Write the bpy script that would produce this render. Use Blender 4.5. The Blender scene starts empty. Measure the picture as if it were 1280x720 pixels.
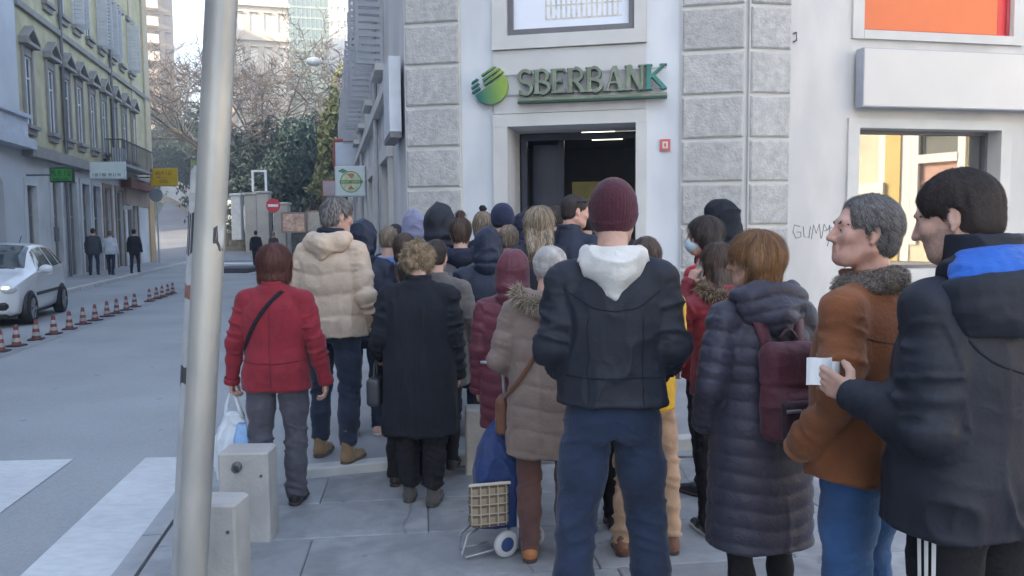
import bpy, math, random
import numpy as np
from mathutils import Vector, Matrix
from mathutils.bvhtree import BVHTree

random.seed(7)
RNG = np.random.default_rng(7)
SC = bpy.context.scene
COL = SC.collection
R = math.radians

# ------------------------------------------------------------------ camera
PITCH = math.atan(0.074)
ROLL = R(0.5)
CAM = np.array([0.0, 0.0, 1.70])
FOC = 1000.0                                   # focal length in pixels of a 1280 wide frame
_f = np.array([0, math.cos(PITCH), -math.sin(PITCH)])
_u0 = np.array([0, math.sin(PITCH), math.cos(PITCH)])
_r0 = np.array([1.0, 0, 0])
_up = _u0 * math.cos(ROLL) + _r0 * math.sin(ROLL)
_ri = _r0 * math.cos(ROLL) - _u0 * math.sin(ROLL)
cam_data = bpy.data.cameras.new('camera')
cam = bpy.data.objects.new('camera', cam_data)
COL.objects.link(cam)
cam_data.sensor_width = 36.0
cam_data.lens = 36.0 * FOC / 1280.0
cam_data.clip_end = 3000.0
cam_data.clip_start = 0.05
cam.matrix_world = Matrix(((_ri[0], _up[0], -_f[0], CAM[0]), (_ri[1], _up[1], -_f[1], CAM[1]),
                           (_ri[2], _up[2], -_f[2], CAM[2]), (0, 0, 0, 1)))
SC.camera = cam

# ------------------------------------------------------------------ sky, sun, exposure
SUN_TRAVEL = np.array([0.75, 0.66]) / math.hypot(0.75, 0.66)
SUN_EL = R(24)
world = bpy.data.worlds.new('World')
SC.world = world
world.use_nodes = True
wn = world.node_tree.nodes
sky = wn.new('ShaderNodeTexSky')
sky.sky_type = 'NISHITA'
sky.sun_disc = False
sky.sun_elevation = SUN_EL
sky.sun_rotation = math.atan2(-SUN_TRAVEL[0], -SUN_TRAVEL[1])
sky.air_density = 1.0
sky.dust_density = 3.0
sky.ozone_density = 1.0
world.node_tree.links.new(sky.outputs[0], wn['Background'].inputs[0])
wn['Background'].inputs[1].default_value = 0.15
sun_data = bpy.data.lights.new('sun', 'SUN')
sun_data.energy = 2.6
sun_data.angle = R(0.5)
sun_data.color = (1.0, 0.86, 0.68)
sun = bpy.data.objects.new('sun', sun_data)
COL.objects.link(sun)
sun.rotation_euler = Vector((SUN_TRAVEL[0] * math.cos(SUN_EL), SUN_TRAVEL[1] * math.cos(SUN_EL),
                             -math.sin(SUN_EL))).to_track_quat('-Z', 'Y').to_euler()
SC.view_settings.view_transform = 'Standard'
SC.view_settings.look = 'None'
SC.view_settings.exposure = 2.4
SC.view_settings.gamma = 1.0
SC.render.filter_size = 1.8
SC.cycles.max_bounces = 6
SC.cycles.diffuse_bounces = 3
SC.cycles.glossy_bounces = 3
SC.cycles.use_denoising = True

def ray(x, y):
    return _f + (x - 640) / FOC * _ri + (360 - y) / FOC * _up
def gnd(x, y, z=0.0):
    d = ray(x, y); return CAM + d * ((z - CAM[2]) / d[2])
def at_depth(x, y, Y):
    d = ray(x, y); return CAM + d * (Y / d[1])

# ------------------------------------------------------------------ materials
MATS = {}
def pm(name, col, rough=0.8, var=0.10, vscale=4.0, bump=0.0, bscale=60.0, metal=0.0, spec=0.5, sheen=0.0,
       col2=None, v2=0.0, v2scale=0.6, coat=0.0, stretch=None, rand=0.0, emit=None, estr=0.0, detail=4.0, sub=0.0, bump2=0.0, b2scale=20.0, spots=0.0, cracks=0.0):
    if name in MATS: return MATS[name]
    m = bpy.data.materials.new(name); m.use_nodes = True
    nt = m.node_tree; N = nt.nodes; L = nt.links
    b = N['Principled BSDF']
    b.inputs['Roughness'].default_value = rough
    b.inputs['Metallic'].default_value = metal
    b.inputs['Specular IOR Level'].default_value = spec
    b.inputs['Sheen Weight'].default_value = sheen
    b.inputs['Coat Weight'].default_value = coat
    if sub:
        b.inputs['Subsurface Weight'].default_value = sub
        b.inputs['Subsurface Radius'].default_value = (0.012, 0.004, 0.002)
        b.inputs['Subsurface Scale'].default_value = 0.6
    tc = N.new('ShaderNodeTexCoord'); vec = tc.outputs['Object']
    if stretch:
        mp = N.new('ShaderNodeMapping'); mp.inputs['Scale'].default_value = stretch
        L.new(vec, mp.inputs[0]); vec = mp.outputs[0]
    n = N.new('ShaderNodeTexNoise'); n.inputs['Scale'].default_value = vscale; n.inputs['Detail'].default_value = detail
    L.new(vec, n.inputs['Vector'])
    mr = N.new('ShaderNodeMapRange'); mr.inputs[1].default_value = 0.3; mr.inputs[2].default_value = 0.7
    mr.inputs[3].default_value = 1 - var; mr.inputs[4].default_value = 1 + var
    L.new(n.outputs['Fac'], mr.inputs[0])
    fac = mr.outputs[0]
    if v2:
        n3 = N.new('ShaderNodeTexNoise'); n3.inputs['Scale'].default_value = v2scale; n3.inputs['Detail'].default_value = 3
        L.new(tc.outputs['Object'], n3.inputs['Vector'])
        m3 = N.new('ShaderNodeMapRange'); m3.inputs[1].default_value = 0.3; m3.inputs[2].default_value = 0.7
        m3.inputs[3].default_value = 1 - v2; m3.inputs[4].default_value = 1 + v2
        L.new(n3.outputs['Fac'], m3.inputs[0])
        mu = N.new('ShaderNodeMath'); mu.operation = 'MULTIPLY'; L.new(fac, mu.inputs[0]); L.new(m3.outputs[0], mu.inputs[1]); fac = mu.outputs[0]
    if rand:
        oi = N.new('ShaderNodeObjectInfo'); m4 = N.new('ShaderNodeMapRange')
        m4.inputs[3].default_value = 1 - rand; m4.inputs[4].default_value = 1 + rand
        L.new(oi.outputs['Random'], m4.inputs[0])
        mu = N.new('ShaderNodeMath'); mu.operation = 'MULTIPLY'; L.new(fac, mu.inputs[0]); L.new(m4.outputs[0], mu.inputs[1]); fac = mu.outputs[0]
    if spots:
        vo = N.new('ShaderNodeTexVoronoi'); vo.inputs['Scale'].default_value = spots; vo.inputs['Randomness'].default_value = 1.0; L.new(tc.outputs['Object'], vo.inputs['Vector'])
        ms = N.new('ShaderNodeMapRange'); ms.inputs[1].default_value = .05; ms.inputs[2].default_value = .085; ms.inputs[3].default_value = .70; ms.inputs[4].default_value = 1.0; L.new(vo.outputs['Distance'], ms.inputs[0])
        mu = N.new('ShaderNodeMath'); mu.operation = 'MULTIPLY'; L.new(fac, mu.inputs[0]); L.new(ms.outputs[0], mu.inputs[1]); fac = mu.outputs[0]
    if cracks:
        nd_ = N.new('ShaderNodeTexNoise'); nd_.inputs['Scale'].default_value = 3.0; nd_.inputs['Detail'].default_value = 4; L.new(tc.outputs['Object'], nd_.inputs['Vector'])
        ad = N.new('ShaderNodeVectorMath'); ad.operation = 'MULTIPLY_ADD'; ad.inputs[1].default_value = (.22, .22, .22); L.new(nd_.outputs['Color'], ad.inputs[0]); L.new(tc.outputs['Object'], ad.inputs[2])
        vo = N.new('ShaderNodeTexVoronoi'); vo.feature = 'DISTANCE_TO_EDGE'; vo.inputs['Scale'].default_value = cracks; L.new(ad.outputs[0], vo.inputs['Vector'])
        ms = N.new('ShaderNodeMapRange'); ms.inputs[1].default_value = .002; ms.inputs[2].default_value = .006; ms.inputs[3].default_value = .68; ms.inputs[4].default_value = 1.0; L.new(vo.outputs['Distance'], ms.inputs[0])
        mu = N.new('ShaderNodeMath'); mu.operation = 'MULTIPLY'; L.new(fac, mu.inputs[0]); L.new(ms.outputs[0], mu.inputs[1]); fac = mu.outputs[0]
    base = None
    if col2:
        mx = N.new('ShaderNodeMix'); mx.data_type = 'RGBA'
        mx.inputs[6].default_value = (*col, 1); mx.inputs[7].default_value = (*col2, 1)
        n2 = N.new('ShaderNodeTexNoise'); n2.inputs['Scale'].default_value = vscale * 1.7; n2.inputs['Detail'].default_value = 5
        L.new(vec, n2.inputs['Vector'])
        cr = N.new('ShaderNodeMapRange'); cr.inputs[1].default_value = 0.42; cr.inputs[2].default_value = 0.62
        L.new(n2.outputs['Fac'], cr.inputs[0]); L.new(cr.outputs[0], mx.inputs[0]); base = mx.outputs[2]
    vm = N.new('ShaderNodeVectorMath'); vm.operation = 'SCALE'
    if base is not None: L.new(base, vm.inputs[0])
    else: vm.inputs[0].default_value = col
    L.new(fac, vm.inputs['Scale'])
    L.new(vm.outputs[0], b.inputs['Base Color'])
    if bump:
        nb = N.new('ShaderNodeTexNoise'); nb.inputs['Scale'].default_value = bscale; nb.inputs['Detail'].default_value = 3
        L.new(vec, nb.inputs['Vector'])
        bp = N.new('ShaderNodeBump'); bp.inputs['Strength'].default_value = min(1.0, bump); bp.inputs['Distance'].default_value = 0.6 / bscale
        L.new(nb.outputs['Fac'], bp.inputs['Height']); L.new(bp.outputs[0], b.inputs['Normal'])
        if bump2:
            ng = N.new('ShaderNodeTexNoise'); ng.inputs['Scale'].default_value = b2scale; ng.inputs['Detail'].default_value = 2; ng.inputs['Distortion'].default_value = 1.2
            L.new(vec, ng.inputs['Vector']); b2 = N.new('ShaderNodeBump'); b2.inputs['Strength'].default_value = bump2; b2.inputs['Distance'].default_value = 0.25 / b2scale
            L.new(ng.outputs['Fac'], b2.inputs['Height']); L.new(b2.outputs[0], bp.inputs['Normal'])
    if emit:
        b.inputs['Emission Color'].default_value = (*emit, 1); b.inputs['Emission Strength'].default_value = estr
    MATS[name] = m
    return m

def glass_mat(name, tint=(0.03, 0.035, 0.04), rough=0.03, metal=0.0, spec=0.9):
    return pm(name, tint, rough=rough, var=0.15, vscale=0.8, metal=metal, spec=spec)

# ------------------------------------------------------------------ objects
def tag(o, label=None, cat=None, group=None, kind=None):
    if label: o['label'] = label
    if cat: o['category'] = cat
    if group: o['group'] = group
    if kind: o['kind'] = kind
    return o
def empty(name, loc=(0, 0, 0), rz=0.0, label=None, cat=None, group=None, kind=None):
    o = bpy.data.objects.new(name, None); COL.objects.link(o)
    o.location = loc; o.rotation_euler = (0, 0, rz); o.empty_display_size = 0.1
    return tag(o, label, cat, group, kind)
def link_mesh(name, me, parent=None, loc=None):
    o = bpy.data.objects.new(name, me); COL.objects.link(o)
    if parent is not None: o.parent = parent
    if loc is not None: o.location = loc
    return o
def np_mesh(name, V, F, mat, parent=None, smooth=True, mats=None, midx=None):
    """V (n,3) array, F (m,4) or (m,3) int array or list of such arrays."""
    me = bpy.data.meshes.new(name)
    Fs = F if isinstance(F, list) else [F]
    Fs = [f for f in Fs if len(f)]
    me.vertices.add(len(V)); me.vertices.foreach_set('co', np.asarray(V, np.float32).ravel())
    tot = np.concatenate([np.full(len(f), f.shape[1], np.int32) for f in Fs]) if Fs else np.zeros(0, np.int32)
    li = np.concatenate([f.ravel() for f in Fs]).astype(np.int32) if Fs else np.zeros(0, np.int32)
    me.loops.add(len(li)); me.loops.foreach_set('vertex_index', li)
    me.polygons.add(len(tot))
    st = np.concatenate([[0], np.cumsum(tot)[:-1]]).astype(np.int32) if len(tot) else tot
    me.polygons.foreach_set('loop_start', st)
    try: me.polygons.foreach_set('loop_total', tot)
    except Exception: pass
    for m in (mats or [mat]): me.materials.append(m)
    if midx is not None: me.polygons.foreach_set('material_index', np.asarray(midx, np.int32))
    me.update(calc_edges=True); me.validate()
    me.polygons.foreach_set('use_smooth', np.full(len(me.polygons), bool(smooth)))
    return link_mesh(name, me, parent)

class MB:
    def __init__(self): self.v = []; self.f = []; self.m = []
    def add(self, vs, fs, mi=0):
        n = len(self.v); self.v += [tuple(float(c) for c in v) for v in vs]
        self.f += [tuple(i + n for i in f) for f in fs]; self.m += [mi] * len(fs)
    def quad(self, a, b, c, d, mi=0): self.add([a, b, c, d], [(0, 1, 2, 3)], mi)
    def poly(self, pts, mi=0): self.add(pts, [tuple(range(len(pts)))], mi)
    def hexa(self, p, mi=0):      # 8 points, bottom 0-3 ccw, top 4-7
        self.add(p, [(3, 2, 1, 0), (4, 5, 6, 7), (0, 1, 5, 4), (1, 2, 6, 5), (2, 3, 7, 6), (3, 0, 4, 7)], mi)
    def box(self, x0, x1, y0, y1, z0, z1, mi=0):
        self.hexa([(x0, y0, z0), (x1, y0, z0), (x1, y1, z0), (x0, y1, z0), (x0, y0, z1), (x1, y0, z1), (x1, y1, z1), (x0, y1, z1)], mi)
    def bbox(self, x0, x1, y0, y1, z0, z1, c=0.01, mi=0):   # box with chamfered edges
        vs = []
        for zz, ins in ((z0, c), (z0 + c, 0), (z1 - c, 0), (z1, c)):
            a, b, d, e = x0 + ins, x1 - ins, y0 + ins, y1 - ins
            k = c if ins == 0 else c * 0.5
            vs += [(a + k, d, zz), (b - k, d, zz), (b, d + k, zz), (b, e - k, zz), (b - k, e, zz), (a + k, e, zz), (a, e - k, zz), (a, d + k, zz)]
        fs = [tuple(range(7, -1, -1)), tuple(range(24, 32))]
        for r in range(3):
            for i in range(8):
                j = (i + 1) % 8; fs.append((r * 8 + i, r * 8 + j, r * 8 + 8 + j, r * 8 + 8 + i))
        self.add(vs, fs, mi)
    def prism(self, pts, a, b, mi=0):   # polygon pts (list of 3-vectors) swept by vectors a..b
        n = len(pts); A = [np.add(p, a) for p in pts]; B = [np.add(p, b) for p in pts]
        self.add(A + B, [tuple(range(n - 1, -1, -1)), tuple(range(n, 2 * n))] + [(i, (i + 1) % n, n + (i + 1) % n, n + i) for i in range(n)], mi)
    def tube(self, path, radii, n=8, mi=0, caps=True, squash=1.0):
        P = [np.array(p, float) for p in path]
        if not hasattr(radii, '__len__'): radii = [radii] * len(P)
        vs = []; ref = None
        for i, p in enumerate(P):
            t = P[min(i + 1, len(P) - 1)] - P[max(i - 1, 0)]; t = t / (np.linalg.norm(t) + 1e-9)
            if ref is None:
                ref = np.array([0, 0, 1.0]) if abs(t[2]) < 0.9 else np.array([1.0, 0, 0])
            a = np.cross(t, ref); a /= np.linalg.norm(a) + 1e-9; b = np.cross(t, a); ref = -b if False else ref
            for k in range(n):
                an = 2 * math.pi * k / n
                vs.append(p + radii[i] * (math.cos(an) * a + squash * math.sin(an) * b))
        fs = []
        for i in range(len(P) - 1):
            for k in range(n):
                j = (k + 1) % n; fs.append((i * n + k, i * n + j, i * n + n + j, i * n + n + k))
        if caps: fs += [tuple(range(n - 1, -1, -1)), tuple(range((len(P) - 1) * n, len(P) * n))]
        self.add(vs, fs, mi)
    def lathe(self, prof, o, ax, n=20, mi=0):   # prof list of (r, h) about axis ax through o
        ax = np.array(ax, float); ax /= np.linalg.norm(ax)
        ref = np.array([0, 0, 1.0]) if abs(ax[2]) < 0.9 else np.array([1.0, 0, 0])
        a = np.cross(ax, ref); a /= np.linalg.norm(a); b = np.cross(ax, a)
        vs = [np.array(o) + ax * h + r * (math.cos(2 * math.pi * k / n) * a + math.sin(2 * math.pi * k / n) * b) for r, h in prof for k in range(n)]
        fs = []
        for i in range(len(prof) - 1):
            for k in range(n):
                j = (k + 1) % n; fs.append((i * n + k, i * n + j, i * n + n + j, i * n + n + k))
        self.add(vs, fs, mi)
    def build(self, name, mat, parent=None, smooth=False, loc=None, mats=None):
        me = bpy.data.meshes.new(name); me.from_pydata(self.v, [], self.f)
        for m in (mats or [mat]): me.materials.append(m)
        if mats: me.polygons.foreach_set('material_index', self.m)
        if smooth: me.polygons.foreach_set('use_smooth', [True] * len(self.f))
        me.update(); me.validate()
        return link_mesh(name, me, parent, loc)
def fix_normals(o):
    import bmesh
    bm = bmesh.new(); bm.from_mesh(o.data); bmesh.ops.recalc_face_normals(bm, faces=bm.faces[:]); bm.to_mesh(o.data); bm.free(); return o
def copy_tree(o, parent=None):
    c = o.copy(); COL.objects.link(c)
    if parent is not None: c.parent = parent
    for ch in list(o.children): copy_tree(ch, c)
    return c

# ------------------------------------------------------------------ implicit surfaces
def vnoise(P, seed=0):
    P = np.asarray(P, np.float64); I = np.floor(P).astype(np.int64); f = P - I; f = f * f * (3 - 2 * f)
    def h(i, j, k):
        n = (i * 374761393 + j * 668265263 + k * 2147483647 + seed * 1274126177) & 0xffffffff
        n = ((n ^ (n >> 13)) * 1274126177) & 0xffffffff; n = n ^ (n >> 16)
        return (n & 0xffff) / 32767.5 - 1.0
    x, y, z = I[:, 0], I[:, 1], I[:, 2]; u, v, w = f[:, 0], f[:, 1], f[:, 2]
    def lx(j, k): return h(x, y + j, z + k) * (1 - u) + h(x + 1, y + j, z + k) * u
    return ((lx(0, 0) * (1 - v) + lx(1, 0) * v) * (1 - w) + (lx(0, 1) * (1 - v) + lx(1, 1) * v) * w)
def axis(lo, hi, res, zones=()):
    pts = [lo]
    while pts[-1] < hi:
        x = pts[-1]; r = res
        for a, b, q in zones:
            if a <= x <= b: r = min(r, q)
            elif x < a and x + r > a: r = max(min(r, a - x), q)
        pts.append(x + r)
    return np.array(pts, np.float32)
def nrm(v):
    v = np.asarray(v, float); return v / (np.linalg.norm(v) + 1e-9)
class SDF:
    BIG = 0.25
    def __init__(self, xs, ys, zs):
        self.x, self.y, self.z = xs, ys, zs
        self.F = np.full((len(xs), len(ys), len(zs)), self.BIG, np.float32)
    def _sl(self, lo, hi):
        s = []
        for a, l, h in ((self.x, lo[0], hi[0]), (self.y, lo[1], hi[1]), (self.z, lo[2], hi[2])):
            i, j = np.searchsorted(a, l), np.searchsorted(a, h); s.append(slice(max(0, i - 1), min(len(a), j + 1)))
        return tuple(s)
    def _xyz(self, s): return self.x[s[0]][:, None, None], self.y[s[1]][None, :, None], self.z[s[2]][None, None, :]
    def _put(self, s, d, k, neg=False):
        f = self.F[s]
        if f.size == 0: return
        if neg:
            h = np.clip(0.5 - 0.5 * (f + d) / k, 0, 1); self.F[s] = f + (-d - f) * h + k * h * (1 - h)
        else:
            h = np.clip(0.5 + 0.5 * (f - d) / k, 0, 1); self.F[s] = f + (d - f) * h - k * h * (1 - h)
    def rc(self, a, b, ra, rb, k=0.02, neg=False):
        a = np.asarray(a, float); b = np.asarray(b, float); m = max(ra, rb) + 2 * k + 0.02
        s = self._sl(np.minimum(a, b) - m, np.maximum(a, b) + m); X, Y, Z = self._xyz(s)
        ab = b - a; px, py, pz = X - a[0], Y - a[1], Z - a[2]
        t = np.clip((px * ab[0] + py * ab[1] + pz * ab[2]) / (ab @ ab + 1e-9), 0, 1)
        d = np.sqrt((px - t * ab[0]) ** 2 + (py - t * ab[1]) ** 2 + (pz - t * ab[2]) ** 2) - (ra + (rb - ra) * t)
        self._put(s, d, k, neg)
    def chain(self, pts, rad, k=0.02, neg=False):
        for i in range(len(pts) - 1): self.rc(pts[i], pts[i + 1], rad[i], rad[i + 1], k, neg)
    def ell(self, c, r, M=None, k=0.02, neg=False, zmin=None, zmax=None):
        c = np.asarray(c, float); r = np.asarray(r, float); m = max(r) + 2 * k + 0.02
        s = self._sl(c - m, c + m); X, Y, Z = self._xyz(s)
        px, py, pz = X - c[0], Y - c[1], Z - c[2]
        if M is not None: px, py, pz = (M[0, 0] * px + M[1, 0] * py + M[2, 0] * pz, M[0, 1] * px + M[1, 1] * py + M[2, 1] * pz, M[0, 2] * px + M[1, 2] * py + M[2, 2] * pz)
        k0 = np.sqrt((px / r[0]) ** 2 + (py / r[1]) ** 2 + (pz / r[2]) ** 2); k1 = np.sqrt((px / r[0] ** 2) ** 2 + (py / r[1] ** 2) ** 2 + (pz / r[2] ** 2) ** 2)
        d = k0 * (k0 - 1) / (k1 + 1e-9)
        if zmin is not None: d = np.maximum(d, zmin - pz)
        if zmax is not None: d = np.maximum(d, pz - zmax)
        self._put(s, d, k, neg)
    def box(self, c, h, M=None, rnd=0.01, k=0.01, neg=False):
        c = np.asarray(c, float); h = np.asarray(h, float); m = np.linalg.norm(h) + 2 * k + 0.02
        s = self._sl(c - m, c + m); X, Y, Z = self._xyz(s)
        px, py, pz = X - c[0], Y - c[1], Z - c[2]
        if M is not None: px, py, pz = (M[0, 0] * px + M[1, 0] * py + M[2, 0] * pz, M[0, 1] * px + M[1, 1] * py + M[2, 1] * pz, M[0, 2] * px + M[1, 2] * py + M[2, 2] * pz)
        qx, qy, qz = np.abs(px) - h[0] + rnd, np.abs(py) - h[1] + rnd, np.abs(pz) - h[2] + rnd
        d = np.sqrt(np.maximum(qx, 0) ** 2 + np.maximum(qy, 0) ** 2 + np.maximum(qz, 0) ** 2) + np.minimum(np.maximum(np.maximum(qx, qy), qz), 0) - rnd
        self._put(s, d, k, neg)
    def loft(self, sl, k=0.02, p=2.3, neg=False, rough=0):
        """sl: rows (z, rx, ry, cx, cy)."""
        sl = np.array(sorted(sl), float); z0, z1 = sl[0, 0], sl[-1, 0]
        m = 0.06 + 2 * k; rx, ry = sl[:, 1].max() + m, sl[:, 2].max() + m
        s = self._sl((sl[:, 3].min() - rx, sl[:, 4].min() - ry, z0 - m), (sl[:, 3].max() + rx, sl[:, 4].max() + ry, z1 + m))
        X, Y, Z = self._xyz(s); zz = self.z[s[2]]
        zf = np.linspace(z0, z1, 160); q = []
        for c in range(1, 5):
            v = np.interp(zf, sl[:, 0], sl[:, c]); w = 9
            vp = np.concatenate([np.full(w, v[0]), v, np.full(w, v[-1])]); v2 = np.convolve(vp, np.ones(2 * w + 1) / (2 * w + 1), 'valid')
            q.append(np.interp(zz, zf, v2)[None, None, :])
        a, b, cx, cy = q
        g = (np.abs((X - cx) / a) ** p + np.abs((Y - cy) / b) ** p) ** (1 / p)
        d = (g - 1) * np.minimum(a, b) * 0.95
        d = np.maximum(d, np.maximum(z0 - Z, Z - z1))
        self._put(s, d, k, neg)
    def mesh(self):
        F = self.F; S = F < 0; nx, ny, nz = F.shape
        cnt = np.zeros((nx - 1, ny - 1, nz - 1), np.int8)
        for i in (0, 1):
            for j in (0, 1):
                for k in (0, 1): cnt += S[i:nx - 1 + i, j:ny - 1 + j, k:nz - 1 + k]
        act = (cnt > 0) & (cnt < 8); ci = np.argwhere(act)
        idx = np.full(act.shape, -1, np.int32); idx[act] = np.arange(len(ci))
        acc = np.zeros((len(ci), 3)); n = np.zeros(len(ci))
        I, J, K = ci.T
        for ax in range(3):
            for u in (0, 1):
                for w in (0, 1):
                    o0 = [0, 0, 0]; oth = [a for a in range(3) if a != ax]; o0[oth[0]] = u; o0[oth[1]] = w; o1 = list(o0); o1[ax] = 1
                    a = F[I + o0[0], J + o0[1], K + o0[2]]; b = F[I + o1[0], J + o1[1], K + o1[2]]
                    c = (a < 0) != (b < 0); t = np.where(c, a / (a - b + 1e-12), 0)
                    for e in range(3): acc[:, e] += np.where(c, t if e == ax else o0[e], 0)
                    n += c
        acc /= np.maximum(n, 1)[:, None]; V = np.empty((len(ci), 3))
        for e, a in enumerate((self.x, self.y, self.z)):
            i0 = ci[:, e]; V[:, e] = a[i0] + (a[np.minimum(i0 + 1, len(a) - 1)] - a[i0]) * acc[:, e]
        Q = []
        for ax in range(3):
            oth = [(ax + 1) % 3, (ax + 2) % 3]
            s0 = [slice(None)] * 3; s1 = [slice(None)] * 3; s0[ax] = slice(0, -1); s1[ax] = slice(1, None)
            A = S[tuple(s0)]; B = S[tuple(s1)]; E = np.argwhere(A != B)
            if not len(E): continue
            ok = (E[:, oth[0]] > 0) & (E[:, oth[1]] > 0) & (E[:, oth[0]] < F.shape[oth[0]] - 1) & (E[:, oth[1]] < F.shape[oth[1]] - 1); E = E[ok]
            flip = A[E[:, 0], E[:, 1], E[:, 2]]
            c = []
            for du, dv in ((1, 1), (0, 1), (0, 0), (1, 0)):
                P = E.copy(); P[:, oth[0]] -= du; P[:, oth[1]] -= dv; c.append(idx[P[:, 0], P[:, 1], P[:, 2]])
            q = np.stack(c, 1); q[~flip] = q[~flip][:, ::-1]; Q.append(q)
        Q = np.concatenate(Q) if Q else np.zeros((0, 4), np.int32)
        return V, Q[(Q >= 0).all(1)]
def vnormals(V, Q):
    n = np.cross(V[Q[:, 2]] - V[Q[:, 0]], V[Q[:, 3]] - V[Q[:, 1]]); N = np.zeros_like(V)
    for e in range(3): N[:, e] = np.bincount(Q.ravel(), np.repeat(n[:, e], 4), len(V))
    return N / (np.linalg.norm(N, axis=1)[:, None] + 1e-12)
def smooth_v(V, Q, it=1, f=0.5):
    for _ in range(it):
        A = np.zeros_like(V); n = np.bincount(Q.ravel(), minlength=len(V)) * 2.0
        for d in (1, 3):
            T = Q[:, [(c + d) % 4 for c in range(4)]].ravel()
            for e in range(3): A[:, e] += np.bincount(Q.ravel(), V[T, e], len(V))
        V = V + f * (A / np.maximum(n, 1)[:, None] - V)
    return V

# =================================================================== SETTING
class Wall:
    def __init__(self, O, D):
        self.O = np.array([O[0], O[1], 0.0]); d = nrm([D[0], D[1], 0]); self.D = d; self.N = np.array([d[1], -d[0], 0])
        self.rz = math.atan2(d[1], d[0])
    def P(self, s, z, o=0.0): return self.O + self.D * s + self.N * o + np.array([0, 0, z])
    def px(self, x, y, o=0.0):
        d = ray(x, y); C = self.O + self.N * o; t = ((C - CAM) @ self.N) / (d @ self.N); h = CAM + d * t
        return float((h - self.O) @ self.D), float(h[2])
    def box(self, mb, s0, s1, z0, z1, o0, o1, mi=0):
        q = [self.P(s0, 0, o1), self.P(s1, 0, o1), self.P(s1, 0, o0), self.P(s0, 0, o0)]
        mb.hexa([p + np.array([0, 0, z0]) for p in q] + [p + np.array([0, 0, z1]) for p in q], mi)
    def pad(self, mb, s0, s1, z0, z1, o0, o1, c, mi=0):     # block with a sloped margin c round its face
        a = [self.P(s0, z0, o0), self.P(s1, z0, o0), self.P(s1, z1, o0), self.P(s0, z1, o0)]
        b = [self.P(s0, z0, o1 - c * .7), self.P(s1, z0, o1 - c * .7), self.P(s1, z1, o1 - c * .7), self.P(s0, z1, o1 - c * .7)]
        d = [self.P(s0 + c, z0 + c, o1), self.P(s1 - c, z0 + c, o1), self.P(s1 - c, z1 - c, o1), self.P(s0 + c, z1 - c, o1)]
        fs = [(8, 9, 10, 11)]
        for l in (0, 4):
            for i in range(4): fs.append((l + i, l + (i + 1) % 4, l + 4 + (i + 1) % 4, l + 4 + i))
        mb.add(a + b + d, fs, mi)
    def face(self, mb, s0, s1, z0, z1, holes=(), o=0.0, depth=0.3, mi=0, sill=True):
        ss = sorted({s0, s1, *[h[0] for h in holes], *[h[1] for h in holes]}); zs = sorted({z0, z1, *[h[2] for h in holes], *[h[3] for h in holes]})
        ss = [s for s in ss if s0 <= s <= s1]; zs = [z for z in zs if z0 <= z <= z1]
        for i in range(len(ss) - 1):
            for j in range(len(zs) - 1):
                cs, cz = (ss[i] + ss[i + 1]) / 2, (zs[j] + zs[j + 1]) / 2
                if any(h[0] < cs < h[1] and h[2] < cz < h[3] for h in holes): continue
                mb.quad(self.P(ss[i], zs[j], o), self.P(ss[i + 1], zs[j], o), self.P(ss[i + 1], zs[j + 1], o), self.P(ss[i], zs[j + 1], o), mi)
        for a, b, c, d in [h[:4] for h in holes]:
            for (p, q), (r, t) in (((a, c), (a, d)), ((b, d), (b, c)), ((a, d), (b, d)), ((b, c), (a, c))):
                mb.quad(self.P(p, q, o), self.P(r, t, o), self.P(r, t, o - depth), self.P(p, q, o - depth), mi)
STREET = nrm([-0.2356, 1, 0])

asphalt = pm('asphalt', (0.29, 0.305, 0.315), rough=0.72, var=0.09, vscale=55, bump=0.25, bscale=170, v2=0.15, v2scale=0.45, detail=3, spots=2.2)
asphalt_old = pm('asphalt_hill', (.165, .175, .19), rough=0.8, var=0.14, vscale=0.5, v2=0.1, v2scale=0.15)
paving = pm('paving_stone', (0.29, 0.30, 0.31), rough=0.6, var=0.14, col2=(0.22, 0.23, 0.24), vscale=2.2, bump=0.4, bscale=70, rand=0.12, spots=4.0, cracks=.42, v2=0.08, v2scale=9.0, detail=7)
joint = pm('joint_dirt', (0.12, 0.12, 0.12), rough=0.95, var=0.3, vscale=9)
kerb_m = pm('kerb_stone', (0.30, 0.31, 0.32), rough=0.7, var=0.15, vscale=5, bump=0.3, bscale=60, rand=0.08)
kerb_white = pm('kerb_pale', (0.5, 0.5, 0.49), rough=0.7, var=0.14, vscale=6, bump=0.2, bscale=60, rand=0.06)
paint_m = pm('road_paint', (0.56, 0.58, 0.59), rough=0.6, var=0.05, vscale=3.0, col2=(0.51, 0.53, 0.54), v2=0.07, v2scale=1.6, detail=8, stretch=(2.2, 5, 1))
earth = pm('hill_ground', (0.10, 0.11, 0.06), rough=0.95, var=0.3, vscale=0.6)

def hill_z(x, y): return max(0.0, 0.12 * (y - 47.0))
mb = MB(); mb.quad((-400, -300, -0.06), (400, -300, -0.06), (400, 900, -0.06), (-400, 900, -0.06))
tag(mb.build('ground', asphalt), kind='structure')
# main road and side junction
def strip(mb, pts, z, mi=0): mb.poly([(p[0], p[1], z) for p in pts], mi)
mb = MB(); strip(mb, [(-40, -30), (40, -30), (40, 70), (-40, 70)], -0.03)
tag(mb.build('road', asphalt), kind='structure')
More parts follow.
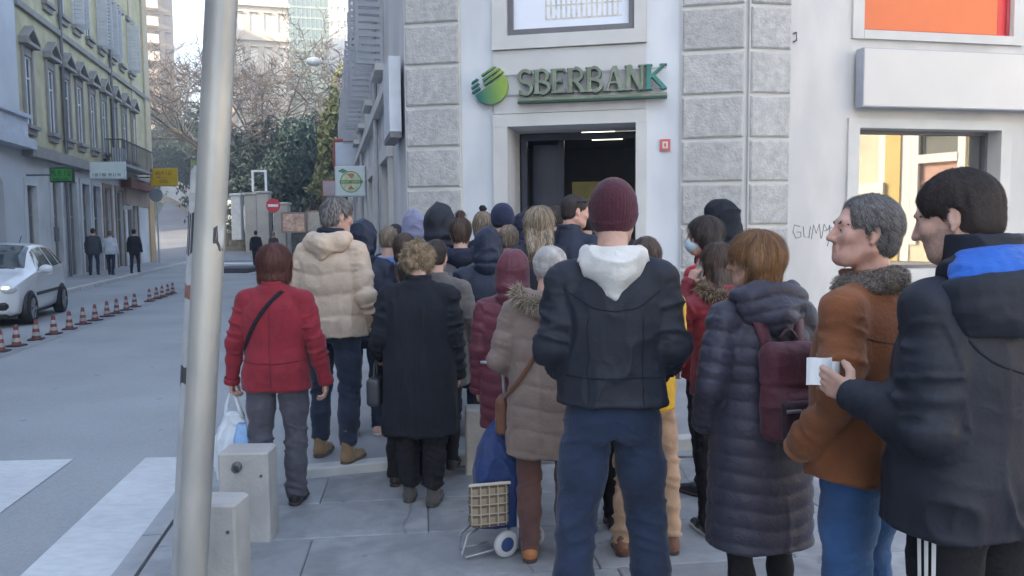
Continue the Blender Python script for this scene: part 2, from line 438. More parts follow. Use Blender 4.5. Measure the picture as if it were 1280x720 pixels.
# hill street climbing behind the junction
mb = MB(); n = 14
for i in range(n):
    ya, yb = 45.5 + i * 3.0, 48.5 + i * 3.0
    def ed(y): t = (y - 45.5) / 42; return (-21.5 - 16 * t, -14.2 - 17.0 * t)
    a, b = ed(ya), ed(yb); za, zb = max(-.02, 0.125 * (ya - 46.2)) + .02, max(-.02, 0.125 * (yb - 46.2)) + .02
    mb.quad((a[0], ya, za), (a[1], ya, za), (b[1], yb, zb), (b[0], yb, zb))
tag(mb.build('hill_street', asphalt_old), kind='structure')
mb = MB()
xs = np.linspace(-170, 120, 30); ys = np.concatenate([np.linspace(47, 130, 30), np.linspace(140, 420, 12)])
vs = []; fs = []
for j, y in enumerate(ys):
    for i, x in enumerate(xs):
        t = (y - 45.5) / 42; inroad = (-23 - 16 * t) < x < (-13 - 17 * t)
        vs.append((x, y, min(14, max(0, 0.12 * (y - 47.5))) - (0.25 if inroad else 0) - 0.02))
for j in range(len(ys) - 1):
    for i in range(len(xs) - 1):
        k = j * len(xs) + i; fs.append((k, k + 1, k + 1 + len(xs), k + len(xs)))
mb.add(vs, fs); tag(mb.build('hill', earth, smooth=True), kind='structure')

# far pavement along the left-hand buildings
K0 = np.array([-12.61 + 0.2356 * 42.34, -20.0, 0]); FAC0 = -9.35
def kx(y): return -12.61 - 0.2356 * (y - 22.34)
mb = MB()
mb.hexa([(kx(-25) - 12, -25, -.05), (kx(-25), -25, -.05), (kx(43.5), 43.5, -.05), (kx(43.5) - 12, 43.5, -.05),
         (kx(-25) - 12, -25, 0.09), (kx(-25), -25, 0.09), (kx(43.5), 43.5, 0.09), (kx(43.5) - 12, 43.5, 0.09)])
tag(mb.build('far_pavement', pm('far_paving', (0.29, 0.295, 0.30), rough=0.8, var=0.15, vscale=1.2, v2=0.1, v2scale=0.2)), kind='structure')
far_kerb = empty('far_kerb', (0, 0, 0), kind='structure')
proto = None
L = 1.5
for i in range(26):
    y = 43.2 - i * L
    if proto is None:
        m_ = MB(); m_.bbox(-0.07, 0.07, 0, L - 0.03, -0.05, 0.105, c=0.012); proto = m_.build('kerb_block', kerb_white, far_kerb)
        k = proto
    else: k = proto.copy(); COL.objects.link(k)
    k.location = (kx(y) + .05, y, 0); k.rotation_euler = (0, 0, math.atan(0.2356))

# zebra crossing
STR = nrm([-0.155, 1, 0])
def zebra(far_l, far_r, name):
    m_ = MB(); n = 7; ln = 4.6
    rows = []
    for i in range(n + 1):
        t = -ln * i / n
        a = np.array([*far_l, 0]) + STR * t; b = np.array([*far_r, 0]) + STR * t
        rows.append((a, b))
    for (a, b), (c, d) in zip(rows[:-1], rows[1:]): m_.quad((c[0], c[1], -.0245), (d[0], d[1], -.0245), (b[0], b[1], -.0245), (a[0], a[1], -.0245))
    return tag(m_.build('zebra_stripe', paint_m), kind='structure')
zebra((-2.82, 6.02), (-2.27, 6.05), 0)
zebra((-3.93, 5.97), (-3.36, 6.00), 1)
zebra((-5.05, 5.93), (-4.48, 5.95), 2)
zebra((-6.15, 5.9), (-5.6, 5.91), 3)
# white strip across the mouth of the junction, far away
m_ = MB(); m_.quad((-20.5, 41.6, -.024), (-9.0, 43.8, -.024), (-9.2, 44.6, -.024), (-20.8, 42.4, -.024))
tag(m_.build('junction_strip', pm('strip_white', (0.8, 0.8, 0.8), rough=.6, var=.08)), kind='structure')
# pale strip along the cones
m_ = MB(); a = np.array([-6.35, 5.8, 0]); b = np.array([-9.7, 23.5, 0]); d = np.array([0.24, .045, 0])
m_.quad(a + (0, 0, -.025), a + d + (0, 0, -.025), b + d + (0, 0, -.025), b + (0, 0, -.025))
tag(m_.build('lane_line', pm('lane_paint', (0.24, 0.25, 0.26), rough=.7, var=.2, vscale=2)), kind='structure')

# near pavement: bed, kerb stones, slabs
pave = empty('pavement', (0, 0, 0), kind='structure')
def near_kerb_x(y): return -1.88 - 0.172 * (y - 3.87)
m_ = MB(); m_.poly([(near_kerb_x(1.0), 1.0, -.012), (9.5, 1.0, -.012), (9.5, 6.6, -.012), (-.35, 5.76, -.012), (-1.55, 5.42, -.012), (near_kerb_x(5.3), 5.3, -.012)])
tag(m_.build('paving_bed', joint, pave), kind='stuff')
kproto = None
for i in range(6):
    y = 1.2 + i * 0.8
    if y > 4.7: break
    m_ = MB(); yy = min(y + 0.79, 5.2)
    a, b = near_kerb_x(y), near_kerb_x(yy)
    m_.hexa([(a - .13, y, -.06), (a - .012, y, -.06), (b - .012, yy, -.06), (b - .13, yy, -.06), (a - .13, y, -.006), (a - .012, y, 0), (b - .012, yy, 0), (b - .13, yy, -.006)])
    m_.build('kerb_stone', kerb_m, pave)
rs = random.Random(3)
ang = math.atan(0.115)
ca, sa = math.cos(ang), math.sin(ang)
def slab(x0, x1, y0, y1):
    cx, cy = (x0 + x1) / 2, (y0 + y1) / 2; hx, hy = (x1 - x0) / 2 - .003, (y1 - y0) / 2 - .003
    m_ = MB(); z = rs.uniform(-.0015, .0015); c = .007; tx, ty = rs.uniform(-.0012, .0012), rs.uniform(-.0012, .0012)
    j = [(rs.uniform(-.006, .006), rs.uniform(-.006, .006)) for _ in range(4)]
    lo = []; mid = []; hi = []
    for (sx, sy), (jx, jy) in zip(((-1, -1), (1, -1), (1, 1), (-1, 1)), j):
        px, py = sx * hx + jx * .6, sy * hy + jy * .6; zz = z + tx * sx + ty * sy
        lo.append((px, py, -.03)); mid.append((px, py, zz - .004)); hi.append((px - sx * c, py - sy * c, zz))
    fs = [(8, 9, 10, 11)]
    for l in (0, 4):
        for i in range(4): fs.append((l + i, l + (i + 1) % 4, l + 4 + (i + 1) % 4, l + 4 + i))
    m_.add(lo + mid + hi, fs); o = m_.build('slab', paving, pave)
    o.location = (cx * ca - cy * sa, cx * sa + cy * ca, 0); o.rotation_euler = (0, 0, ang)
rows = [1.9, 2.55, 3.2, 3.82, 4.42, 5.0, 5.62]
def inside(x, y):
    wx, wy = x * ca - y * sa, x * sa + y * ca
    return wx > near_kerb_x(wy) - .0, wx, wy
def kerb_u(v):      # where the kerb line crosses a row line, in the slabs' own turned axes
    u = -3.0
    while not inside(u, v)[0]: u += .005
    return u + .006
def edge_slab(u0, u1, u2, y0, y1):
    m_ = MB(); c = .007; z = rs.uniform(-.001, .001); q = [(u0, y0 + .003), (u2 - .003, y0 + .003), (u2 - .003, y1 - .003), (u1, y1 - .003)]; cx, cy = u2, (y0 + y1) / 2
    lo = [(x - cx, y - cy, -.03) for x, y in q]; mid = [(x - cx, y - cy, z - .004) for x, y in q]; hi = [(x - cx + (c if k in (0, 3) else -c), y - cy + (c if k < 2 else -c), z) for k, (x, y) in enumerate(q)]
    fs = [(8, 9, 10, 11)] + [(l + i, l + (i + 1) % 4, l + 4 + (i + 1) % 4, l + 4 + i) for l in (0, 4) for i in range(4)]
    m_.add(lo + mid + hi, fs); o = m_.build('slab', paving, pave); o.location = (cx * ca - cy * sa, cx * sa + cy * ca, 0); o.rotation_euler = (0, 0, ang)
for r_ in range(len(rows) - 1):
    y0, y1 = rows[r_], min(rows[r_ + 1], 5.62); a_, b_ = kerb_u(y0), kerb_u(y1); x = max(a_, b_) + rs.uniform(.35, .9); edge_slab(a_, b_, x, y0, y1)
    while x < 9.3:
        w = rs.uniform(0.8, 1.7); slab(x, x + w, y0, y1); x += w

# bank pavement, a low step up behind a pale kerb
BZ = 0.06
m_ = MB()
poly = [(-1.5, 5.47), (-.3, 5.84), (2.6, 6.5), (14, 8.6), (14, 14), (-1, 12.5), (-9.6, 44), (-11.2, 44), (-3.2, 11.5)]
m_.prism([np.array([x, y, 0]) for x, y in poly], (0, 0, -.05), (0, 0, BZ))
tag(fix_normals(m_.build('bank_pavement', pm('bank_paving', (0.27, 0.275, 0.285), rough=0.7, var=0.16, vscale=1.6, bump=.3, bscale=60, v2=.1, v2scale=.5, detail=7, spots=3.5))), kind='structure')
bk = empty('bank_kerb', (0, 0, 0), kind='structure')
def kerb_run(pts, L, mat=kerb_white):
    for a, b in zip(pts[:-1], pts[1:]):
        a = np.array(a); b = np.array(b); n = max(1, int(np.linalg.norm(b - a) / L)); d = (b - a) / n
        for i in range(n):
            p = a + d * i; l = np.linalg.norm(d); m2 = MB(); m2.bbox(0.004, l - .004, -.06, .07, -.05, BZ + .006 + rs.uniform(0, .004), c=.01)
            k = m2.build('kerb_stone', mat, bk); k.location = (p[0], p[1], 0); k.rotation_euler = (0, 0, math.atan2(d[1], d[0]))
kerb_run([(-1.5, 5.42), (-.3, 5.79), (2.6, 6.45), (9, 7.6)], 0.8)
kerb_run([(-3.2, 11.4), (-1.53, 5.5)], 1.0, kerb_m)

# =================================================================== BANK
A = at_depth(508, 138, 10.95); B = at_depth(931, 122, 10.06)
WC = Wall(A[:2], (B - A)[:2]); LC = float(np.linalg.norm((B - A)[:2]))
WR = Wall(B[:2], (1, 0.208)); LR = 16.0
dl = nrm([0.222, -0.975, 0]); LL = 34.0
WL = Wall(A[:2] - dl[:2] * LL, dl[:2])
HB = 11.0
plaster = pm('plaster_pale', (0.61, 0.63, 0.655), col2=(0.55, 0.57, 0.60), stretch=(1, 1, .35), rough=0.85, var=0.04, vscale=1.2, bump=0.12, bscale=90, v2=0.07, v2scale=0.8)
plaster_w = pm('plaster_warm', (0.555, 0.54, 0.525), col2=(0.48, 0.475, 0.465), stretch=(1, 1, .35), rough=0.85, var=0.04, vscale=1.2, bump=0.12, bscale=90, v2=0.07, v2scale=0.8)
plaster_d = pm('plaster_grey', (0.56, 0.555, 0.55), col2=(0.46, 0.455, 0.45), stretch=(1, 1, .35), rough=0.88, var=0.10, vscale=0.8, bump=0.15, bscale=60, v2=0.14, v2scale=0.35)
trim = pm('trim_stone', (0.54, 0.535, 0.515), rough=0.8, var=0.06, vscale=2.5, bump=0.15, bscale=80)
quoin = pm('quoin_stone', (0.39, 0.387, 0.378), rough=0.9, var=0.18, vscale=12, bump=.75, bscale=34, v2=0.07, v2scale=1.3, rand=0.06, detail=7)
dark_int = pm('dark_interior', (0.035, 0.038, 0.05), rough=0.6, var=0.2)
metal_dark = pm('frame_metal', (0.13, 0.13, 0.14), rough=0.45, var=0.1, metal=0.3)
mirror = pm('coated_glass', (0.32, 0.325, 0.33), rough=0.015, var=0.01, metal=1.0)
bank = empty('bank_building', tuple(WC.P(LC / 2, 0)), 0, 'pale plaster corner bank with rusticated stone quoins and a dark doorway', 'building')
def bpart(m_, name, mat, parent=None, **k):
    o = m_.build(name, mat, **k)
    if parent is None: o.parent = bank; o.location = -Vector(bank.location)
    else: o.parent = parent
    return o
# openings measured on the corner front
dL, dT = WC.px(635, 159); dR, _ = WC.px(795, 154)
wL, wB = WC.px(634, 46); wR, _ = WC.px(793, 40)
m_ = MB()
WC.face(m_, 0, LC, -.1, HB, [(dL, dR, 0.05, dT), (wL, wR, wB, wB + 2.2)], depth=0.42)
bpart(m_, 'front_wall', plaster)
HD = .80
m_ = MB()
for a, b in (((dL, .05), (dL, dT)), ((dR, dT), (dR, .05)), ((dL, dT), (dR, dT))): m_.quad(WC.P(*a, -.42), WC.P(*b, -.42), WC.P(*b, -HD), WC.P(*a, -HD))
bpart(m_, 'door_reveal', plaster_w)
# right-hand wall
rL, rT = WR.px(1073, 160); rR, _ = WR.px(1250, 162); _, rB = WR.px(1160, 336)
uL, uB = WR.px(1078, 38); uR, _ = WR.px(1264, 48)
m_ = MB(); WR.face(m_, 0, LR, -.1, HB, [(rL, rR, rB, rT), (uL, uR, uB, uB + 2.0)], depth=0.30)
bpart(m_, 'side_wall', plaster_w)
# street wall (left) with shop and upper windows
def ls(x, y, o=0): return WL.px(x, y, o)
lw = []
for k in range(7):
    s = LL - 4.0 - k * 4.2; lw += [(s - 1.1, s, 4.7, 7.0)]
shops = []
for k in range(6):
    s = LL - 2.6 - k * 4.8; shops += [(s - 1.6, s, 0.1, 2.9)]
m_ = MB(); WL.face(m_, 0, LL, -.1, HB, lw + shops, depth=0.25); bpart(m_, 'street_wall', plaster_d)
m_ = MB(); WL.box(m_, 0, LL - 1.0, 3.95, 4.15, .002, .14); WL.box(m_, 0, LL - 1.0, 8.3, 8.5, .002, .12); bpart(m_, 'string_course', trim)
m_ = MB()
m_.poly([WC.P(0, HB), WC.P(LC, HB), WR.P(LR, HB), WR.P(LR, HB, -12), WL.P(0, HB, -12), WL.P(0, HB)]); bpart(m_, 'roof', plaster_d)
m_ = MB(); m_.quad(WR.P(LR, -.1), WR.P(LR, -.1, -12), WR.P(LR, HB, -12), WR.P(LR, HB)); m_.quad(WL.P(0, -.1, -12), WL.P(0, -.1), WL.P(0, HB), WL.P(0, HB, -12))
m_.quad(WR.P(LR, -.1, -12), WL.P(0, -.1, -12), WL.P(0, HB, -12), WR.P(LR, HB, -12)); bpart(m_, 'back_wall', plaster_d)
glass_d = glass_mat('window_glass')
glass_b = pm('sky_glass', (0.045, 0.05, 0.06), rough=0.06, var=0.3, vscale=.7, spec=.5)
shutter_m = pm('shutter_grey', (0.36, 0.38, 0.41), rough=0.7, var=0.1)
wood_d = pm('wood_dark', (0.09, 0.07, 0.06), rough=0.6, var=0.2)
for (a, b, c, d) in lw:
    m_ = MB(); WL.box(m_, a, b, c, c + .07, -.2, -.14); WL.box(m_, a, b, d - .07, d, -.2, -.14); WL.box(m_, a, a + .07, c + .07, d - .07, -.2, -.14); WL.box(m_, b - .07, b, c + .07, d - .07, -.2, -.14); WL.box(m_, (a + b) / 2 - .03, (a + b) / 2 + .03, c + .07, d - .07, -.2, -.14)
    w = bpart(m_, 'window', trim)
    m_ = MB(); m_.quad(WL.P(a, c, -.17), WL.P(b, c, -.17), WL.P(b, d, -.17), WL.P(a, d, -.17)); bpart(m_, 'pane', glass_b, w)
    m_ = MB(); WL.box(m_, a - .15, b + .15, c - .12, c - .002, .002, .18); bpart(m_, 'sill', trim)
    for sgn, s in ((-1, a), (1, b)):   # shutters swung out square to the wall
        m_ = MB(); t0, t1 = (s - .05, s - .01) if sgn < 0 else (s + .01, s + .05)
        WL.box(m_, t0, t1, c, d, .02, .07); WL.box(m_, t0, t1, c, d, .45, .5); WL.box(m_, t0, t1, c, c + .06, .07, .45); WL.box(m_, t0, t1, d - .06, d, .07, .45)
        for q in range(16):
            z = c + .09 + q * (d - c - .18) / 16; WL.box(m_, t0 + .008, t1 - .008, z, z + .085, .07, .45)
        bpart(m_, 'shutter', shutter_m)
for i, (a, b, c, d) in enumerate(shops):
    m_ = MB(); WL.box(m_, a, a + .08, c, d, -.24, -.12); WL.box(m_, b - .08, b, c, d, -.24, -.12); WL.box(m_, a + .08, b - .08, d - .09, d, -.24, -.12); WL.box(m_, a + .08, b - .08, 2.2, 2.27, -.24, -.12)
    w = bpart(m_, 'shop_door', wood_d)
    m_ = MB(); m_.quad(WL.P(a, c, -.18), WL.P(b, c, -.18), WL.P(b, d, -.18), WL.P(a, d, -.18)); bpart(m_, 'door_pane', glass_d, w)
    m_ = MB(); WL.box(m_, a - .2, a - .003, 0.08, d, .002, .08); WL.box(m_, b + .003, b + .2, 0.08, d, .002, .08); WL.box(m_, a - .25, b + .25, d + .003, d + .25, .002, .11); bpart(m_, 'door_surround', trim)
# drain pipes
pipe_m = pm('pipe_grey', (0.42, 0.42, 0.43), rough=0.6, var=0.12)
for s in (LL - 5.8, LL - 13.0, LL - 21.0):
    m_ = MB(); m_.tube([WL.P(s, .1, .08), WL.P(s, HB, .08)], .05, 8); bpart(m_, 'drain_pipe', pipe_m)

# quoins: each block a part
def quoins(W, s0, s1, mat=quoin):
    m2 = MB(); W.box(m2, s0, s1, -.05, HB, .001, .045); bpart(m2, 'pilaster', trim)
    z = 2.25 - .54 * 4
    while z < 8:
        m2 = MB(); W.pad(m2, s0 + .02, s1 - .02, z + .022, z + .518, .04, .078, .020)
        bpart(m2, 'stone_block', mat); z += .54
qL = WC.px(577, 140)[0]; qR = WC.px(851, 120)[0]; qRR = WR.px(986, 120)[0]
quoins(WC, 0.0, qL); quoins(WC, qR, LC - .002); quoins(WR, 0.03, qRR)

# door surround, fascia panel and upper window surround
oL, oT = WC.px(617, 147); oR, _ = WC.px(808, 140)
fT = WC.px(617, 64)[1]; zLint = dT + .16
m_ = MB()
WC.box(m_, oL, dL, 0.05, dT, .001, .05); WC.box(m_, dR, oR, 0.05, dT, .001, .05); WC.box(m_, oL, oR, dT, zLint, .001, .055)
bpart(m_, 'door_surround', trim)
m_ = MB(); WC.box(m_, oL + .01, oR - .01, zLint + .012, fT - .012, .001, .028); bpart(m_, 'fascia_panel', pm('fascia', (0.54, 0.535, 0.53), rough=.8, var=.05, vscale=2, bump=.1, bscale=80))
m_ = MB(); WC.box(m_, oL, oR, fT, wB - .002, .001, .07); bpart(m_, 'window_sill', trim)
m_ = MB(); WC.box(m_, oL, wL, wB, wB + 2.2, .001, .05); bpart(m_, 'window_surround', trim); m_ = MB(); WC.box(m_, wR, oR, wB, wB + 2.2, .001, .05); bpart(m_, 'window_surround', trim)
m_ = MB(); f = .09
WC.box(m_, wL + .002, wR - .002, wB + .002, wB + f, -.12, -.02); WC.box(m_, wL + .002, wL + f * .8, wB + f, wB + 2.19, -.12, -.02); WC.box(m_, wR - f * .8, wR - .002, wB + f, wB + 2.19, -.12, -.02)
for s in (wL + .42, wR - .42): WC.box(m_, s - .02, s + .02, wB + .01, wB + .075, -.02, -.004)
uw = bpart(m_, 'window', metal_dark)
m_ = MB(); m_.quad(WC.P(wL + f * .8, wB + f, -.09), WC.P(wR - f * .8, wB + f, -.09), WC.P(wR - f * .8, wB + 2.19, -.09), WC.P(wL + f * .8, wB + 2.19, -.09))
bpart(m_, 'poster', pm('poster_white', (0.72, 0.76, 0.84), rough=.25, var=.02))
# printed picture of an old palace facade on the poster: rows of pale arches
m_ = MB(); pl = WC.px(680, 20)[0]; pr = WC.px(777, 16)[0]; pb = WC.px(700, 22)[1]
for r_ in range(5):
    z0 = pb + r_ * .17
    WC.box(m_, pl, pr, z0, z0 + .02, -.0895, -.087)
    nn = 15
    for i in range(nn):
        s = pl + (pr - pl) * i / nn; WC.box(m_, s, s + .025, z0 + .02, z0 + .17, -.0895, -.087)
bpart(m_, 'poster_print', pm('print_sand', (0.55, 0.53, 0.47), rough=.4, var=.25, vscale=14))
# vestibule
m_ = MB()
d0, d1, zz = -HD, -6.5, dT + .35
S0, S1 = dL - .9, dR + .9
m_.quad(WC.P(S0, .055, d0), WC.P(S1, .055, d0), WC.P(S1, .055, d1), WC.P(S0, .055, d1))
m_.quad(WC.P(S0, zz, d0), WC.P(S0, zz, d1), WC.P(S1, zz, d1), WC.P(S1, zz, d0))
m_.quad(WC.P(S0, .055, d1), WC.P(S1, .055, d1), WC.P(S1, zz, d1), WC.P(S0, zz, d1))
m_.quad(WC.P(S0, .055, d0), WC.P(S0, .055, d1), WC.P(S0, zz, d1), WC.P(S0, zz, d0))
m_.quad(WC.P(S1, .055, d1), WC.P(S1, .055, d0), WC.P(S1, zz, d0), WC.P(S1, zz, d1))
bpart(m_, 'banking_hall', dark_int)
m_ = MB()
for px_, py_ in ((747, 181), (752, 192), (786, 184)):
    s, z = WC.px(px_, py_, -3.5); WC.box(m_, s - .28, s + .28, zz - .05, zz - .01, -3.6 - (py_ - 180) * .09, -3.45 - (py_ - 180) * .09)
for q in range(3): WC.box(m_, dL + .7, dL + 1.6, zz - .04, zz - .012, -2.2 - q * 1.2, -2.1 - q * 1.2)
bpart(m_, 'ceiling_light', pm('strip_light', (0.9, 0.9, 0.85), emit=(1, .95, .8), estr=.7))
m_ = MB(); s, z = WC.px(742, 242, -6.4); WC.box(m_, s - .45, s + .55, 1.5, z + .25, -6.45, -6.4); bpart(m_, 'notice_board', pm('board_olive_glow', (0.42, 0.40, 0.16), rough=.5, var=.2, emit=(.42, .40, .16), estr=.02))  # board given a faint glow of its own to show in the dark hall
m_ = MB(); WC.box(m_, dL + .02, dL + .10, .06, dT - .01, -HD - .08, -HD - .001); WC.box(m_, dL + .48, dL + .56, .06, dT - .01, -HD - .58, -HD - .5); WC.box(m_, dR - .06, dR - .005, .06, dT - .01, -HD - .08, -HD - .001); WC.box(m_, dL + .1, dR - .06, dT - .1, dT - .01, -HD - .08, -HD - .001)
bpart(m_, 'door_frame', pm('door_blue_black', (0.03, 0.035, 0.055), rough=.4, var=.1))
m_ = MB(); WC.box(m_, dL + .10, dL + .56, .07, dT - .11, -HD - .54, -HD - .51); bpart(m_, 'door_leaf', pm('door_leaf', (0.05, 0.055, 0.08), rough=.25, var=.1))
# right wall windows
m_ = MB(); c = .16
WR.box(m_, rL - c, rL, rB - c, rT + .12, .001, .035); WR.box(m_, rR, rR + c, rB - c, rT + .12, .001, .035); WR.box(m_, rL, rR, rT, rT + .12, .001, .035); WR.box(m_, rL, rR, rB - c, rB, .001, .06)
bpart(m_, 'window_surround', trim)
m_ = MB()
WR.box(m_, uL - c, uL, uB - .11, uB + 2, .001, .04); WR.box(m_, uR, uR + c, uB - .11, uB + 2, .001, .04); WR.box(m_, uL, uR, uB - .11, uB, .001, .05)
bpart(m_, 'window_surround', trim)
m_ = MB(); f = .045
WR.box(m_, rL, rR, rT - f, rT - .001, -.29, -.2); WR.box(m_, rL, rR, rB + .001, rB + f, -.29, -.2); WR.box(m_, rL + .001, rL + f * .4, rB + f, rT - f, -.29, -.2); WR.box(m_, rR - f, rR - .001, rB + f, rT - f, -.29, -.2)
ww = bpart(m_, 'window', metal_dark)
m_ = MB(); m_.quad(WR.P(rL, rB, -.25), WR.P(rR, rB, -.25), WR.P(rR, rT, -.25), WR.P(rL, rT, -.25)); bpart(m_, 'pane', mirror, ww)
m_ = MB(); WR.box(m_, uL, uR, uB + .001, uB + .03, -.1, -.03); WR.box(m_, uR - .05, uR - .001, uB + .03, uB + 2, -.1, -.03); WR.box(m_, uL + .001, uL + .02, uB + .03, uB + 2, -.1, -.03); bpart(m_, 'window', pm('frame_red', (0.35, 0.05, 0.06), rough=.5))
m_ = MB(); m_.quad(WR.P(uL + .02, uB + .03, -.06), WR.P(uR - .05, uB + .03, -.06), WR.P(uR - .05, uB + 2, -.06), WR.P(uL + .02, uB + 2, -.06)); bpart(m_, 'poster', pm('poster_orange', (0.62, 0.14, 0.045), rough=.35, var=.03))
m_ = MB(); WR.box(m_, uR - .17, uR - .05, uB + .03, uB + 2, -.059, -.056); bpart(m_, 'poster_edge', pm('poster_red', (0.55, 0.03, 0.04), rough=.35))
# small hook and graffiti scrawl
s, z = WR.px(992, 47); m_ = MB(); m_.tube([WR.P(s, z + .05, .0), WR.P(s, z + .05, .06), WR.P(s, z - .05, .07), WR.P(s, z - .05, .0)], .012, 6); bpart(m_, 'hook', metal_dark)
scr = [[(1000, 283), (993, 281), (991, 290), (995, 298), (1001, 296), (1001, 290), (996, 290)], [(1004, 283), (1005, 296), (1011, 297), (1013, 283)], [(1014, 299), (1017, 281), (1020, 292), (1024, 280), (1026, 298)],
       [(1027, 298), (1030, 280), (1034, 288), (1037, 281), (1037, 296), (1034, 308)], [(1030, 289), (1040, 284)]]
m_ = MB()
for st in scr:
    pts = []
    for x, y in st: s, z = WR.px(x, y); pts.append(WR.P(s, z, .002))
    m_.tube(pts, .0045, 5)
bpart(m_, 'graffiti', pm('spray_black', (0.10, 0.10, 0.12), rough=.6, var=.3, vscale=12))

# wall mounted things
box_white = pm('sign_white', (0.56, 0.545, 0.525), rough=.5, var=.03, vscale=2)
sL, sT = WR.px(1080, 59, .22); sB = WR.px(1080, 133, .22)[1]
sg = empty('sign_box', tuple(WR.P(sL, sB, 0)), 0, 'long blank cream sign box above the reflecting window', 'sign')
m_ = MB(); WR.box(m_, sL, sL + 3.2, sB, sT, .07, .218); o = m_.build('cabinet', pm('cabinet_grey', (0.33, 0.36, 0.42), rough=.5)); o.parent = sg; o.location = -Vector(sg.location)
m_ = MB(); WR.box(m_, sL + .012, sL + 3.19, sB + .012, sT - .012, .2185, .226); o = m_.build('front_panel', box_white); o.parent = sg; o.location = -Vector(sg.location)
m_ = MB(); WR.box(m_, sL + .3, sL + .4, sB + .1, sB + .2, .001, .069); WR.box(m_, sL + 2.3, sL + 2.4, sB + .1, sB + .2, .001, .069); o = m_.build('bracket', metal_dark); o.parent = sg; o.location = -Vector(sg.location)
s0, z0 = WC.px(825, 189); s1, z1 = WC.px(838, 174)
al = empty('alarm_sign', tuple(WC.P((s0 + s1) / 2, z0, 0)), 0, 'small square red sign with white centre beside the doorway', 'sign')
m_ = MB(); WC.box(m_, s0, s1, z0, z1, .002, .03); o = m_.build('plate', pm('sign_red', (0.5, 0.10, 0.09), rough=.5)); o.parent = al; o.location = -Vector(al.location)
m_ = MB(); q = (s1 - s0) * .24; WC.box(m_, s0 + q, s1 - q, z0 + q, z1 - q, .0305, .034); o = m_.build('white_square', box_white); o.parent = al; o.location = -Vector(al.location)
m_ = MB(); q = (s1 - s0) * .40; WC.box(m_, s0 + q, s1 - q, z0 + q, z1 - q, .0345, .037); o = m_.build('red_mark', MATS['sign_red']); o.parent = al; o.location = -Vector(al.location)
# boxed sign on the street wall by the quoins
bx = empty('box_sign', tuple(WL.P(LL - 1.2, 3.05)), 0, 'tall narrow pale sign box on the street wall beside the left quoins', 'sign')
m_ = MB(); WL.box(m_, LL - 1.35, LL - .22, 3.05, 4.07, .05, .21); o = m_.build('case', pm('case_pale', (0.55, 0.58, 0.62), rough=.5)); o.parent = bx; o.location = -Vector(bx.location)
m_ = MB(); WL.box(m_, LL - 1.35, LL - .22, 2.97, 3.045, .048, .212); o = m_.build('bottom_trim', metal_dark); o.parent = bx; o.location = -Vector(bx.location)
m_ = MB(); WL.box(m_, LL - .9, LL - .8, 3.4, 3.6, .002, .049); o = m_.build('bracket', metal_dark); o.parent = bx; o.location = -Vector(bx.location)

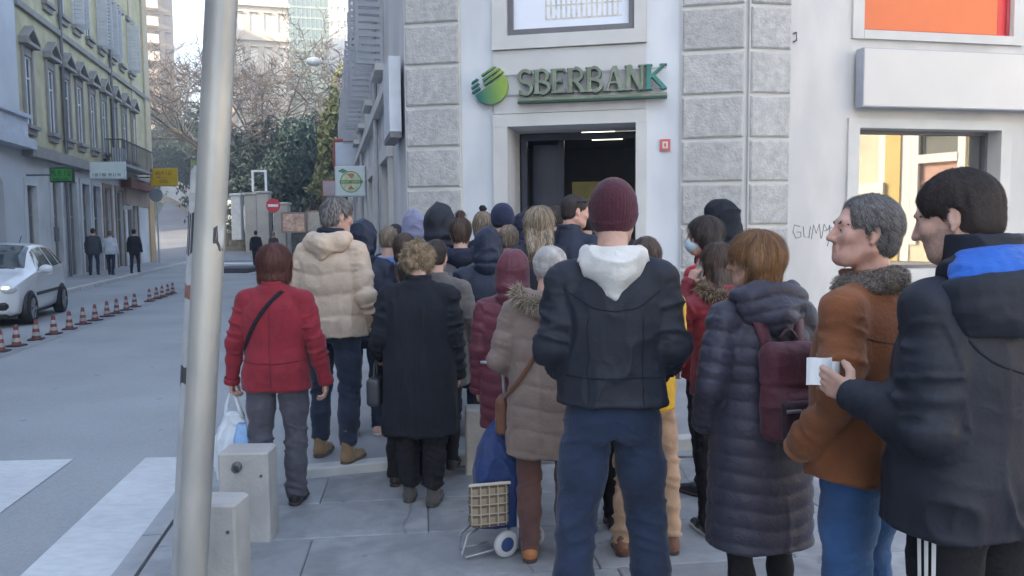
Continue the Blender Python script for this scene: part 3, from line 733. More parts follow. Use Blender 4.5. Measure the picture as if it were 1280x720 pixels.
# ---------------------------------------------------------------- bank sign: letters, logo, rails
let_m = pm('letter_face', (0.14, 0.18, 0.12), rough=.45, var=.18, vscale=3.5, col2=(0.19, 0.22, 0.17))
let_s = pm('letter_side', (0.012, 0.06, 0.04), rough=.5, var=.2)
teal_m = pm('letter_teal', (0.03, 0.17, 0.14), rough=.45, var=.2, vscale=4)
bl, bz0 = WC.px(648, 119, .14); br, _ = WC.px(831, 110, .14); th = WC.px(650, 88, .14)[1] - bz0
sign = empty('bank_sign', tuple(WC.P((bl + br) / 2, bz0, .02)), WC.rz, 'green raised letters reading SBERBANK above the doorway', 'sign')
sw = br - bl
def letter_mesh(ch, x0, w, h, th_, front, name='letter', res=.0085):
    xs = axis(-.02, w + .02, res); ys = axis(-.03, th_ + .03, .012); zs = axis(-.03, h + .03, res); f = SDF(xs, ys, zs)
    t = .062; sr = .016
    def bar(a, b, r0, r1=None): # stroke as flattened box between two points (x,z)
        a = np.array(a); b = np.array(b); d = b - a; l = np.linalg.norm(d); an = math.atan2(d[1], d[0]); c, s = math.cos(an), math.sin(an)
        M = np.array([[c, 0, -s], [0, 1, 0], [s, 0, c]]); f.box(((a[0] + b[0]) / 2, th_ / 2, (a[1] + b[1]) / 2), (l / 2, th_ / 2, r0), M, rnd=.003, k=.004)
    def serif(x, z): bar((x - .05, z), (x + .05, z), .011)
    def ring(cx, cz, rx, rz, r, a0, a1, n=14):
        pts = [(cx + rx * math.cos(a), cz + rz * math.sin(a)) for a in np.linspace(a0, a1, n)]
        for p, q in zip(pts[:-1], pts[1:]):
            e = 0.006 * nrm([q[0] - p[0], q[1] - p[1]]); bar(np.array(p) - e, np.array(q) + e, r)
    v = t / 2; pi = math.pi
    if ch in 'BERNK':
        bar((v, 0), (v, h), v); serif(v, .011); serif(v, h - .011)
    if ch == 'B':
        ring(w * .42, h * .74, w * .44, h * .235, .022, -pi / 2, pi / 2); ring(w * .45, h * .26, w * .50, h * .235, .024, -pi / 2, pi / 2)
        for z in (.02, h * .5, h - .02): bar((v, z), (w * .45, z), .017)
    elif ch == 'E':
        for z, l in ((.018, w), (h * .5, w * .72), (h - .018, w * .95)): bar((v, z), (l, z), .017)
        bar((w - .012, 0), (w - .012, h * .2), .013); bar((w * .95 - .012, h), (w * .95 - .012, h * .82), .012); bar((w * .72, h * .4), (w * .72, h * .6), .010)
    elif ch == 'R':
        ring(w * .42, h * .73, w * .44, h * .25, .023, -pi / 2, pi / 2)
        for z in (h * .48, h - .02): bar((v, z), (w * .42, z), .017)
        bar((w * .42, h * .5), (w * .95, 0.01), .027); serif(w * .95, .011)
    elif ch == 'S':
        ring(w * .5, h * .74, w * .42, h * .24, .024, .15 * pi, 1.5 * pi); ring(w * .5, h * .26, w * .44, h * .24, .024, -.85 * pi, .5 * pi)
        bar((w * .9, h * .80), (w * .9, h), .010); bar((w * .08, 0), (w * .08, h * .22), .010)
    elif ch == 'A':
        bar((.03, 0), (w * .48, h), .017); bar((w * .52, h), (w - .03, 0), .030); bar((w * .22, h * .34), (w * .78, h * .34), .015); serif(.03, .011); serif(w - .03, .011)
    elif ch == 'N':
        bar((v, h), (w - v, 0), .028); bar((w - v * .7, 0), (w - v * .7, h), v * .65); serif(w - v * .7, h - .011)
    elif ch == 'K':
        bar((v, h * .42), (w * .95, h - .01), .018); bar((w * .36, h * .55), (w, .01), .028); serif(w * .93, h - .011); serif(w * .97, .011)
    V, Q = f.mesh(); V = V * [1, 1, 1]; N = np.cross(V[Q[:, 2]] - V[Q[:, 0]], V[Q[:, 3]] - V[Q[:, 1]])
    N /= np.linalg.norm(N, axis=1)[:, None] + 1e-9
    V[:, 0] += x0; V[:, 1] = -(V[:, 1]) - .045
    Q = Q[:, ::-1]; fm = (V[Q].mean(1)[:, 1] < -(th_ * .80) - .045).astype(int)
    return np_mesh(name, V, Q, None, sign, smooth=False, mats=[let_s, front], midx=fm)
word = 'SBERBANK'; wid = [.82, .9, .8, .95, .9, 1.08, 1.0, 1.05]; tot = sum(wid) + .13 * 7; un = sw / tot; x = -sw / 2
for ch, w in zip(word, wid):
    letter_mesh(ch, x, w * un, th, .09, teal_m if ch == 'K' else let_m); x += (w + .13) * un
m_ = MB(); m_.bbox(-sw / 2 - .01, sw / 2 + .03, -.14, -.03, -.085, -.045, c=.006); m_.build('underline', let_m, sign)
m_ = MB(); m_.box(-sw / 2 - .01, sw / 2 + .03, -.135, -.03, -.105, -.0855); m_.build('underline_edge', let_s, sign)
m_ = MB(); m_.box(-sw / 2 - .28, sw / 2 + .02, -.04, -.025, th * .86, th * .86 + .014); m_.box(-sw / 2 - .28, sw / 2 + .02, -.04, -.025, th * .05, th * .05 + .014)
for xx in (-.7, -.2, .3, .75): m_.box(xx, xx + .03, -.0255, .02, th * .2, th * .24)
m_.build('rail', pm('rail_grey', (0.4, 0.4, 0.41), rough=.5), sign)
# logo disc with three oblique cuts
lx, lz = WC.px(613, 108, .1)
logo = empty('bank_logo', tuple(WC.P(lx, lz, .02)), WC.rz, 'round green bank emblem with slanting cuts left of the raised letters', 'sign')
xs = axis(-.3, .3, .007); ys = axis(-.03, .13, .012); zs = axis(-.3, .34, .007); f = SDF(xs, ys, zs)
X, Y, Z = xs[:, None, None], ys[None, :, None], zs[None, None, :]
rr = .235; disc = np.sqrt(X ** 2 + Z ** 2) - rr; an = R(33); nx, nz = -math.sin(an), math.cos(an); h = X * nx + Z * nz; l = X * math.cos(an) + Z * math.sin(an)
d = np.maximum(disc, h - .02)
for a0, a1, l0 in ((.052, .083, -.25), (.108, .138, -.25), (.165, .192, -.25)):
    big = np.sqrt(X ** 2 + Z ** 2) - (rr + .022)
    d = np.minimum(d, np.maximum(np.maximum(np.maximum(h - a1, a0 - h), big), np.where(np.abs(l + .095 - (a0 - .05) * .35) < .030, .02, -.02)))
d = np.maximum(d, np.maximum(-Y, Y - .07)); f.F = d.astype(np.float32) + 0 * f.F
V, Q = f.mesh(); V[:, 1] = -V[:, 1] - .03; Q = Q[:, ::-1]
mlogo = bpy.data.materials.new('logo_green'); mlogo.use_nodes = True
nt = mlogo.node_tree; nd = nt.nodes; tcn = nd.new('ShaderNodeTexCoord'); sp = nd.new('ShaderNodeSeparateXYZ'); nt.links.new(tcn.outputs['Object'], sp.inputs[0])
ma = nd.new('ShaderNodeMath'); ma.operation = 'MULTIPLY_ADD'; ma.inputs[1].default_value = 2.2; ma.inputs[2].default_value = .45; nt.links.new(sp.outputs[0], ma.inputs[0])
mb_ = nd.new('ShaderNodeMath'); mb_.operation = 'MULTIPLY_ADD'; mb_.inputs[1].default_value = .5; nt.links.new(sp.outputs[2], mb_.inputs[0]); nt.links.new(ma.outputs[0], mb_.inputs[2])
rp = nd.new('ShaderNodeValToRGB'); rp.color_ramp.elements[0].position = .1; rp.color_ramp.elements[0].color = (.015, .13, .10, 1); rp.color_ramp.elements[1].position = .85; rp.color_ramp.elements[1].color = (.24, .36, .05, 1)
nt.links.new(mb_.outputs[0], rp.inputs[0]); nt.links.new(rp.outputs[0], nd['Principled BSDF'].inputs['Base Color']); nd['Principled BSDF'].inputs['Roughness'].default_value = .4
np_mesh('disc', V, Q, mlogo, logo, smooth=False)
m_ = MB(); m_.box(-.03, .03, -.032, .02, -.03, .03); m_.build('mount', metal_dark, logo)

# =================================================================== OTHER BUILDINGS
def rel(o, root): o.parent = root; o.location = -Vector(root.location); return o
WG = Wall((FAC0 - 0.2356 * 44.0, 44.0), (0.2356, -1.0))   # seen from the street, s grows towards the camera
WG = Wall((FAC0 - 0.2356 * 0.0, 0.0), (-0.2356, 1.0))      # s grows away from the camera; normal faces the street
if WG.N[0] < 0: WG.N = -WG.N
def gx(x, y, o=0.0): return WG.px(x, y, o)
stucco = pm('stucco_olive', (.44, .40, .255), rough=.9, var=.14, vscale=.7, bump=.1, bscale=40, v2=.14, v2scale=2.2)
stucco_pale = pm('stucco_pale', (.50, .52, .545), rough=.9, var=.08, vscale=.8)
stone_g = pm('ground_floor_stone', (.50, .505, .51), rough=.88, var=.16, vscale=.9, bump=.15, bscale=30, v2=.14, v2scale=.35)
trim_g = pm('trim_grey', (.27, .255, .235), rough=.85, var=.15, vscale=2)
wframe = pm('window_frame_pale', (.66, .66, .66), rough=.6, var=.08)
shut_w = pm('shutter_pale', (0.55, 0.56, 0.58), rough=.6, var=.08)
brown_p = pm('panel_brown', (0.26, 0.19, 0.15), rough=.8, var=.2, vscale=1.5)
ochre_p = pm('pilaster_ochre', (0.50, 0.33, 0.18), rough=.85, var=.14, vscale=1.5)
G0, G1 = gx(24, 150)[0], gx(190, 250)[0]
green_b = empty('apartment_building', tuple(WG.P(G0, 0)), 0, 'olive green old apartment house with pedimented windows along the street', 'building')
HG = 15.5
wins = [(34, 50, 140), (62, 62, 147), (81, 74, 153), (97, 82, 158), (113, 90, 162), (127, 98, 165), (140, 106, 168), (152, 112, 171), (163, 118, 173)]
hw1 = []
z0, z1 = 5.15, 7.35
for x, a, b in wins:
    s = gx(x, 100)[0]; hw1.append((s - .36, s + .36, z0, z1))
hw2 = [(a, b, 9.6, 12.0) for a, b, _, _ in hw1]
doors = []
for x, top, w in ((37, 232, .9), (68, 226, .9), (88, 222, 1.0), (104, 214, 1.0), (118, 218, 1.1), (132, 222, 1.1), (148, 236, 1.2), (166, 238, 1.3)):
    s, z = gx(x, top); doors.append((s - w / 2, s + w / 2, .1, min(3.6, max(2.5, z))))
m_ = MB(); WG.face(m_, G0, G1, 4.3, HG, hw1 + hw2, depth=.16); rel(fix_normals(m_.build('upper_wall', stucco)), green_b)
m_ = MB(); WG.face(m_, G0, G1, 0, 4.3, doors, depth=.22, o=.012); rel(fix_normals(m_.build('ground_wall', stone_g)), green_b)
m_ = MB(); WG.box(m_, G0, G1, 4.12, 4.42, .014, .34); WG.box(m_, G0, G1, 4.42, 4.5, .002, .26); rel(m_.build('cornice', trim_g), green_b)
m_ = MB(); WG.box(m_, G0, G1, 8.75, 8.95, .002, .12); WG.box(m_, G0, G1, HG - .5, HG, .002, .6); rel(m_.build('string_course', trim_g), green_b)
m_ = MB(); m_.quad(WG.P(G1, 0, .0), WG.P(G1, 0, -14), WG.P(G1, HG, -14), WG.P(G1, HG, .0)); m_.quad(WG.P(G0, 0, -14), WG.P(G0, 0, 0), WG.P(G0, HG, 0), WG.P(G0, HG, -14)); m_.quad(WG.P(G0, 0, -14), WG.P(G0, HG, -14), WG.P(G1, HG, -14), WG.P(G1, 0, -14)); rel(m_.build('end_wall', stucco), green_b)
m_ = MB(); m_.hexa([WG.P(G0, HG, .6), WG.P(G0, HG, -14), WG.P(G1, HG, -14), WG.P(G1, HG, .6), WG.P(G0, HG + .3, .5), WG.P(G0, HG + 2.8, -7), WG.P(G1, HG + 2.8, -7), WG.P(G1, HG + .3, .5)]); rel(fix_normals(m_.build('roof', pm('roof_tile', (.30, .14, .09), rough=.9, var=.2))), green_b)
def window_set(W, root, a, b, c, d, off=-.14, glass=glass_b, sash=True, frame=wframe, sill=True, pediment=None, sillm=trim_g):
    m_ = MB(); t = .06
    W.box(m_, a + .002, b - .002, c + .002, c + t, off, off + .05); W.box(m_, a + .002, b - .002, d - t, d - .002, off, off + .05); W.box(m_, a + .002, a + t, c + t, d - t, off, off + .05); W.box(m_, b - t, b - .002, c + t, d - t, off, off + .05)
    if sash:
        W.box(m_, (a + b) / 2 - .03, (a + b) / 2 + .03, c + t, d - t, off, off + .045); zz = c + (d - c) * .68; W.box(m_, a + t, (a + b) / 2 - .03, zz, zz + .05, off, off + .042); W.box(m_, (a + b) / 2 + .03, b - t, zz, zz + .05, off, off + .042)
    w = rel(m_.build('window', frame), root)
    m_ = MB(); m_.quad(W.P(a, c, off + .015), W.P(b, c, off + .015), W.P(b, d, off + .015), W.P(a, d, off + .015)); m_.build('pane', glass, w)
    if sill:
        m_ = MB(); W.box(m_, a - .14, b + .14, c - .12, c - .003, .002, .2); W.box(m_, a - .08, b + .08, c - .3, c - .121, .002, .1); m_.build('sill', sillm, w)
    if pediment:
        m_ = MB(); e = .26
        W.box(m_, a - .13, a - .003, c, d + .3, .002, .07); W.box(m_, b + .003, b + .13, c, d + .3, .002, .07); W.box(m_, a - .003, b + .003, d + .003, d + .3, .002, .05)
        W.box(m_, a - e, b + e, d + .31, d + .42, .002, .26)
        mid = (a + b) / 2
        for s0_, s1_ in ((a - e, mid), (b + e, mid)):
            p = [W.P(s0_, d + .421, .002), W.P(s0_, d + .52, .002), W.P(s1_, d + .96, .002), W.P(s1_, d + .84, .002)]
            m_.prism(p, W.N * 0, W.N * .26)
        m_.prism([W.P(a - e + .15, d + .421, .002), W.P(b + e - .15, d + .421, .002), W.P(mid, d + .80, .002)], W.N * 0, W.N * .08)
        fix_normals(m_.build('pediment', pediment, w))
    return w
for h in hw1: window_set(WG, green_b, *h, off=-.06, pediment=trim_g)
for i, h in enumerate(hw2):
    w = window_set(WG, green_b, *h, off=-.06)
    if i in (3, 5, 6, 8):
        for sgn, s in ((-1, h[0]), (1, h[1])):
            m_ = MB(); tt = (s - .05, s - .012) if sgn < 0 else (s + .012, s + .05)
            WG.box(m_, *tt, h[2] + .05, h[3] - .05, .01, .06); WG.box(m_, *tt, h[2] + .05, h[3] - .05, .38, .43); WG.box(m_, *tt, h[2] + .05, h[2] + .12, .06, .38); WG.box(m_, *tt, h[3] - .12, h[3] - .05, .06, .38)
            for q in range(14):
                z = h[2] + .13 + q * (h[3] - h[2] - .26) / 14; WG.box(m_, tt[0] + .006, tt[1] - .006, z, z + .12, .06, .38)
            m_.build('shutter', shut_w, w)
    m_ = MB(); a, b, c, d = h; WG.box(m_, a - .2, b + .2, d + .05, d + .25, .002, .14); m_.build('lintel', trim_g, w)
door_cols = [pm('door_grey', (.15, .155, .165), rough=.6), pm('door_green_grey', (.10, .115, .115), rough=.6), pm('door_blue_grey', (.13, .155, .19), rough=.6), pm('door_dark', (.06, .06, .07), rough=.5), glass_d, pm('door_brown', (.17, .12, .09), rough=.6), glass_d, brown_p]
for i, (a, b, c, d) in enumerate(doors):
    m_ = MB(); WG.box(m_, a, a + .08, c, d, -.2, -.1); WG.box(m_, b - .08, b, c, d, -.2, -.1); WG.box(m_, a + .08, b - .08, d - .08, d, -.2, -.1); WG.box(m_, a + .08, b - .08, 2.25, 2.32, -.2, -.1)
    w = rel(m_.build('shop_door', trim_g), green_b)
    m_ = MB(); WG.box(m_, a + .08, b - .08, c, 2.25, -.19, -.15); WG.box(m_, a + .08, b - .08, 2.32, d - .08, -.19, -.15); m_.build('door_leaf', door_cols[i], w)
    m_ = MB(); WG.box(m_, a - .22, a - .004, .1, d + .2, .014, .07); WG.box(m_, b + .004, b + .22, .1, d + .2, .014, .07); WG.box(m_, a - .004, b + .004, d + .003, d + .2, .014, .07); m_.build('door_surround', stone_g if i < 5 else brown_p, w)
# far end of the ground floor: brown and ochre shop front
sA, sB_ = gx(156, 260)[0], G1
m_ = MB(); WG.box(m_, sA, sB_ - 1.2, 3.0, 4.1, .016, .08); rel(m_.build('shop_panel', brown_p), green_b)
m_ = MB(); WG.box(m_, sB_ - 1.15, sB_ + .02, .1, 4.1, .016, .10); rel(m_.build('corner_pilaster', ochre_p), green_b)
m_ = MB(); WG.box(m_, sB_ - 1.15, sB_ + .02, 4.52, HG - .6, .006, .10); WG.box(m_, sB_ - 4.0, sB_ - 3.2, 4.52, HG - .6, .006, .05); rel(m_.build('upper_pilaster', pm('pilaster_sand', (.50, .42, .30), rough=.9, var=.1)), green_b)
# balcony with air conditioner
ba, bb = gx(123, 190)[0], gx(163, 190)[0]
m_ = MB(); WG.box(m_, ba, bb, 4.51, 4.63, .27, 1.0); bal = rel(m_.build('balcony', trim_g), green_b)
m_ = MB(); nb = 26
for i in range(nb + 1):
    s = ba + .03 + (bb - ba - .06) * i / nb; WG.box(m_, s - .012, s + .012, 4.63, 5.6, .94, .965)
for q in range(7):
    o = .3 + q * .1; WG.box(m_, ba + .02, ba + .045, 4.63, 5.6, o - .01, o + .012)
WG.box(m_, ba, bb, 5.6, 5.65, .92, .985); WG.box(m_, ba, ba + .06, 5.6, 5.65, .27, .92); m_.build('railing', pm('iron_dark', (.07, .07, .08), rough=.6), bal)
m_ = MB(); s = ba + .8; WG.box(m_, s, s + .85, 4.64, 5.35, .35, .7); m_.build('cooling_unit', pm('unit_grey', (.42, .43, .45), rough=.6), bal)
for x in (76, 137):
    s = gx(x, 120)[0]; m_ = MB(); m_.tube([WG.P(s, 4.55, .1), WG.P(s, HG - .6, .1)], .06, 8); rel(m_.build('drain_pipe', metal_dark), green_b)
s = gx(83, 300)[0]; m_ = MB(); m_.tube([WG.P(s, .1, .1), WG.P(s, 3.9, .1)], .05, 8); rel(m_.build('drain_pipe', metal_dark), green_b)
s, z = gx(67, 291); m_ = MB(); WG.box(m_, s - .2, s + .2, z - .3, z + .2, .015, .12); rel(m_.build('meter_box', metal_dark), green_b)

# pale house next to it, nearer to the camera (long enough to shade the street)
G2 = -3.0
pale_b = empty('townhouse', tuple(WG.P(G2, 0)), 0, 'pale blue-grey townhouse with an arched entrance beside the green house', 'building')
HP = 17.0
pw = []; pw2 = []; pd = []
for k in range(10):
    s = G0 - 2.6 - k * 2.7
    if s < G2 + 1: break
    pw.append((s - .5, s + .5, 5.4, 7.6)); pw2.append((s - .5, s + .5, 10.0, 12.2)); pd.append((s - .7, s + .7, .1, 3.0))
m_ = MB(); WG.face(m_, G2, G0 - .01, 0, HP, pw + pw2 + pd, depth=.25, o=.03); rel(fix_normals(m_.build('street_wall', stucco_pale)), pale_b)
for h in pw + pw2: window_set(WG, pale_b, *h, off=-.18)
for h in pd:
    a, b, c, d = h
    m_ = MB(); n = 10; pts = [(a + (b - a) * .5 + (b - a) / 2 * math.cos(t), d + .45 * math.sin(t)) for t in np.linspace(0, math.pi, n)]
    for (p, q), (r_, t) in zip(pts[:-1], pts[1:]):
        m_.prism([WG.P(p, q, .032), WG.P(p * 1 + (p - (a + b) / 2) * .25, q + .18, .032), WG.P(r_ + (r_ - (a + b) / 2) * .25, t + .18, .032), WG.P(r_, t, .032)], WG.N * 0, WG.N * .09)
    WG.box(m_, a - .2, a, .1, d, .032, .12); WG.box(m_, b, b + .2, .1, d, .032, .12); rel(fix_normals(m_.build('arch_surround', stucco_pale)), pale_b)
    m_ = MB(); WG.box(m_, a, b, c, d, -.22, -.16); rel(m_.build('gate', wood_d), pale_b)
m_ = MB(); WG.box(m_, G2, G0 + .05, 4.3, 4.6, .032, .45); WG.box(m_, G2, G0 + .05, 4.6, 5.25, .032, .22); WG.box(m_, G2, G0 + .05, 5.25, 5.37, .032, .34); WG.box(m_, G2, G0 + .02, HP - .5, HP, .032, .7); rel(m_.build('cornice', pm('cornice_pale', (.48, .51, .56), rough=.85, var=.1)), pale_b)
m_ = MB(); m_.quad(WG.P(G0, HG - 4, -13), WG.P(G0, HG - 4, 0), WG.P(G0, HP, 0), WG.P(G0, HP, -13)); m_.quad(WG.P(G2, 0, 0), WG.P(G2, 0, -13), WG.P(G2, HP, -13), WG.P(G2, HP, 0)); m_.quad(WG.P(G2, 0, -13), WG.P(G0, 0, -13), WG.P(G0, HP, -13), WG.P(G2, HP, -13)); m_.quad(WG.P(G2, HP, .03), WG.P(G2, HP, -13), WG.P(G0, HP, -13), WG.P(G0, HP, .03)); rel(m_.build('rear_wall', stucco_pale), pale_b)
# unseen third house behind the camera, added to shade the street
corner_b = empty('shade_corner_house', tuple(WG.P(-21, 0)), 0, 'unseen tall grey house added behind the camera to shade the street', 'building')
m_ = MB(); cw = [(s - .5, s + .5, z, z + 2) for s in (-19, -16, -13, -10, -7, -4.6) for z in (1, 5, 9, 13)]
WG.face(m_, -21, -3.02, 0, 19, cw, depth=.2, o=.02); rel(fix_normals(m_.build('street_wall', plaster_d)), corner_b)
m_ = MB(); m_.quad(WG.P(-21, 0, .02), WG.P(-21, 0, -13), WG.P(-21, 19, -13), WG.P(-21, 19, .02)); m_.quad(WG.P(-3.02, 0, -13), WG.P(-3.02, 0, 0.02), WG.P(-3.02, 19, 0.02), WG.P(-3.02, 19, -13)); m_.quad(WG.P(-21, 0, -13), WG.P(-3.02, 0, -13), WG.P(-3.02, 19, -13), WG.P(-21, 19, -13)); m_.quad(WG.P(-21, 19, .02), WG.P(-21, 19, -13), WG.P(-3.02, 19, -13), WG.P(-3.02, 19, .02)); rel(m_.build('rear_wall', plaster_d), corner_b)
for h in cw: window_set(WG, corner_b, *h, off=-.15, sill=False)

# ---- sunlit yellow house opposite the side wall: what the coated window mirrors
def mirror_ray(px, py):
    s, z = WR.px(px, py, -.25); P = WR.P(s, z, -.25); d = nrm(P - CAM); return P, d - 2 * (d @ WR.N) * WR.N
WY = Wall((27.5, 8.0), (-0.15, -1.0))
WY = Wall((26.0, -30.0), (0.12, 1.0))
if WY.N[0] > 0: WY.N = -WY.N
def my(px, py):
    P, d = mirror_ray(px, py); t = ((WY.O - P) @ WY.N) / (d @ WY.N); h = P + d * t; return float((h - WY.O) @ WY.D), float(h[2])
ye_m = pm('stucco_yellow', (.62, .46, .18), rough=.9, var=.06, vscale=1)
ye_l = pm('stucco_cream', (.66, .58, .42), rough=.9, var=.08, vscale=1)
ye_w = pm('trim_white', (.72, .70, .66), rough=.8, var=.05)
ycen = my(1160, 240)[0]
yb = empty('yellow_house', tuple(WY.P(ycen, 0)), 0, 'sunlit yellow house seen mirrored in the side window', 'building')
def span(x0, x1): a, b = my(x0, 240)[0], my(x1, 240)[0]; return min(a, b), max(a, b)
wa, wb_ = span(1148, 1197); zt, zb = my(1170, 167)[1], my(1170, 192)[1]
pz = my(1170, 203)[1]
def fl(*h): return h
m_ = MB(); WY.face(m_, ycen - 14, ycen + 12, 0, 15, [(wa, wb_, zb, zt), (wa, wb_, 1.0, pz)], depth=.2); rel(fix_normals(m_.build('street_wall', ye_l)), yb)
m_ = MB()
for x0, x1 in ((1107, 1126), (1212, 1226)):
    a, b = span(x0, x1); WY.box(m_, a, b, 0, 15, .002, .12)
rel(m_.build('pilaster', ye_m), yb)
m_ = MB(); w_ = .35; WY.box(m_, wa - w_, wa, .8, zt + .4, .002, .1); WY.box(m_, wb_, wb_ + w_, .8, zt + .4, .002, .1); WY.box(m_, wa, wb_, zt, zt + .4, .002, .1); WY.box(m_, wa, wb_, pz + .003, zb - .003, .002, .14); rel(m_.build('window_surround', ye_w), yb)
m_ = MB(); a, b = span(1062, 1108); z = my(1080, 230)[1]; WY.box(m_, a, b, 0, z, .002, .3); rel(m_.build('shop_panel', ye_w), yb)
m_ = MB(); a, b = span(1126, 1138); WY.box(m_, a, b, 0, 15, .002, .05); a, b = span(1098, 1106); WY.box(m_, a, b, z, 15, .002, .05); a, b = span(1226, 1246); WY.box(m_, a, b, 0, 15, .002, .05); rel(m_.build('white_band', ye_w), yb)
m_ = MB(); WY.box(m_, wa, wb_, 1.0, pz, -.19, -.1); rel(m_.build('shutter', pm('shutter_coral', (.52, .32, .25), rough=.7)), yb)
m_ = MB(); WY.box(m_, wa, wb_, zb, zt, -.19, -.12); WY.box(m_, wa + .1, wa + .2, zb, zt, -.12, -.08); o = rel(m_.build('window', pm('window_dim', (.12, .13, .12), rough=.3)), yb)
m_ = MB(); m_.quad(WY.P(ycen - 14, 0, -12), WY.P(ycen - 14, 15, -12), WY.P(ycen - 14, 15, 0), WY.P(ycen - 14, 0, 0)); m_.quad(WY.P(ycen + 12, 0, 0), WY.P(ycen + 12, 15, 0), WY.P(ycen + 12, 15, -12), WY.P(ycen + 12, 0, -12)); m_.quad(WY.P(ycen - 14, 15, 0), WY.P(ycen - 14, 15, -12), WY.P(ycen + 12, 15, -12), WY.P(ycen + 12, 15, 0)); m_.quad(WY.P(ycen - 14, 0, -12), WY.P(ycen + 12, 0, -12), WY.P(ycen + 12, 15, -12), WY.P(ycen - 14, 15, -12)); rel(m_.build('side_wall', ye_l), yb)

# ---- far background buildings
def block(name, label, px0, px1, ptop, Y, depth, mat, wmat, rows, cols, base=6.0, win=(.5, .55), rec=.35, zt=None):
    a = at_depth(px0, 100, Y); b = at_depth(px1, 100, Y); u_ = b[0] / b[1]; Yb = a[1] - u_ * (b[0] - a[0]); b = at_depth(px1, 100, Yb); W = Wall(a[:2], (b - a)[:2]); Ls = float(np.linalg.norm((b - a)[:2]))
    H = at_depth((px0 + px1) / 2, ptop, Y)[2] if zt is None else zt
    root = empty(name, tuple(W.P(Ls / 2, base)), 0, label, 'building')
    holes = []; rh = (H - base) / rows; cw_ = Ls / cols
    for r_ in range(rows):
        for c in range(cols):
            s = cw_ * (c + .5); z = base + rh * (r_ + .5); holes.append((s - cw_ * win[0] / 2, s + cw_ * win[0] / 2, z - rh * win[1] / 2, z + rh * win[1] / 2))
    m_ = MB(); W.face(m_, 0, Ls, base - 8, H, holes, depth=rec)
    for p, q in ((0, -depth), (-depth, 0)):
        m_.quad(W.P(0, base - 8, p), W.P(0, H, p), W.P(0, H, q), W.P(0, base - 8, q)) if p == 0 else None
    m_.quad(W.P(Ls, base - 8, 0), W.P(Ls, base - 8, -depth), W.P(Ls, H, -depth), W.P(Ls, H, 0)); m_.quad(W.P(0, H, 0), W.P(Ls, H, 0), W.P(Ls, H, -depth), W.P(0, H, -depth)); m_.quad(W.P(0, base - 8, -depth), W.P(0, H, -depth), W.P(Ls, H, -depth), W.P(Ls, base - 8, -depth))
    rel(fix_normals(m_.build('wall', mat)), root)
    for h in holes:
        m_ = MB(); W.box(m_, h[0], h[1], h[2], h[3], -rec, -rec * .6); m_.quad(W.P(h[0], (h[2] + h[3]) / 2, -rec * .55), W.P(h[1], (h[2] + h[3]) / 2, -rec * .55), W.P(h[1], (h[2] + h[3]) / 2 + .1, -rec * .55), W.P(h[0], (h[2] + h[3]) / 2 + .1, -rec * .55)); rel(m_.build('window', wmat), root)
    return root, W, Ls, H, base, holes
far_cream = pm('far_cream', (.46, .40, .33), rough=.9, var=.08, vscale=.2)
far_pink = pm('far_pinkish', (.30, .26, .235), rough=.9, var=.1, vscale=.2)
far_white = pm('far_white', (.45, .45, .45), rough=.9, var=.05, vscale=.2)
far_glass = pm('far_glass', (.09, .135, .13), rough=.25, var=.15, vscale=.12, spec=.8)
win_far = pm('far_window', (.62, .58, .50), rough=.4, var=.2, vscale=.3)
win_dk = pm('far_window_dim', (.30, .28, .27), rough=.4, var=.2, vscale=.3)
r1 = block('hill_building', 'cream sunlit hill building with tall arched windows behind the bare trees', 292, 363, -40, 118, 14, far_cream, win_far, 6, 4, base=10)
rt, W, Ls, H, base, holes = r1
for h in holes:
    m_ = MB(); c = (h[0] + h[1]) / 2; hw = (h[1] - h[0]) / 2
    m_.prism([W.P(c + hw * 1.15 * math.cos(t), h[3] + hw * .45 * math.sin(t), .002) for t in np.linspace(0, math.pi, 9)], W.N * 0, W.N * .35); rel(fix_normals(m_.build('arch', far_cream)), rt)
for r_ in range(7): m_ = MB(); z = base + (H - base) / 6 * r_; W.box(m_, -.2, Ls + .2, z - .25, z + .25, .002, .5); rel(m_.build('string_course', far_cream), rt)
block('glass_tower', 'blue-green glass office tower above the trees', 362, 413, -60, 150, 18, pm('mullion_green', (.15, .20, .19), rough=.5), far_glass, 22, 9, base=10, win=(.86, .80), rec=.2)
block('white_tower', 'slim white high-rise at the right of the glass tower', 413, 446, -50, 140, 15, far_white, win_far, 16, 4, base=10, win=(.45, .45))
rt, W, Ls, H, base, holes = block('balcony_tower', 'beige tower with stacked balconies rising behind the olive house', 150, 219, -60, 100, 14, far_pink, win_dk, 14, 5, base=6, win=(.5, .5))
for r_ in range(14):
    m_ = MB(); z = base + (H - base) / 14 * r_; W.box(m_, Ls * .28, Ls * .72, z - .15, z + .95, .6, 1.4); W.box(m_, Ls * .28, Ls * .72, z - .15, z, .002, .6)
    rel(m_.build('balcony', pm('balcony_band', (.55, .48, .42), rough=.9, var=.1)), rt)
block('pale_house', 'cream house with small windows behind the pole and bare branches', 255, 300, 30, 125, 12, far_cream, win_dk, 6, 3, base=9)

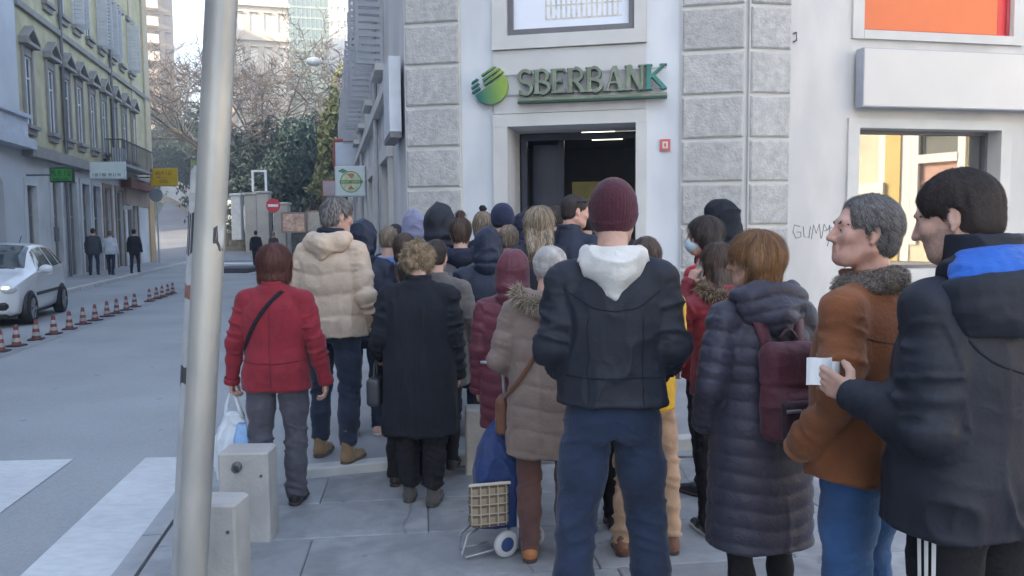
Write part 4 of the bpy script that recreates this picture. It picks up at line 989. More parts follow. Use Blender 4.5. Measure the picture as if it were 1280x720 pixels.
# long house added to shade the hill street, unseen behind the olive house
lh = empty('shade_hill_house', (-50, 62, 0), 0, 'unseen long house added behind the olive house to shade the hill street', 'building')
WH = Wall((-40.5, 47.0), (-.22, 1)); wins_h = [(s_, s_ + 1.2, z_, z_ + 2) for s_ in range(2, 34, 4) for z_ in (4, 8, 12)]
m_ = MB(); WH.face(m_, 0, 36, -.1, 17, wins_h, depth=.2); rel(fix_normals(m_.build('wall', stucco_pale)), lh)
m_ = MB(); m_.quad(WH.P(0, -.1, 0), WH.P(0, -.1, -12), WH.P(0, 17, -12), WH.P(0, 17, 0)); m_.quad(WH.P(36, -.1, -12), WH.P(36, -.1, 0), WH.P(36, 17, 0), WH.P(36, 17, -12)); m_.quad(WH.P(0, -.1, -12), WH.P(36, -.1, -12), WH.P(36, 17, -12), WH.P(0, 17, -12)); m_.quad(WH.P(0, 17, 0), WH.P(0, 17, -12), WH.P(36, 17, -12), WH.P(36, 17, 0)); rel(fix_normals(m_.build('side_wall', stucco_pale)), lh)
for h in wins_h: window_set(WH, lh, *h, off=-.15, sill=False)
# ---- retaining wall, gate pillars and fence at the foot of the hill
rock = pm('rubble_stone', (.22, .20, .17), rough=.95, var=.35, vscale=2.5, bump=.8, bscale=5)
rw = empty('retaining_wall', (-12, 50, 0), 0, 'low grey-brown stone retaining wall at the foot of the hill', 'wall')
pA = gnd(268, 325); pB = gnd(470, 322)
WW = Wall((at_depth(262, 300, 50)[0], 50), (1, 0)); wl = 13.0
zt = at_depth(300, 291, 50)[2]
for r_ in range(4):
    x = 0.0; hh = (zt + .0) / 4
    while x < wl:
        w = rs.uniform(.35, .75); m_ = MB(); WW.pad(m_, x + .01, min(x + w, wl) - .01, r_ * hh + .01, (r_ + 1) * hh - .01, -.3, rs.uniform(.0, .05), .03); rel(m_.build('stone', rock), rw); x += w
m_ = MB(); WW.box(m_, 0, wl, 0, zt - .01, -.6, -.05); rel(m_.build('core', joint), rw)
m_ = MB(); WW.box(m_, -.05, wl, zt, zt + .12, -.65, .1); rel(m_.build('coping', pm('coping_grey', (.30, .29, .27), rough=.9, var=.2)), rw)
conc = pm('pillar_concrete', (.38, .37, .34), rough=.9, var=.15, vscale=1.5)
def pillar(px0, px1, ptop, pbot, label, mat=conc, Y=49.5):
    a = at_depth(px0, pbot, Y); b = at_depth(px1, ptop, Y); root = empty('gate_pillar', (float((a[0] + b[0]) / 2), Y, 0), 0, label, 'pillar', 'pillars by the hill street')
    w = abs(b[0] - a[0]) / 2; zb = max(0, float(a[2]) if a[2] > 0 else 0); m_ = MB(); m_.bbox(-w, w, -w, w, zb, float(b[2]) - .15, c=.03); m_.build('shaft', mat, root)
    m_ = MB(); m_.bbox(-w - .06, w + .06, -w - .06, w + .06, float(b[2]) - .145, float(b[2]), c=.03); m_.build('cap', mat, root)
pillar(310, 322, 241, 325, 'left stone gate pillar under the white portal frame')
pillar(325, 337, 239, 325, 'right stone gate pillar behind the no entry sign')
pillar(347, 361, 253, 318, 'short grey pillar right of the no entry sign')
pillar(292, 302, 242, 300, 'white peeling pillar just right of the metal pole', pm('pillar_white', (.62, .63, .62), rough=.9, var=.12))
gp = at_depth(324, 240, 49.4)
pf = empty('portal_frame', (float(gp[0]), 49.5, 0), 0, 'white rectangular tube frame standing on the gate pillars', 'frame')
hw_ = .46; zt_, zb_ = float(at_depth(324, 215, 49.5)[2]), float(at_depth(324, 240, 49.5)[2])
wt = pm('white_tube', (.7, .72, .74), rough=.5)
m_ = MB(); m_.box(-hw_, -hw_ + .12, -.06, .06, zb_, zt_); m_.build('post', wt, pf); m_ = MB(); m_.box(hw_ - .12, hw_, -.06, .06, zb_, zt_); m_.build('post', wt, pf)
m_ = MB(); m_.box(-hw_, hw_, -.06, .06, zt_ + .002, zt_ + .12); m_.build('crossbar', wt, pf)
# no entry sign
ne = at_depth(341.5, 257, 47.5)
n_ = empty('no_entry_sign', (float(ne[0]), 47.5, 0), 0, 'round red no entry sign with white bar on a post', 'sign')
m_ = MB(); m_.tube([(0, .04, 0), (0, .04, float(ne[2]) + .2)], .035, 8); m_.build('post', pipe_m, n_)
m_ = MB(); m_.lathe([(0, .0), (.42, 0), (.42, .03), (0, .03)], (0, 0, float(ne[2])), (0, -1, 0), 24); m_.build('disc', pm('sign_signal_red', (.55, .05, .05), rough=.4), n_)
m_ = MB(); m_.box(-.3, .3, -.036, -.0305, float(ne[2]) - .08, float(ne[2]) + .08); m_.build('white_bar', wt, n_)
# notice boards on the wall
def board(px0, px1, p0, p1, Y, label, frame, face, pr=None):
    a = at_depth(px0, p1, Y); b = at_depth(px1, p0, Y); cx = float(a[0] + b[0]) / 2; w = float(b[0] - a[0]) / 2; z0, z1 = float(a[2]), float(b[2])
    root = empty('notice_board', (cx, Y, 0), 0, label, 'board')
    m_ = MB(); t = .1; m_.box(-w, w, -.05, .05, z0, z0 + t); m_.box(-w, w, -.05, .05, z1 - t, z1); m_.box(-w, -w + t, -.05, .05, z0 + t, z1 - t); m_.box(w - t, w, -.05, .05, z0 + t, z1 - t); m_.build('frame', frame, root)
    m_ = MB(); m_.box(-w + t, w - t, -.03, .03, z0 + t, z1 - t); m_.build('sheet', face, root)
    m_ = MB(); m_.box(-w * .7, -w * .7 + .08, .051, .12, 0, z0); m_.box(w * .7 - .08, w * .7, .051, .12, 0, z0); m_.build('leg', metal_dark, root)
    return root
board(352, 382, 265, 291, 48.5, 'wooden notice board with an orange and white poster under the trees', brown_p, pm('poster_mixed', (.55, .42, .32), rough=.6, var=.4, vscale=3, col2=(.50, .27, .19)))
board(383, 402, 263, 291, 48.7, 'pale notice board right of the orange poster board', brown_p, pm('sheet_beige', (.45, .40, .33), rough=.7, var=.15))
# iron fence on top of the wall up the hill
fe = empty('hill_fence', (-24, 62, 2.0), 0, 'fence of pale posts and dark rails climbing beside the hill street', 'fence')
p0, p1 = np.array([-17.2, 52.5, .8]), np.array([-43.5, 97.0, 6.5])
m_ = MB(); q = p1 - p0
for k in range(40):
    a = p0 + q * k / 40; b = p0 + q * (k + 1) / 40
    m_.hexa([(a[0], a[1], a[2] - 1.2), (b[0], b[1], b[2] - 1.2), (b[0], b[1] + .4, b[2] - 1.2), (a[0], a[1] + .4, a[2] - 1.2), (a[0], a[1], a[2] + .55), (b[0], b[1], b[2] + .55), (b[0], b[1] + .4, b[2] + .55), (a[0], a[1] + .4, a[2] + .55)])
rel(m_.build('base_wall', rock), fe)
for k in range(32):
    a = p0 + q * (k + .5) / 32; m_ = MB(); m_.box(a[0] - .16, a[0] + .16, a[1] + .05, a[1] + .37, a[2] + .55, a[2] + 2.5); rel(m_.build('post', pm('fence_post_pale', (.45, .48, .50), rough=.8)), fe)
m_ = MB()
for z in (.8, 1.5, 2.2): m_.tube([p0 + (0, .2, z), p1 + (0, .2, z)], .05, 6)
rel(m_.build('rail', metal_dark), fe)
# pedestrian railing at the bottom of the hill street
ra = gnd(196, 332); rl = empty('railing', (-21.5, 44, 0), 0, 'short grey pedestrian railing at the foot of the hill street', 'railing')
m_ = MB()
for z in (.5, .95): m_.tube([(-1.3, 0, z), (1.6, .8, z)], .03, 6)
m_.build('rail', pipe_m, rl)
for k in range(3): m_ = MB(); m_.tube([(-1.3 + k * 1.45, k * .4, 0), (-1.3 + k * 1.45, k * .4, .98)], .035, 6); m_.build('post', pipe_m, rl)
# traffic island with dark kerb
ti = gnd(291, 340); m_ = MB(); m_.bbox(-.9, .7, -.3, 2.2, -.04, .18, c=.04); o = m_.build('traffic_island', pm('island_dark', (.07, .07, .075), rough=.8)); o.location = (float(ti[0]), float(ti[1]), 0); o['kind'] = 'structure'

# =================================================================== TREES
bark = pm('bark', (.075, .065, .058), rough=.95, var=.3, vscale=3)
twig_m = pm('twig', (.088, .076, .068), rough=.95, var=.25, vscale=.5)
def branch_tree(root, h, spread, seed, depth=6, lean=(0, 0), r0=.28, trunk_mat=bark, n_twig=3, first=.3, up=.55):
    r = random.Random(seed); trunk = MB(); tw = []; ends = []
    def grow(p, d, l, rad, lev):
        n = 3; pts = [p]; q = p
        dd = d
        for i in range(n):
            dd = nrm(dd + np.array([r.gauss(0, .13), r.gauss(0, .13), r.gauss(0, .07) + .03])); q = q + dd * l / n; pts.append(q)
        r1 = rad * .62
        if lev <= 3: trunk.tube(pts, [rad + (r1 - rad) * i / n for i in range(n + 1)], 7 if lev < 2 else 5, caps=False)
        else: tw.append((pts, rad))
        if lev >= depth: ends.append((q, dd)); return
        k = r.choice((2, 3, 3)) if lev else 4
        for i in range(k):
            ax = nrm([r.gauss(0, 1), r.gauss(0, 1), r.gauss(0, .4) + (.25 if lev < 2 else .05)]); c = nrm(dd * (up if i else .9) + ax * spread); grow(q, c, l * r.uniform(.62, .86), r1 * (1 if i == 0 else .8), lev + 1)
        if lev >= 2:
            mid = pts[2]; ax = nrm([r.gauss(0, 1), r.gauss(0, 1), r.gauss(.1, .5)]); grow(mid, nrm(dd * .5 + ax * .8), l * .55, r1 * .6, min(depth, lev + 2))
    grow(np.zeros(3), nrm([lean[0], lean[1], 1.0]), h * first, r0, 0)
    return trunk, tw, ends
def twigs_mesh(name, tw, mat, parent, w=.02):
    V = []; F = []
    for pts, rad in tw:
        rr_ = max(rad, w)
        d = nrm(pts[-1] - pts[0]); a = nrm(np.cross(d, [.3, .5, .8])); b = np.cross(d, a); n0 = len(V)
        for i, p in enumerate(pts):
            k = rr_ * (1 - .6 * i / (len(pts) - 1))
            for an in (0, 2.09, 4.19): V.append(p + k * (math.cos(an) * a + math.sin(an) * b))
        for i in range(len(pts) - 1):
            for k in range(3): F.append((n0 + i * 3 + k, n0 + i * 3 + (k + 1) % 3, n0 + i * 3 + 3 + (k + 1) % 3, n0 + i * 3 + 3 + k))
    o = np_mesh(name, np.array(V), np.array(F, np.int32), mat, parent, smooth=False); o['kind'] = 'stuff'; return o
def bare_tree(x, y, z, h, spread, seed, label, mat=twig_m, lean=(0, 0), r0=.30, depth=6):
    root = empty('bare_tree', (x, y, z), 0, label, 'tree', 'trees at the foot of the hill')
    t, tw, e = branch_tree(root, h, spread, seed, depth=depth, lean=lean, r0=r0); t.build('trunk', bark, root, smooth=True); twigs_mesh('crown', tw, mat, root, w=.030)
def leaf_cloud(lumps, n, size, seed, droop=0.0):
    g = np.random.default_rng(seed); V = np.zeros((0, 3)); C = []
    wts = np.array([l[3] * l[4] * l[5] for l in lumps]) ** .75; wts /= wts.sum()
    for l, w in zip(lumps, wts):
        m = int(n * w); d = g.normal(size=(m, 3)); d /= np.linalg.norm(d, axis=1)[:, None]; rad = g.uniform(.35, 1.0, m) ** .45
        nz = 1 + .35 * vnoise(d * 2.6 + seed + l[0], seed)
        C.append(np.array(l[:3]) + d * rad[:, None] * nz[:, None] * np.array(l[3:6]))
    C = np.concatenate(C); keep = vnoise(C * (.9 / size * .25), seed + 5) > -.28; C = C[keep]; m = len(C)
    a = g.normal(size=(m, 3)); a[:, 2] -= droop; a /= np.linalg.norm(a, axis=1)[:, None]; b = np.cross(a, g.normal(size=(m, 3))); b /= np.linalg.norm(b, axis=1)[:, None] + 1e-9
    s = size * g.uniform(.5, 1.25, m)[:, None]
    V = np.stack([C - a * s, C + b * s * .38, C + a * s, C - b * s * .38], 1).reshape(-1, 3)
    return V, np.arange(4 * m, dtype=np.int32).reshape(-1, 4)
ev_dark = pm('needles_dark', (.016, .034, .030), rough=.8, var=.35, vscale=.35, v2=.25, v2scale=2)
ev_mid = pm('needles_mid', (.024, .050, .038), rough=.8, var=.4, vscale=.35, v2=.3, v2scale=2)
ev_lit = pm('leaves_olive', (.15, .16, .06), rough=.8, var=.4, vscale=.5, v2=.3, v2scale=2)
def evergreen(x, y, z, h, w, n, size, mat, seed, label, lumps=9, name='evergreen_tree', crown0=.12):
    root = empty(name, (x, y, z), 0, label, 'tree', 'trees at the foot of the hill'); r = random.Random(seed); L_ = []
    for i in range(lumps):
        t = (i + .5) / lumps; zz = h * (crown0 + (1 - crown0) * t); ww = w * (1 - .75 * t ** 1.4) * r.uniform(.75, 1.1)
        an = r.uniform(0, 6.28); L_.append((math.cos(an) * w * .35 * (1 - t), math.sin(an) * w * .35 * (1 - t), zz, ww, ww, h / lumps * 1.25))
    V, F = leaf_cloud(L_, n, size, seed, droop=.4); o = np_mesh('crown', V, F, mat, root, smooth=False); o['kind'] = 'stuff'
    m_ = MB(); m_.tube([(0, 0, -1), (r.uniform(-.2, .2), 0, h * .4), (r.uniform(-.3, .3), .1, h * .9)], [.35, .24, .06], 7); m_.build('trunk', bark, root, smooth=True)
def tp(px, py, Y): p = at_depth(px, py, Y); return float(p[0])
tz = lambda y: min(14, max(0, .12 * (y - 47.5)))
EV = [(200, 100, 11.0, 5.2, ev_dark, 'dark evergreen left of the pole above the hill street'), (226, 93, 10.5, 5.4, ev_dark, 'dark full conifer right beside the pole on its left'), (250, 86, 10.0, 5.0, ev_mid, 'dark conifer showing behind the metal pole'), (280, 74, 8.5, 4.4, ev_dark, 'low dark conifer hidden mostly by the metal pole'),
      (304, 65, 7.2, 3.8, ev_dark, 'dark blue-green conifer just right of the pole'), (335, 62, 8.2, 3.8, ev_dark, 'dense dark conifer behind the white portal frame'), (370, 57, 8.2, 3.4, ev_mid, 'mid green conifer above the orange poster board'),
      (398, 60, 8.6, 3.6, ev_dark, 'dark conifer left of the fruit sign'), (421, 55, 7.2, 2.6, ev_mid, 'bushy conifer behind the fruit sign'), (440, 60, 10, 3.0, ev_dark, 'dark conifer partly hidden by the bank corner')]
for i, (px_, Y, h, w, mt, lb) in enumerate(EV): evergreen(tp(px_, 200, Y), Y, tz(Y) - .3, h, w, 15000, .21, mt, 20 + i, lb)
for px_, Y, lb in ((206, 99, 'dark shrub behind the fence nearest the olive house'), (222, 92, 'dark shrub behind the middle of the hill fence'), (240, 85, 'dark shrub behind the fence beside the pole'), (296, 64, 'dark shrub behind the fence right of the pole'), (318, 57, 'dark shrub behind the gate pillars')): evergreen(tp(px_, 240, Y), Y, tz(Y), 4.2, 3.4, 6000, .20, ev_dark, 200 + px_, lb, lumps=4, name='shrub', crown0=.05)
evergreen(tp(427, 120, 52), 52, .3, 11.0, 2.0, 7000, .24, ev_lit, 60, 'sunlit olive green tree by the street lamp', lumps=8, name='leafy_tree', crown0=.35)
evergreen(tp(395, 245, 54), 54, .4, 3.0, 1.8, 3500, .16, pm('hedge_brown', (.15, .10, .07), rough=.9, var=.35, vscale=1), 62, 'low russet shrub above the notice boards', lumps=4, name='shrub', crown0=.05)
BT = [(262, 82, 18.0, .62, 3, (-.25, 0), 'bare tree with dark leaning limbs left of the pole'), (300, 62, 17.5, .66, 5, (.12, 0), 'large bare tree with forked trunk right of the pole'),
      (345, 66, 17.0, .7, 11, (.15, 0), 'bare brownish tree in front of the cream building'), (385, 66, 16.0, .7, 14, (.2, 0), 'bare tree with fine twigs below the glass tower'), (208, 98, 19.0, .65, 8, (-.1, 0), 'bare tree in front of the balcony tower'), (412, 62, 12.5, .7, 17, (.1, 0), 'bare tree with fine twigs by the street lamp')]
for px_, Y, h, sp_, sd, ln, lb in BT: bare_tree(tp(px_, 250, Y), Y, tz(Y) - .2, h, sp_, sd, lb, lean=ln)

# =================================================================== STREET FURNITURE
galv = pm('galvanised_steel', (.45, .435, .40), rough=.48, var=.14, col2=(.36, .355, .34), vscale=3, metal=.55, spec=.5, bump=.08, bscale=30, v2=.08, v2scale=1.2, stretch=(1, 1, .35))
pt, pb_ = at_depth(277, 0, 3.2), at_depth(240, 720, 3.2); ax = nrm(pt - pb_)
pz0 = pb_ - ax * (pb_[2] / ax[2])
pole = empty('steel_pole', tuple(pz0), 0, 'tall weathered galvanised pole leaning slightly beside the two front bollards', 'pole')
m_ = MB(); tp_ = pz0 + ax * 6.5
m_.lathe([(.0605, 0), (.0605, 2.2), (.0603, 4), (.059, 6.5), (0, 6.5)], pz0, ax, 40); o = rel(m_.build('shaft', galv, smooth=True), pole)
m_ = MB(); m_.lathe([(0, .025), (.12, .025), (.125, .02), (.125, -.02), (0, -.02)], pz0, ax, 24); rel(m_.build('base_flange', galv), pole)
def on_pole(px, py):    # height on the pole and angle round it for a pixel
    d = ray(px, py); q = pz0 + ax * 1.5
    # closest approach in plan
    t = (q[1] - .05) / d[1]; h = CAM + d * t; hh = (h - pz0) @ ax; c = pz0 + ax * hh; off = float(np.clip((h[0] - c[0]) / .061, -.99, .99)); return hh, math.asin(off)
def sticker(pts, name, mat, rad=.0618, axis_o=None, label=None):
    vs = []; a0 = pz0 if axis_o is None else axis_o
    for px, py in pts:
        hh, an = on_pole(px, py); c = a0 + ax * hh; vs.append(c + np.array([math.sin(an) * rad, -math.cos(an) * rad, 0]))
    m_ = MB(); c = np.mean(vs, 0); v = c - (a0 + ax * ((c - a0) @ ax)); c = a0 + ax * ((c - a0) @ ax) + nrm(v) * (rad + .0005)
    m_.add([c] + vs, [(0, 1 + i, 1 + (i + 1) % len(vs)) for i in range(len(vs))]); o = rel(m_.build(name, mat), pole); return o
st_w = pm('sticker_white', (.46, .46, .45), rough=.7, var=.15, vscale=12); st_b = pm('sticker_black', (.05, .05, .055), rough=.6, var=.3, vscale=20); st_g = pm('sticker_green', (.16, .22, .10), rough=.6, var=.3, vscale=30)
sticker([(271, 284), (279, 280), (280, 290), (277, 300), (279, 309), (273, 311), (269, 300)], 'sticker_scrap', st_w)
sticker([(267, 286), (271, 283), (269, 300), (273, 312), (277, 315), (272, 316), (266, 304)], 'sticker_edge', st_b, .0616)
# slim second post right behind it
q0 = pz0 + np.array([-.090, .085, 0])
post2 = empty('slim_post', tuple(q0), 0, 'slim pale post with torn stickers hiding just behind the steel pole', 'post')
m_ = MB(); m_.lathe([(.03, 0), (.03, 1.97), (0, 1.98)], q0, ax, 20); o = m_.build('shaft', pm('post_pale', (.34, .35, .36), rough=.6, var=.1, vscale=6), post2, smooth=True); o.location = -Vector(post2.location)
def band(z0, z1, a0, a1, name, mat, seed):
    r_ = random.Random(seed); n = 7; m_ = MB(); bot = []; top = []
    for i in range(n):
        a = a0 + (a1 - a0) * i / (n - 1); w = np.array([math.sin(a) * .0308, -math.cos(a) * .0308, 0])
        bot.append(q0 + ax * (z0 + r_.uniform(-.012, .012)) + w); top.append(q0 + ax * (z1 + r_.uniform(-.012, .012)) + w)
    for i in range(n - 1): m_.quad(bot[i], bot[i + 1], top[i + 1], top[i])
    o = m_.build(name, mat, post2); o.location = -Vector(post2.location)
def hz(y): return 1.7 - (y - 289) * 3.28 / 1000
band(hz(315), hz(262), -2.6, .6, 'black_sticker', st_b, 1); band(hz(240), hz(215), -2.4, .6, 'white_sticker', st_w, 2); band(hz(208), hz(199), -2.6, .4, 'green_sticker', st_g, 3); band(hz(372), hz(352), -2.2, .4, 'red_sticker', pm('sticker_red', (.22, .11, .09), rough=.6, var=.3, vscale=30), 4); band(hz(480), hz(455), -2.4, .2, 'dark_sticker', st_b, 5)
band(hz(262), hz(252), -2.2, .4, 'white_scrap', st_w, 6)

concrete = pm('bollard_concrete', (.43, .415, .39), rough=.85, var=.10, vscale=6, bump=.35, bscale=45, v2=.12, v2scale=2.5, detail=7)
def bollard(x, y, w, h, rz, label, eye=True, z=0):
    root = empty('concrete_bollard', (x, y, z), rz, label, 'bollard', 'concrete bollards along the pavement edge')
    m_ = MB(); m_.bbox(-w / 2, w / 2, -w * .38, w * .38, -.02, h, c=.012); m_.build('block', concrete, root)
    if eye:
        m_ = MB(); n = 14
        m_.lathe([(.0, .012), (.024, .012), (.028, .006), (.028, .0)], (-.03, -w * .38, h - .075), (0, -1, 0), 16); m_.build('eye_plate', metal_dark, root, smooth=True)
        m_ = MB(); m_.tube([(-.03 + .02 * math.cos(t), -w * .38 - .022, h - .082 + .02 * math.sin(t)) for t in np.linspace(0, 6.283, 13)], .006, 6, caps=False); m_.build('ring', metal_dark, root, smooth=True)
    m_ = MB(); m_.lathe([(0, .004), (.009, .004), (.009, 0)], (w * .36, -w * .38, h - .13), (0, -1, 0), 8); m_.build('plug', metal_dark, root)
g = gnd(306, 678); bollard(float(g[0]), float(g[1]) + .10, .27, .50, R(2), 'pale concrete bollard with a metal eye beside the woman in red')
g = at_depth(271, 660, 3.66); bollard(float(g[0]) - .03, 3.74, .255, .43, R(-2), 'front concrete bollard right behind the steel pole', eye=False)
g = gnd(600, 594); bollard(float(g[0]) + .02, float(g[1]) + .1, .25, .46, R(3), 'concrete bollard half hidden by the burgundy puffer coat', eye=False)

# traffic cones along the lane
cone_r = pm('cone_red', (.17, .042, .036), rough=.55, var=.2, vscale=9, rand=.15); cone_w = pm('cone_white', (.33, .31, .31), rough=.5, var=.15, vscale=9, rand=.1); rub = pm('rubber_dark', (.05, .035, .035), rough=.85, var=.2)
CONES = [(0.5, 440), (21, 433), (45.5, 425), (67.5, 418), (87, 412), (104, 405.7), (119, 401), (134, 396), (146, 392), (158, 388), (168.5, 384), (187, 377), (195.7, 374), (202.8, 371.7), (209.8, 369.2), (216, 367)]
cproto = None
for i, (x, y) in enumerate(CONES):
    g = gnd(x, y, -.03); nth = ['nearest, partly cut by the photo edge', 'second from the near end', 'third from the near end', 'fourth from the near end', 'fifth from the near end', 'sixth from the near end', 'seventh from the near end', 'eighth, in the middle', 'ninth from the near end', 'fourth of the far gap group', 'last one before the gap', 'first one after the gap', 'second after the gap', 'third after the gap', 'fourth after the gap', 'farthest, close to the metal pole'][i]
    lb = 'red and white lane cone on the road edge, ' + nth
    if i == 9: lb = 'red and white lane cone on the road edge, second before the gap'
    if cproto is None:
        cproto = empty('traffic_cone', (0, 0, 0), 0, lb, 'cone', 'red and white cones along the lane'); H = .33
        m_ = MB(); m_.bbox(-.11, .11, -.11, .11, 0, .03, c=.008); m_.build('base', rub, cproto)
        rr_ = lambda z: .072 - .045 * z / .33
        for k, (a, b) in enumerate(((.03, .075), (.135, .19), (.255, .29))):
            m_ = MB(); m_.lathe([(rr_(a), a), (rr_(b), b)], (0, 0, 0), (0, 0, 1), 14); m_.build('red_band', cone_r, cproto, smooth=True)
        m_ = MB(); m_.lathe([(rr_(.29), .29), (rr_(.33), .33), (.02, .336), (0, .336)], (0, 0, 0), (0, 0, 1), 14); m_.build('red_tip', cone_r, cproto, smooth=True)
        for k, (a, b) in enumerate(((.075, .135), (.19, .255))):
            m_ = MB(); m_.lathe([(rr_(a) + .002, a), (rr_(b) + .002, b)], (0, 0, 0), (0, 0, 1), 14); m_.build('white_band', cone_w, cproto, smooth=True)
        c = cproto
    else: c = copy_tree(cproto); c['label'] = lb
    c.location = (float(g[0]), float(g[1]), -.03); c.rotation_euler = (0, 0, rs.uniform(-.3, .3)); c.scale = [1.0 - .012 * i * .5] * 3

# street lamp on the bank's street wall
def wl_s_at(px): return WL.px(px, 150)[0]
s = LL - 26; base_p = WL.P(s, 8.4, 0); dd = WL.N
lampo = empty('street_lamp', tuple(base_p), 0, 'street lamp on a curved arm from the street wall', 'lamp')
m_ = MB(); m_.tube([base_p, base_p + dd * .25 + (0, 0, .35), base_p + dd * .7 + (0, 0, .65), base_p + dd * 1.25 + (0, 0, .72)], .04, 8); rel(m_.build('arm', pipe_m, smooth=True), lampo)
m_ = MB(); m_.lathe([(0, -.30), (.14, -.26), (.21, 0), (.14, .3), (0, .36)], base_p + dd * 1.5 + (0, 0, .74), dd, 14); rel(m_.build('lamp_head', pm('lamp_pale', (.75, .75, .72), rough=.4), smooth=True), lampo)
m_ = MB(); m_.tube([WL.P(s, 4.2, .06), WL.P(s, 8.5, .06)], .07, 8); rel(m_.build('wall_bracket', pipe_m), lampo)

# projecting signs down the street
def blade(px0, px1, p0, p1, Y, label, mat, frame, name='shop_sign', th=.12, anchor=None):
    a = at_depth(px0, p1, Y); b = at_depth(px1, p0, Y); root = empty(name, (float(a[0] + b[0]) / 2, Y, float(a[2])), 0, label, 'sign')
    w = float(b[0] - a[0]) / 2; h = float(b[2] - a[2]); m_ = MB(); m_.bbox(-w, w, 0, th, 0, h, c=.02); m_.build('case', frame, root)
    t = .045; m_ = MB(); m_.box(-w + t, w - t, -.012, -.002, t, h - t); m_.build('panel', mat, root)
    if anchor:
        m_ = MB(); m_.tube([(w * anchor, th / 2, h * .5), (w * anchor + anchor * .8, th / 2, h * .5)], .03, 6); m_.build('bracket', metal_dark, root)
    return root, w, h
fr_w = pm('case_white', (.55, .58, .60), rough=.5)
root, w, h = blade(419, 456.5, 207, 246, 22.5, 'square white sign with a round fruit emblem down the street', pm('panel_mint', (.58, .66, .66), rough=.4, var=.03), fr_w, anchor=1)
em = pm('emblem_green', (.10, .24, .12), rough=.5, var=.1); ey = pm('emblem_yellow', (.52, .50, .20), rough=.5, var=.2); er = pm('emblem_red', (.45, .18, .10), rough=.5)
cx, cz, rr_ = .02, h * .48, w * .70
m_ = MB(); m_.lathe([(0, .003), (rr_, .003)], (cx, -.012, cz), (0, -1, 0), 28); m_.build('emblem_disc', pm('emblem_pale', (.48, .55, .36), rough=.5, var=.25, vscale=8), root)
m_ = MB(); m_.lathe([(rr_, .004), (rr_, .008), (rr_ * .92, .008), (rr_ * .92, .004)], (cx, -.012, cz), (0, -1, 0), 28); m_.build('emblem_ring', em, root)
m_ = MB(); m_.box(-w * .72 + cx, w * .78 + cx, -.026, -.021, cz - .045, cz + .045); m_.build('emblem_bar', em, root)
m_ = MB(); m_.poly([(cx - .12, -.018, cz + rr_ * .75), (cx + .12, -.018, cz + rr_ * .75), (cx + .02, -.018, cz + rr_ * .28)]); m_.poly([(cx - .10, -.018, cz - rr_ * .70), (cx + .10, -.018, cz - rr_ * .70), (cx, -.018, cz - rr_ * .30)]); m_.build('fruit_slice', er, root)
m_ = MB(); m_.poly([(cx - .36, -.018, cz + .30), (cx - .22, -.018, cz + .24), (cx - .08, -.018, cz + .30), (cx - .22, -.018, cz + .37)]); m_.build('leaf', em, root)
m_ = MB()
for k in range(11):
    if k == 5: continue
    m_.box(cx - w * .62 + k * w * .115, cx - w * .62 + k * w * .115 + w * .07, -.029, -.0265, cz - .022, cz + .022)
m_.build('lettering', ey, root)['kind'] = 'stuff'
root, w, h = blade(419, 446, 177, 208, 29, 'blank pale sign with a red top edge above the fruit sign', pm('panel_sky', (.52, .58, .66), rough=.4, var=.04), fr_w, anchor=1)
m_ = MB(); m_.box(-w - .02, w + .02, -.02, .14, h + .002, h + .1); m_.box(-w - .06, -w - .002, -.02, .14, 0, h); m_.build('red_edge', pm('edge_red', (.35, .06, .06), rough=.5), root)
root, w, h = blade(403, 421, 225, 246, 37, 'small red framed sign at the end of the street wall', pm('panel_pinkish', (.42, .36, .38), rough=.5), MATS['edge_red'], anchor=1)
# signs on the left-hand shops: faces square to the street
def left_sign(px0, px1, p0, p1, Y, label, face, frame, rows, ink, wmul=1.0):
    root, w, h = blade(px0, px1, p0, p1, Y, label, face, frame, anchor=-1); r_ = random.Random(int(px0))
    for z0, z1, a, b, n in rows:
        m_ = MB(); cw = (b - a) * 2 * w / n
        for k in range(n):
            if n > 5 and k == n // 2: continue
            x = -w + a * 2 * w + k * cw; zz0, zz1 = h * z0, h * z1; t = cw * .2
            kind = r_.choice('EHUI')   # unreadable at this distance in the photograph: strokes only
            m_.box(x, x + t, -.018, -.0125, zz0, zz1)
            if kind in 'HU': m_.box(x + cw * .55, x + cw * .55 + t, -.018, -.0125, zz0, zz1)
            zc = zz0 if kind in 'UE' else (zz0 + zz1) / 2
            if kind != 'I': m_.box(x + t, x + cw * .55, -.018, -.0125, zc, zc + (zz1 - zz0) * .2)
        m_.build('lettering', ink, root)['kind'] = 'stuff'
    return root
left_sign(62, 91, 209, 228, 25.5, 'small green sign with black edge and dark lettering by the shops', pm('panel_green', (.05, .26, .05), rough=.4, var=.1, vscale=5), pm('case_black', (.03, .04, .03), rough=.5), [(.42, .82, .1, .92, 6), (.12, .3, .15, .85, 9)], pm('ink_dark', (.02, .06, .02), rough=.5))
left_sign(112, 156, 202, 224, 30.0, 'wide white shop sign with a line of dark lettering', pm('panel_white_mint', (.62, .70, .68), rough=.4, var=.04), fr_w, [(.16, .34, .1, .92, 13)], pm('ink_grey', (.09, .09, .10), rough=.5))
left_sign(188, 221, 210, 233, 40.0, 'yellow two-tier sign at the corner of the olive house', pm('panel_yellow', (.62, .40, .02), rough=.4, var=.08), pm('case_yellow', (.5, .33, .03), rough=.5), [(.62, .82, .2, .85, 8), (.18, .38, .35, .7, 5), (.47, .53, .25, .98, 1)], pm('ink_brown', (.22, .12, .01), rough=.5))
s0_, s1_ = gx(143, 231)[0], gx(181, 231)[0]
aw = empty('fascia_sign', tuple(WG.P((s0_ + s1_) / 2, 3.0)), 0, 'long dark red-brown fascia board above the last shop', 'sign')
